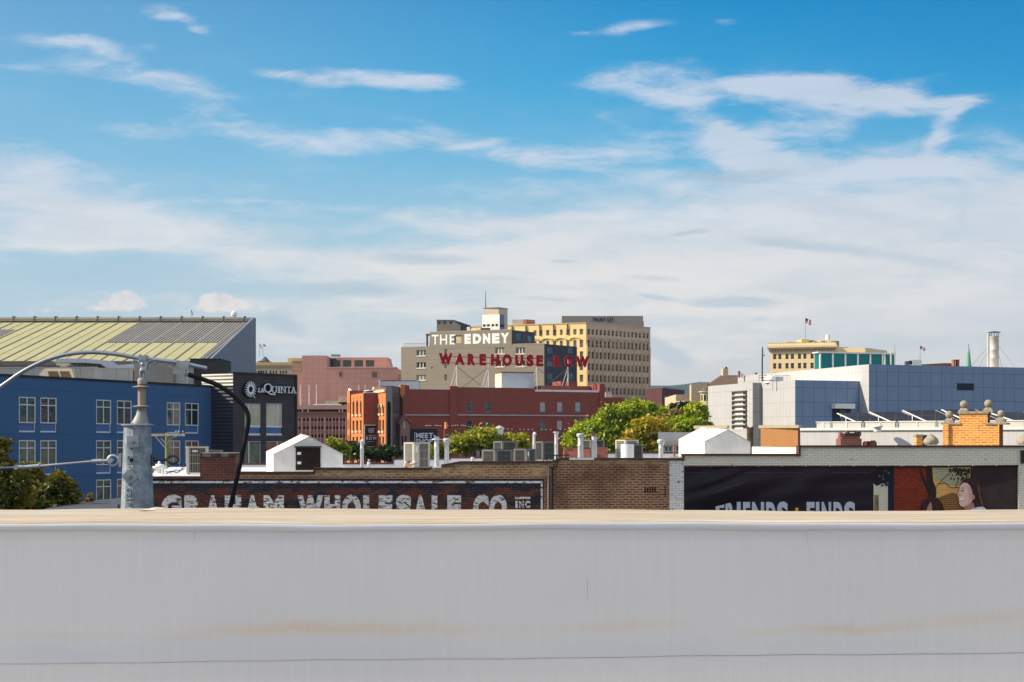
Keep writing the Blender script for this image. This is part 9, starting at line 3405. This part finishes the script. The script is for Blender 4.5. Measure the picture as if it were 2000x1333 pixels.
def tree(label, px, Yt__, parts, mat, nclump, per, leaf, seed, group, trunk_px=None, cat='tree', name='leafy_tree', clump=.24, bare=False):
    """parts: list of crown lobes (px, py, rx px, ry px); each lobe is filled with leaf clumps"""
    rg_ = np.random.default_rng(seed)
    kk = Yt__ / F
    bx_ = X(px if trunk_px is None else trunk_px, Yt__)
    t = thing(name, label, cat, (bx_, Yt__, 0), group)
    cen = [(Vector((X(a, Yt__), Yt__ + dy * kk, Z(b_, Yt__))), rx * kk, ry * kk) for (a, b_, rx, ry, dy) in parts]
    # trunk and limbs
    m = MB()
    zlow = min(c_.z - r_ * .6 for c_, _r, r_ in cen)
    zsplit_ = max(2.0, min(zlow, 6.0))
    r0 = .018 * (max(c_.z for c_, _, _ in cen) + 2) + .05
    m.tube([(bx_, Yt__, 0), (bx_ + .1, Yt__, zsplit_ * .5), (bx_, Yt__, zsplit_)], [r0 * 1.25, r0, r0 * .85], 9)
    for c_, rx, ry in cen:
        for q in range(4):
            e = c_ + Vector((rg_.uniform(-.6, .6) * rx, rg_.uniform(-.6, .6) * rx, rg_.uniform(-.3, .75) * ry))
            s = Vector((bx_, Yt__, zsplit_ * rg_.uniform(.8, 1)))
            mid = s.lerp(e, .5) + Vector((rg_.uniform(-.3, .3), rg_.uniform(-.3, .3), rg_.uniform(.2, .8)))
            m.tube([s, mid, e], [r0 * .5, r0 * .3, r0 * .06], 6)
    m.build('trunk', BARK, t)
    V_, F_ = [], []
    tot = sum(rx * ry for _, rx, ry in cen)
    for c_, rx, ry in cen:
        n = max(6, int(nclump * rx * ry / tot))
        for _ in range(n):
            d_ = rg_.normal(size=3)
            d_ /= np.linalg.norm(d_)
            rr = rg_.uniform(.35, 1.0) ** .5
            cc = np.array(c_) + d_ * np.array([rx, rx * .9, ry]) * rr * rg_.uniform(.85, 1.08)
            cr = clump * min(rx, ry) * rg_.uniform(.6, 1.35)
            k_ = int(per * rg_.uniform(.6, 1.3))
            pos = cc + rg_.normal(size=(k_, 3)) * np.array([cr, cr, cr * .62])
            nr = rg_.normal(size=(k_, 3)) + np.array([-.25, -.1, .75])
            nr /= np.linalg.norm(nr, axis=1)[:, None]
            tg_ = np.cross(nr, rg_.normal(size=(k_, 3)))
            tg_ /= np.linalg.norm(tg_, axis=1)[:, None]
            bt_ = np.cross(nr, tg_)
            sz = leaf * rg_.uniform(.6, 1.35, size=(k_, 1))
            a = pos - tg_ * sz
            b_ = pos - bt_ * sz * .48 + nr * sz * .12
            c2 = pos + tg_ * sz
            d2_ = pos + bt_ * sz * .48 + nr * sz * .12
            o = len(V_) * 1
            base_ = sum(len(x) for x in V_)
            V_.append(np.stack([a, b_, c2, d2_], 1).reshape(-1, 3))
            F_.append((np.arange(k_)[:, None] * 4 + np.arange(4)[None, :]) + base_)
    VV = np.concatenate(V_)
    FF = np.concatenate(F_)
    me = bpy.data.meshes.new('crown')
    VV = VV - np.array([bx_, Yt__, 0])
    me.from_pydata(VV.tolist(), [], FF.tolist())
    me.materials.append(mat)
    me.update()
    o = bpy.data.objects.new('crown', me)
    col.objects.link(o)
    o.parent = t
    return t


LF_G = leaf_mat('leaf_green', [(.05, .10, .005), (.19, .28, .008), (.38, .44, .012), (.56, .54, .02)], 1)
LF_Y = leaf_mat('leaf_yellow', [(.09, .14, .008), (.28, .28, .010), (.50, .37, .014), (.58, .32, .014)], 5)
LF_B = leaf_mat('leaf_bronze', [(.08, .08, .014), (.17, .14, .025), (.28, .20, .04), (.26, .20, .08)], 9)
LF_L = leaf_mat('leaf_lime', [(.06, .10, .006), (.18, .22, .01), (.36, .37, .02), (.52, .46, .03)], 3)
LF_D = leaf_mat('leaf_dark', [(.008, .022, .006), (.018, .040, .008), (.035, .07, .012), (.06, .10, .016)], 7)
LF_A = leaf_mat('leaf_autumn', [(.010, .020, .004), (.030, .055, .006), (.11, .12, .010), (.42, .24, .012)], 11)
GT = 'street trees in front of the tall blocks'
tree('tall bright green tree against the brick warehouse corner', 1195, 190, [(1160, 846, 32, 30, 0), (1205, 814, 28, 26, -10), (1180, 832, 24, 22, 0), (1238, 800, 24, 20, 10), (1145, 858, 34, 30, -10), (1200, 858, 44, 32, 0), (1232, 830, 30, 30, 0), (1180, 880, 40, 18, 0)], LF_G, 230, 56, .32, 11, GT, clump=.3)
tree('small rounded green tree left of the bright green one', 1121, 170, [(1120, 864, 20, 20, 0), (1136, 872, 16, 16, 0)], LF_G, 60, 55, .24, 12, GT)
tree('yellow-tipped green tree below the buff block corner', 1265, 200, [(1258, 806, 24, 20, 0), (1278, 816, 28, 24, 0), (1252, 835, 26, 26, 0), (1264, 794, 14, 9, 0), (1298, 812, 18, 18, 0)], LF_G, 130, 55, .30, 13, GT)
tree('golden yellow tree in the middle of the street trees', 1262, 175, [(1262, 836, 26, 22, -8), (1250, 858, 30, 24, -5), (1282, 845, 28, 26, 0), (1270, 875, 40, 18, -5), (1230, 868, 18, 14, 0), (1300, 868, 26, 22, 0)], LF_Y, 190, 55, .27, 14, GT)
tree('thin bronze tree with bare twigs between yellow and green trees', 1312, 185, [(1308, 828, 24, 24, 0), (1322, 842, 22, 24, 0), (1332, 810, 20, 16, 0)], LF_B, 80, 42, .24, 15, GT)
tree('dark conifer-like tree under the brown eaves', 1322, 230, [(1322, 800, 20, 12, 0), (1332, 812, 20, 12, 0)], LF_D, 50, 50, .30, 16, GT)
tree('broad green tree next to the pale panelled block', 1365, 178, [(1362, 806, 20, 20, 0), (1348, 836, 34, 28, 0), (1376, 834, 16, 32, 0), (1340, 866, 34, 22, 0), (1372, 868, 16, 18, 0)], LF_G, 150, 58, .27, 17, GT)
tree('yellow-green tree with gaps behind the unit cluster', 940, 125, [(905, 868, 22, 20, 0), (935, 855, 24, 18, 0), (952, 846, 16, 12, 0), (965, 868, 26, 16, 0), (1012, 858, 22, 13, 0), (1000, 870, 24, 12, 0), (1028, 866, 12, 9, 0), (990, 848, 10, 6, 0)], LF_L, 170, 34, .19, 18, GT, clump=.34)
tree('sparse yellow-green shrub tree behind the large tan unit', 862, 130, [(858, 880, 12, 16, 0), (880, 872, 12, 14, 0)], LF_L, 40, 40, .19, 19, GT)
tree('feathery yellow-green tree behind the door gable', 655, 140, [(652, 876, 14, 20, 0), (668, 884, 14, 16, 0), (645, 862, 8, 10, 0)], LF_L, 60, 36, .2, 20, GT, clump=.3)
tree('dark green bush at the foot of the orange wings', 735, 150, [(725, 888, 26, 12, 0), (757, 884, 22, 14, 0), (700, 882, 14, 14, 0), (780, 892, 22, 10, 0)], LF_D, 90, 45, .22, 21, GT, clump=.3)
tree('thin dark tree climbing the first orange wing', 692, 160, [(690, 872, 10, 18, 0), (697, 886, 12, 12, 0)], LF_D, 26, 34, .2, 22, GT, clump=.3)
GL_ = 'dark trees at lower left'
tree('tall dark tree with orange autumn tips at the left edge', 8, 46, [(2, 890, 22, 34, 0), (12, 925, 26, 26, 0), (20, 960, 46, 36, 0), (-20, 985, 60, 40, 0), (-10, 862, 12, 12, 0)], LF_A, 190, 56, .10, 31, GL_, clump=.22)
tree('rounded dark tree with orange tips left of the steel pole', 115, 48, [(112, 945, 22, 22, 0), (118, 968, 34, 30, 0), (100, 992, 46, 26, 0), (70, 985, 30, 26, 0), (142, 990, 18, 18, 0)], LF_A, 170, 56, .10, 32, GL_, clump=.22)
tree('low dark tree between the two taller left trees', 55, 52, [(55, 930, 26, 26, 0), (58, 965, 36, 36, 0)], LF_A, 110, 56, .10, 33, GL_, clump=.22)
tree('thin twiggy sapling at the end of the grey shed', 170, 50, [(170, 978, 11, 7, 0), (178, 970, 5, 9, 0)], LF_B, 14, 26, .07, 34, GL_, clump=.4)

# ================================================================== AIR
m = bpy.data.materials.new('haze')
m.use_nodes = True
t = NT(m.node_tree)
t.n.clear()
o = t.new('ShaderNodeOutputMaterial')
v = t.new('ShaderNodeVolumePrincipled')
v.inputs['Color'].default_value = (.78, .88, 1.0, 1)
v.inputs['Density'].default_value = .00005
v.inputs['Anisotropy'].default_value = .2
t.l.new(v.outputs[0], o.inputs['Volume'])
mb = MB().box(-5400, 5400, -60, 5400, -1, 240)
hz = mb.build('haze', m)
tag(hz, kind='stuff')
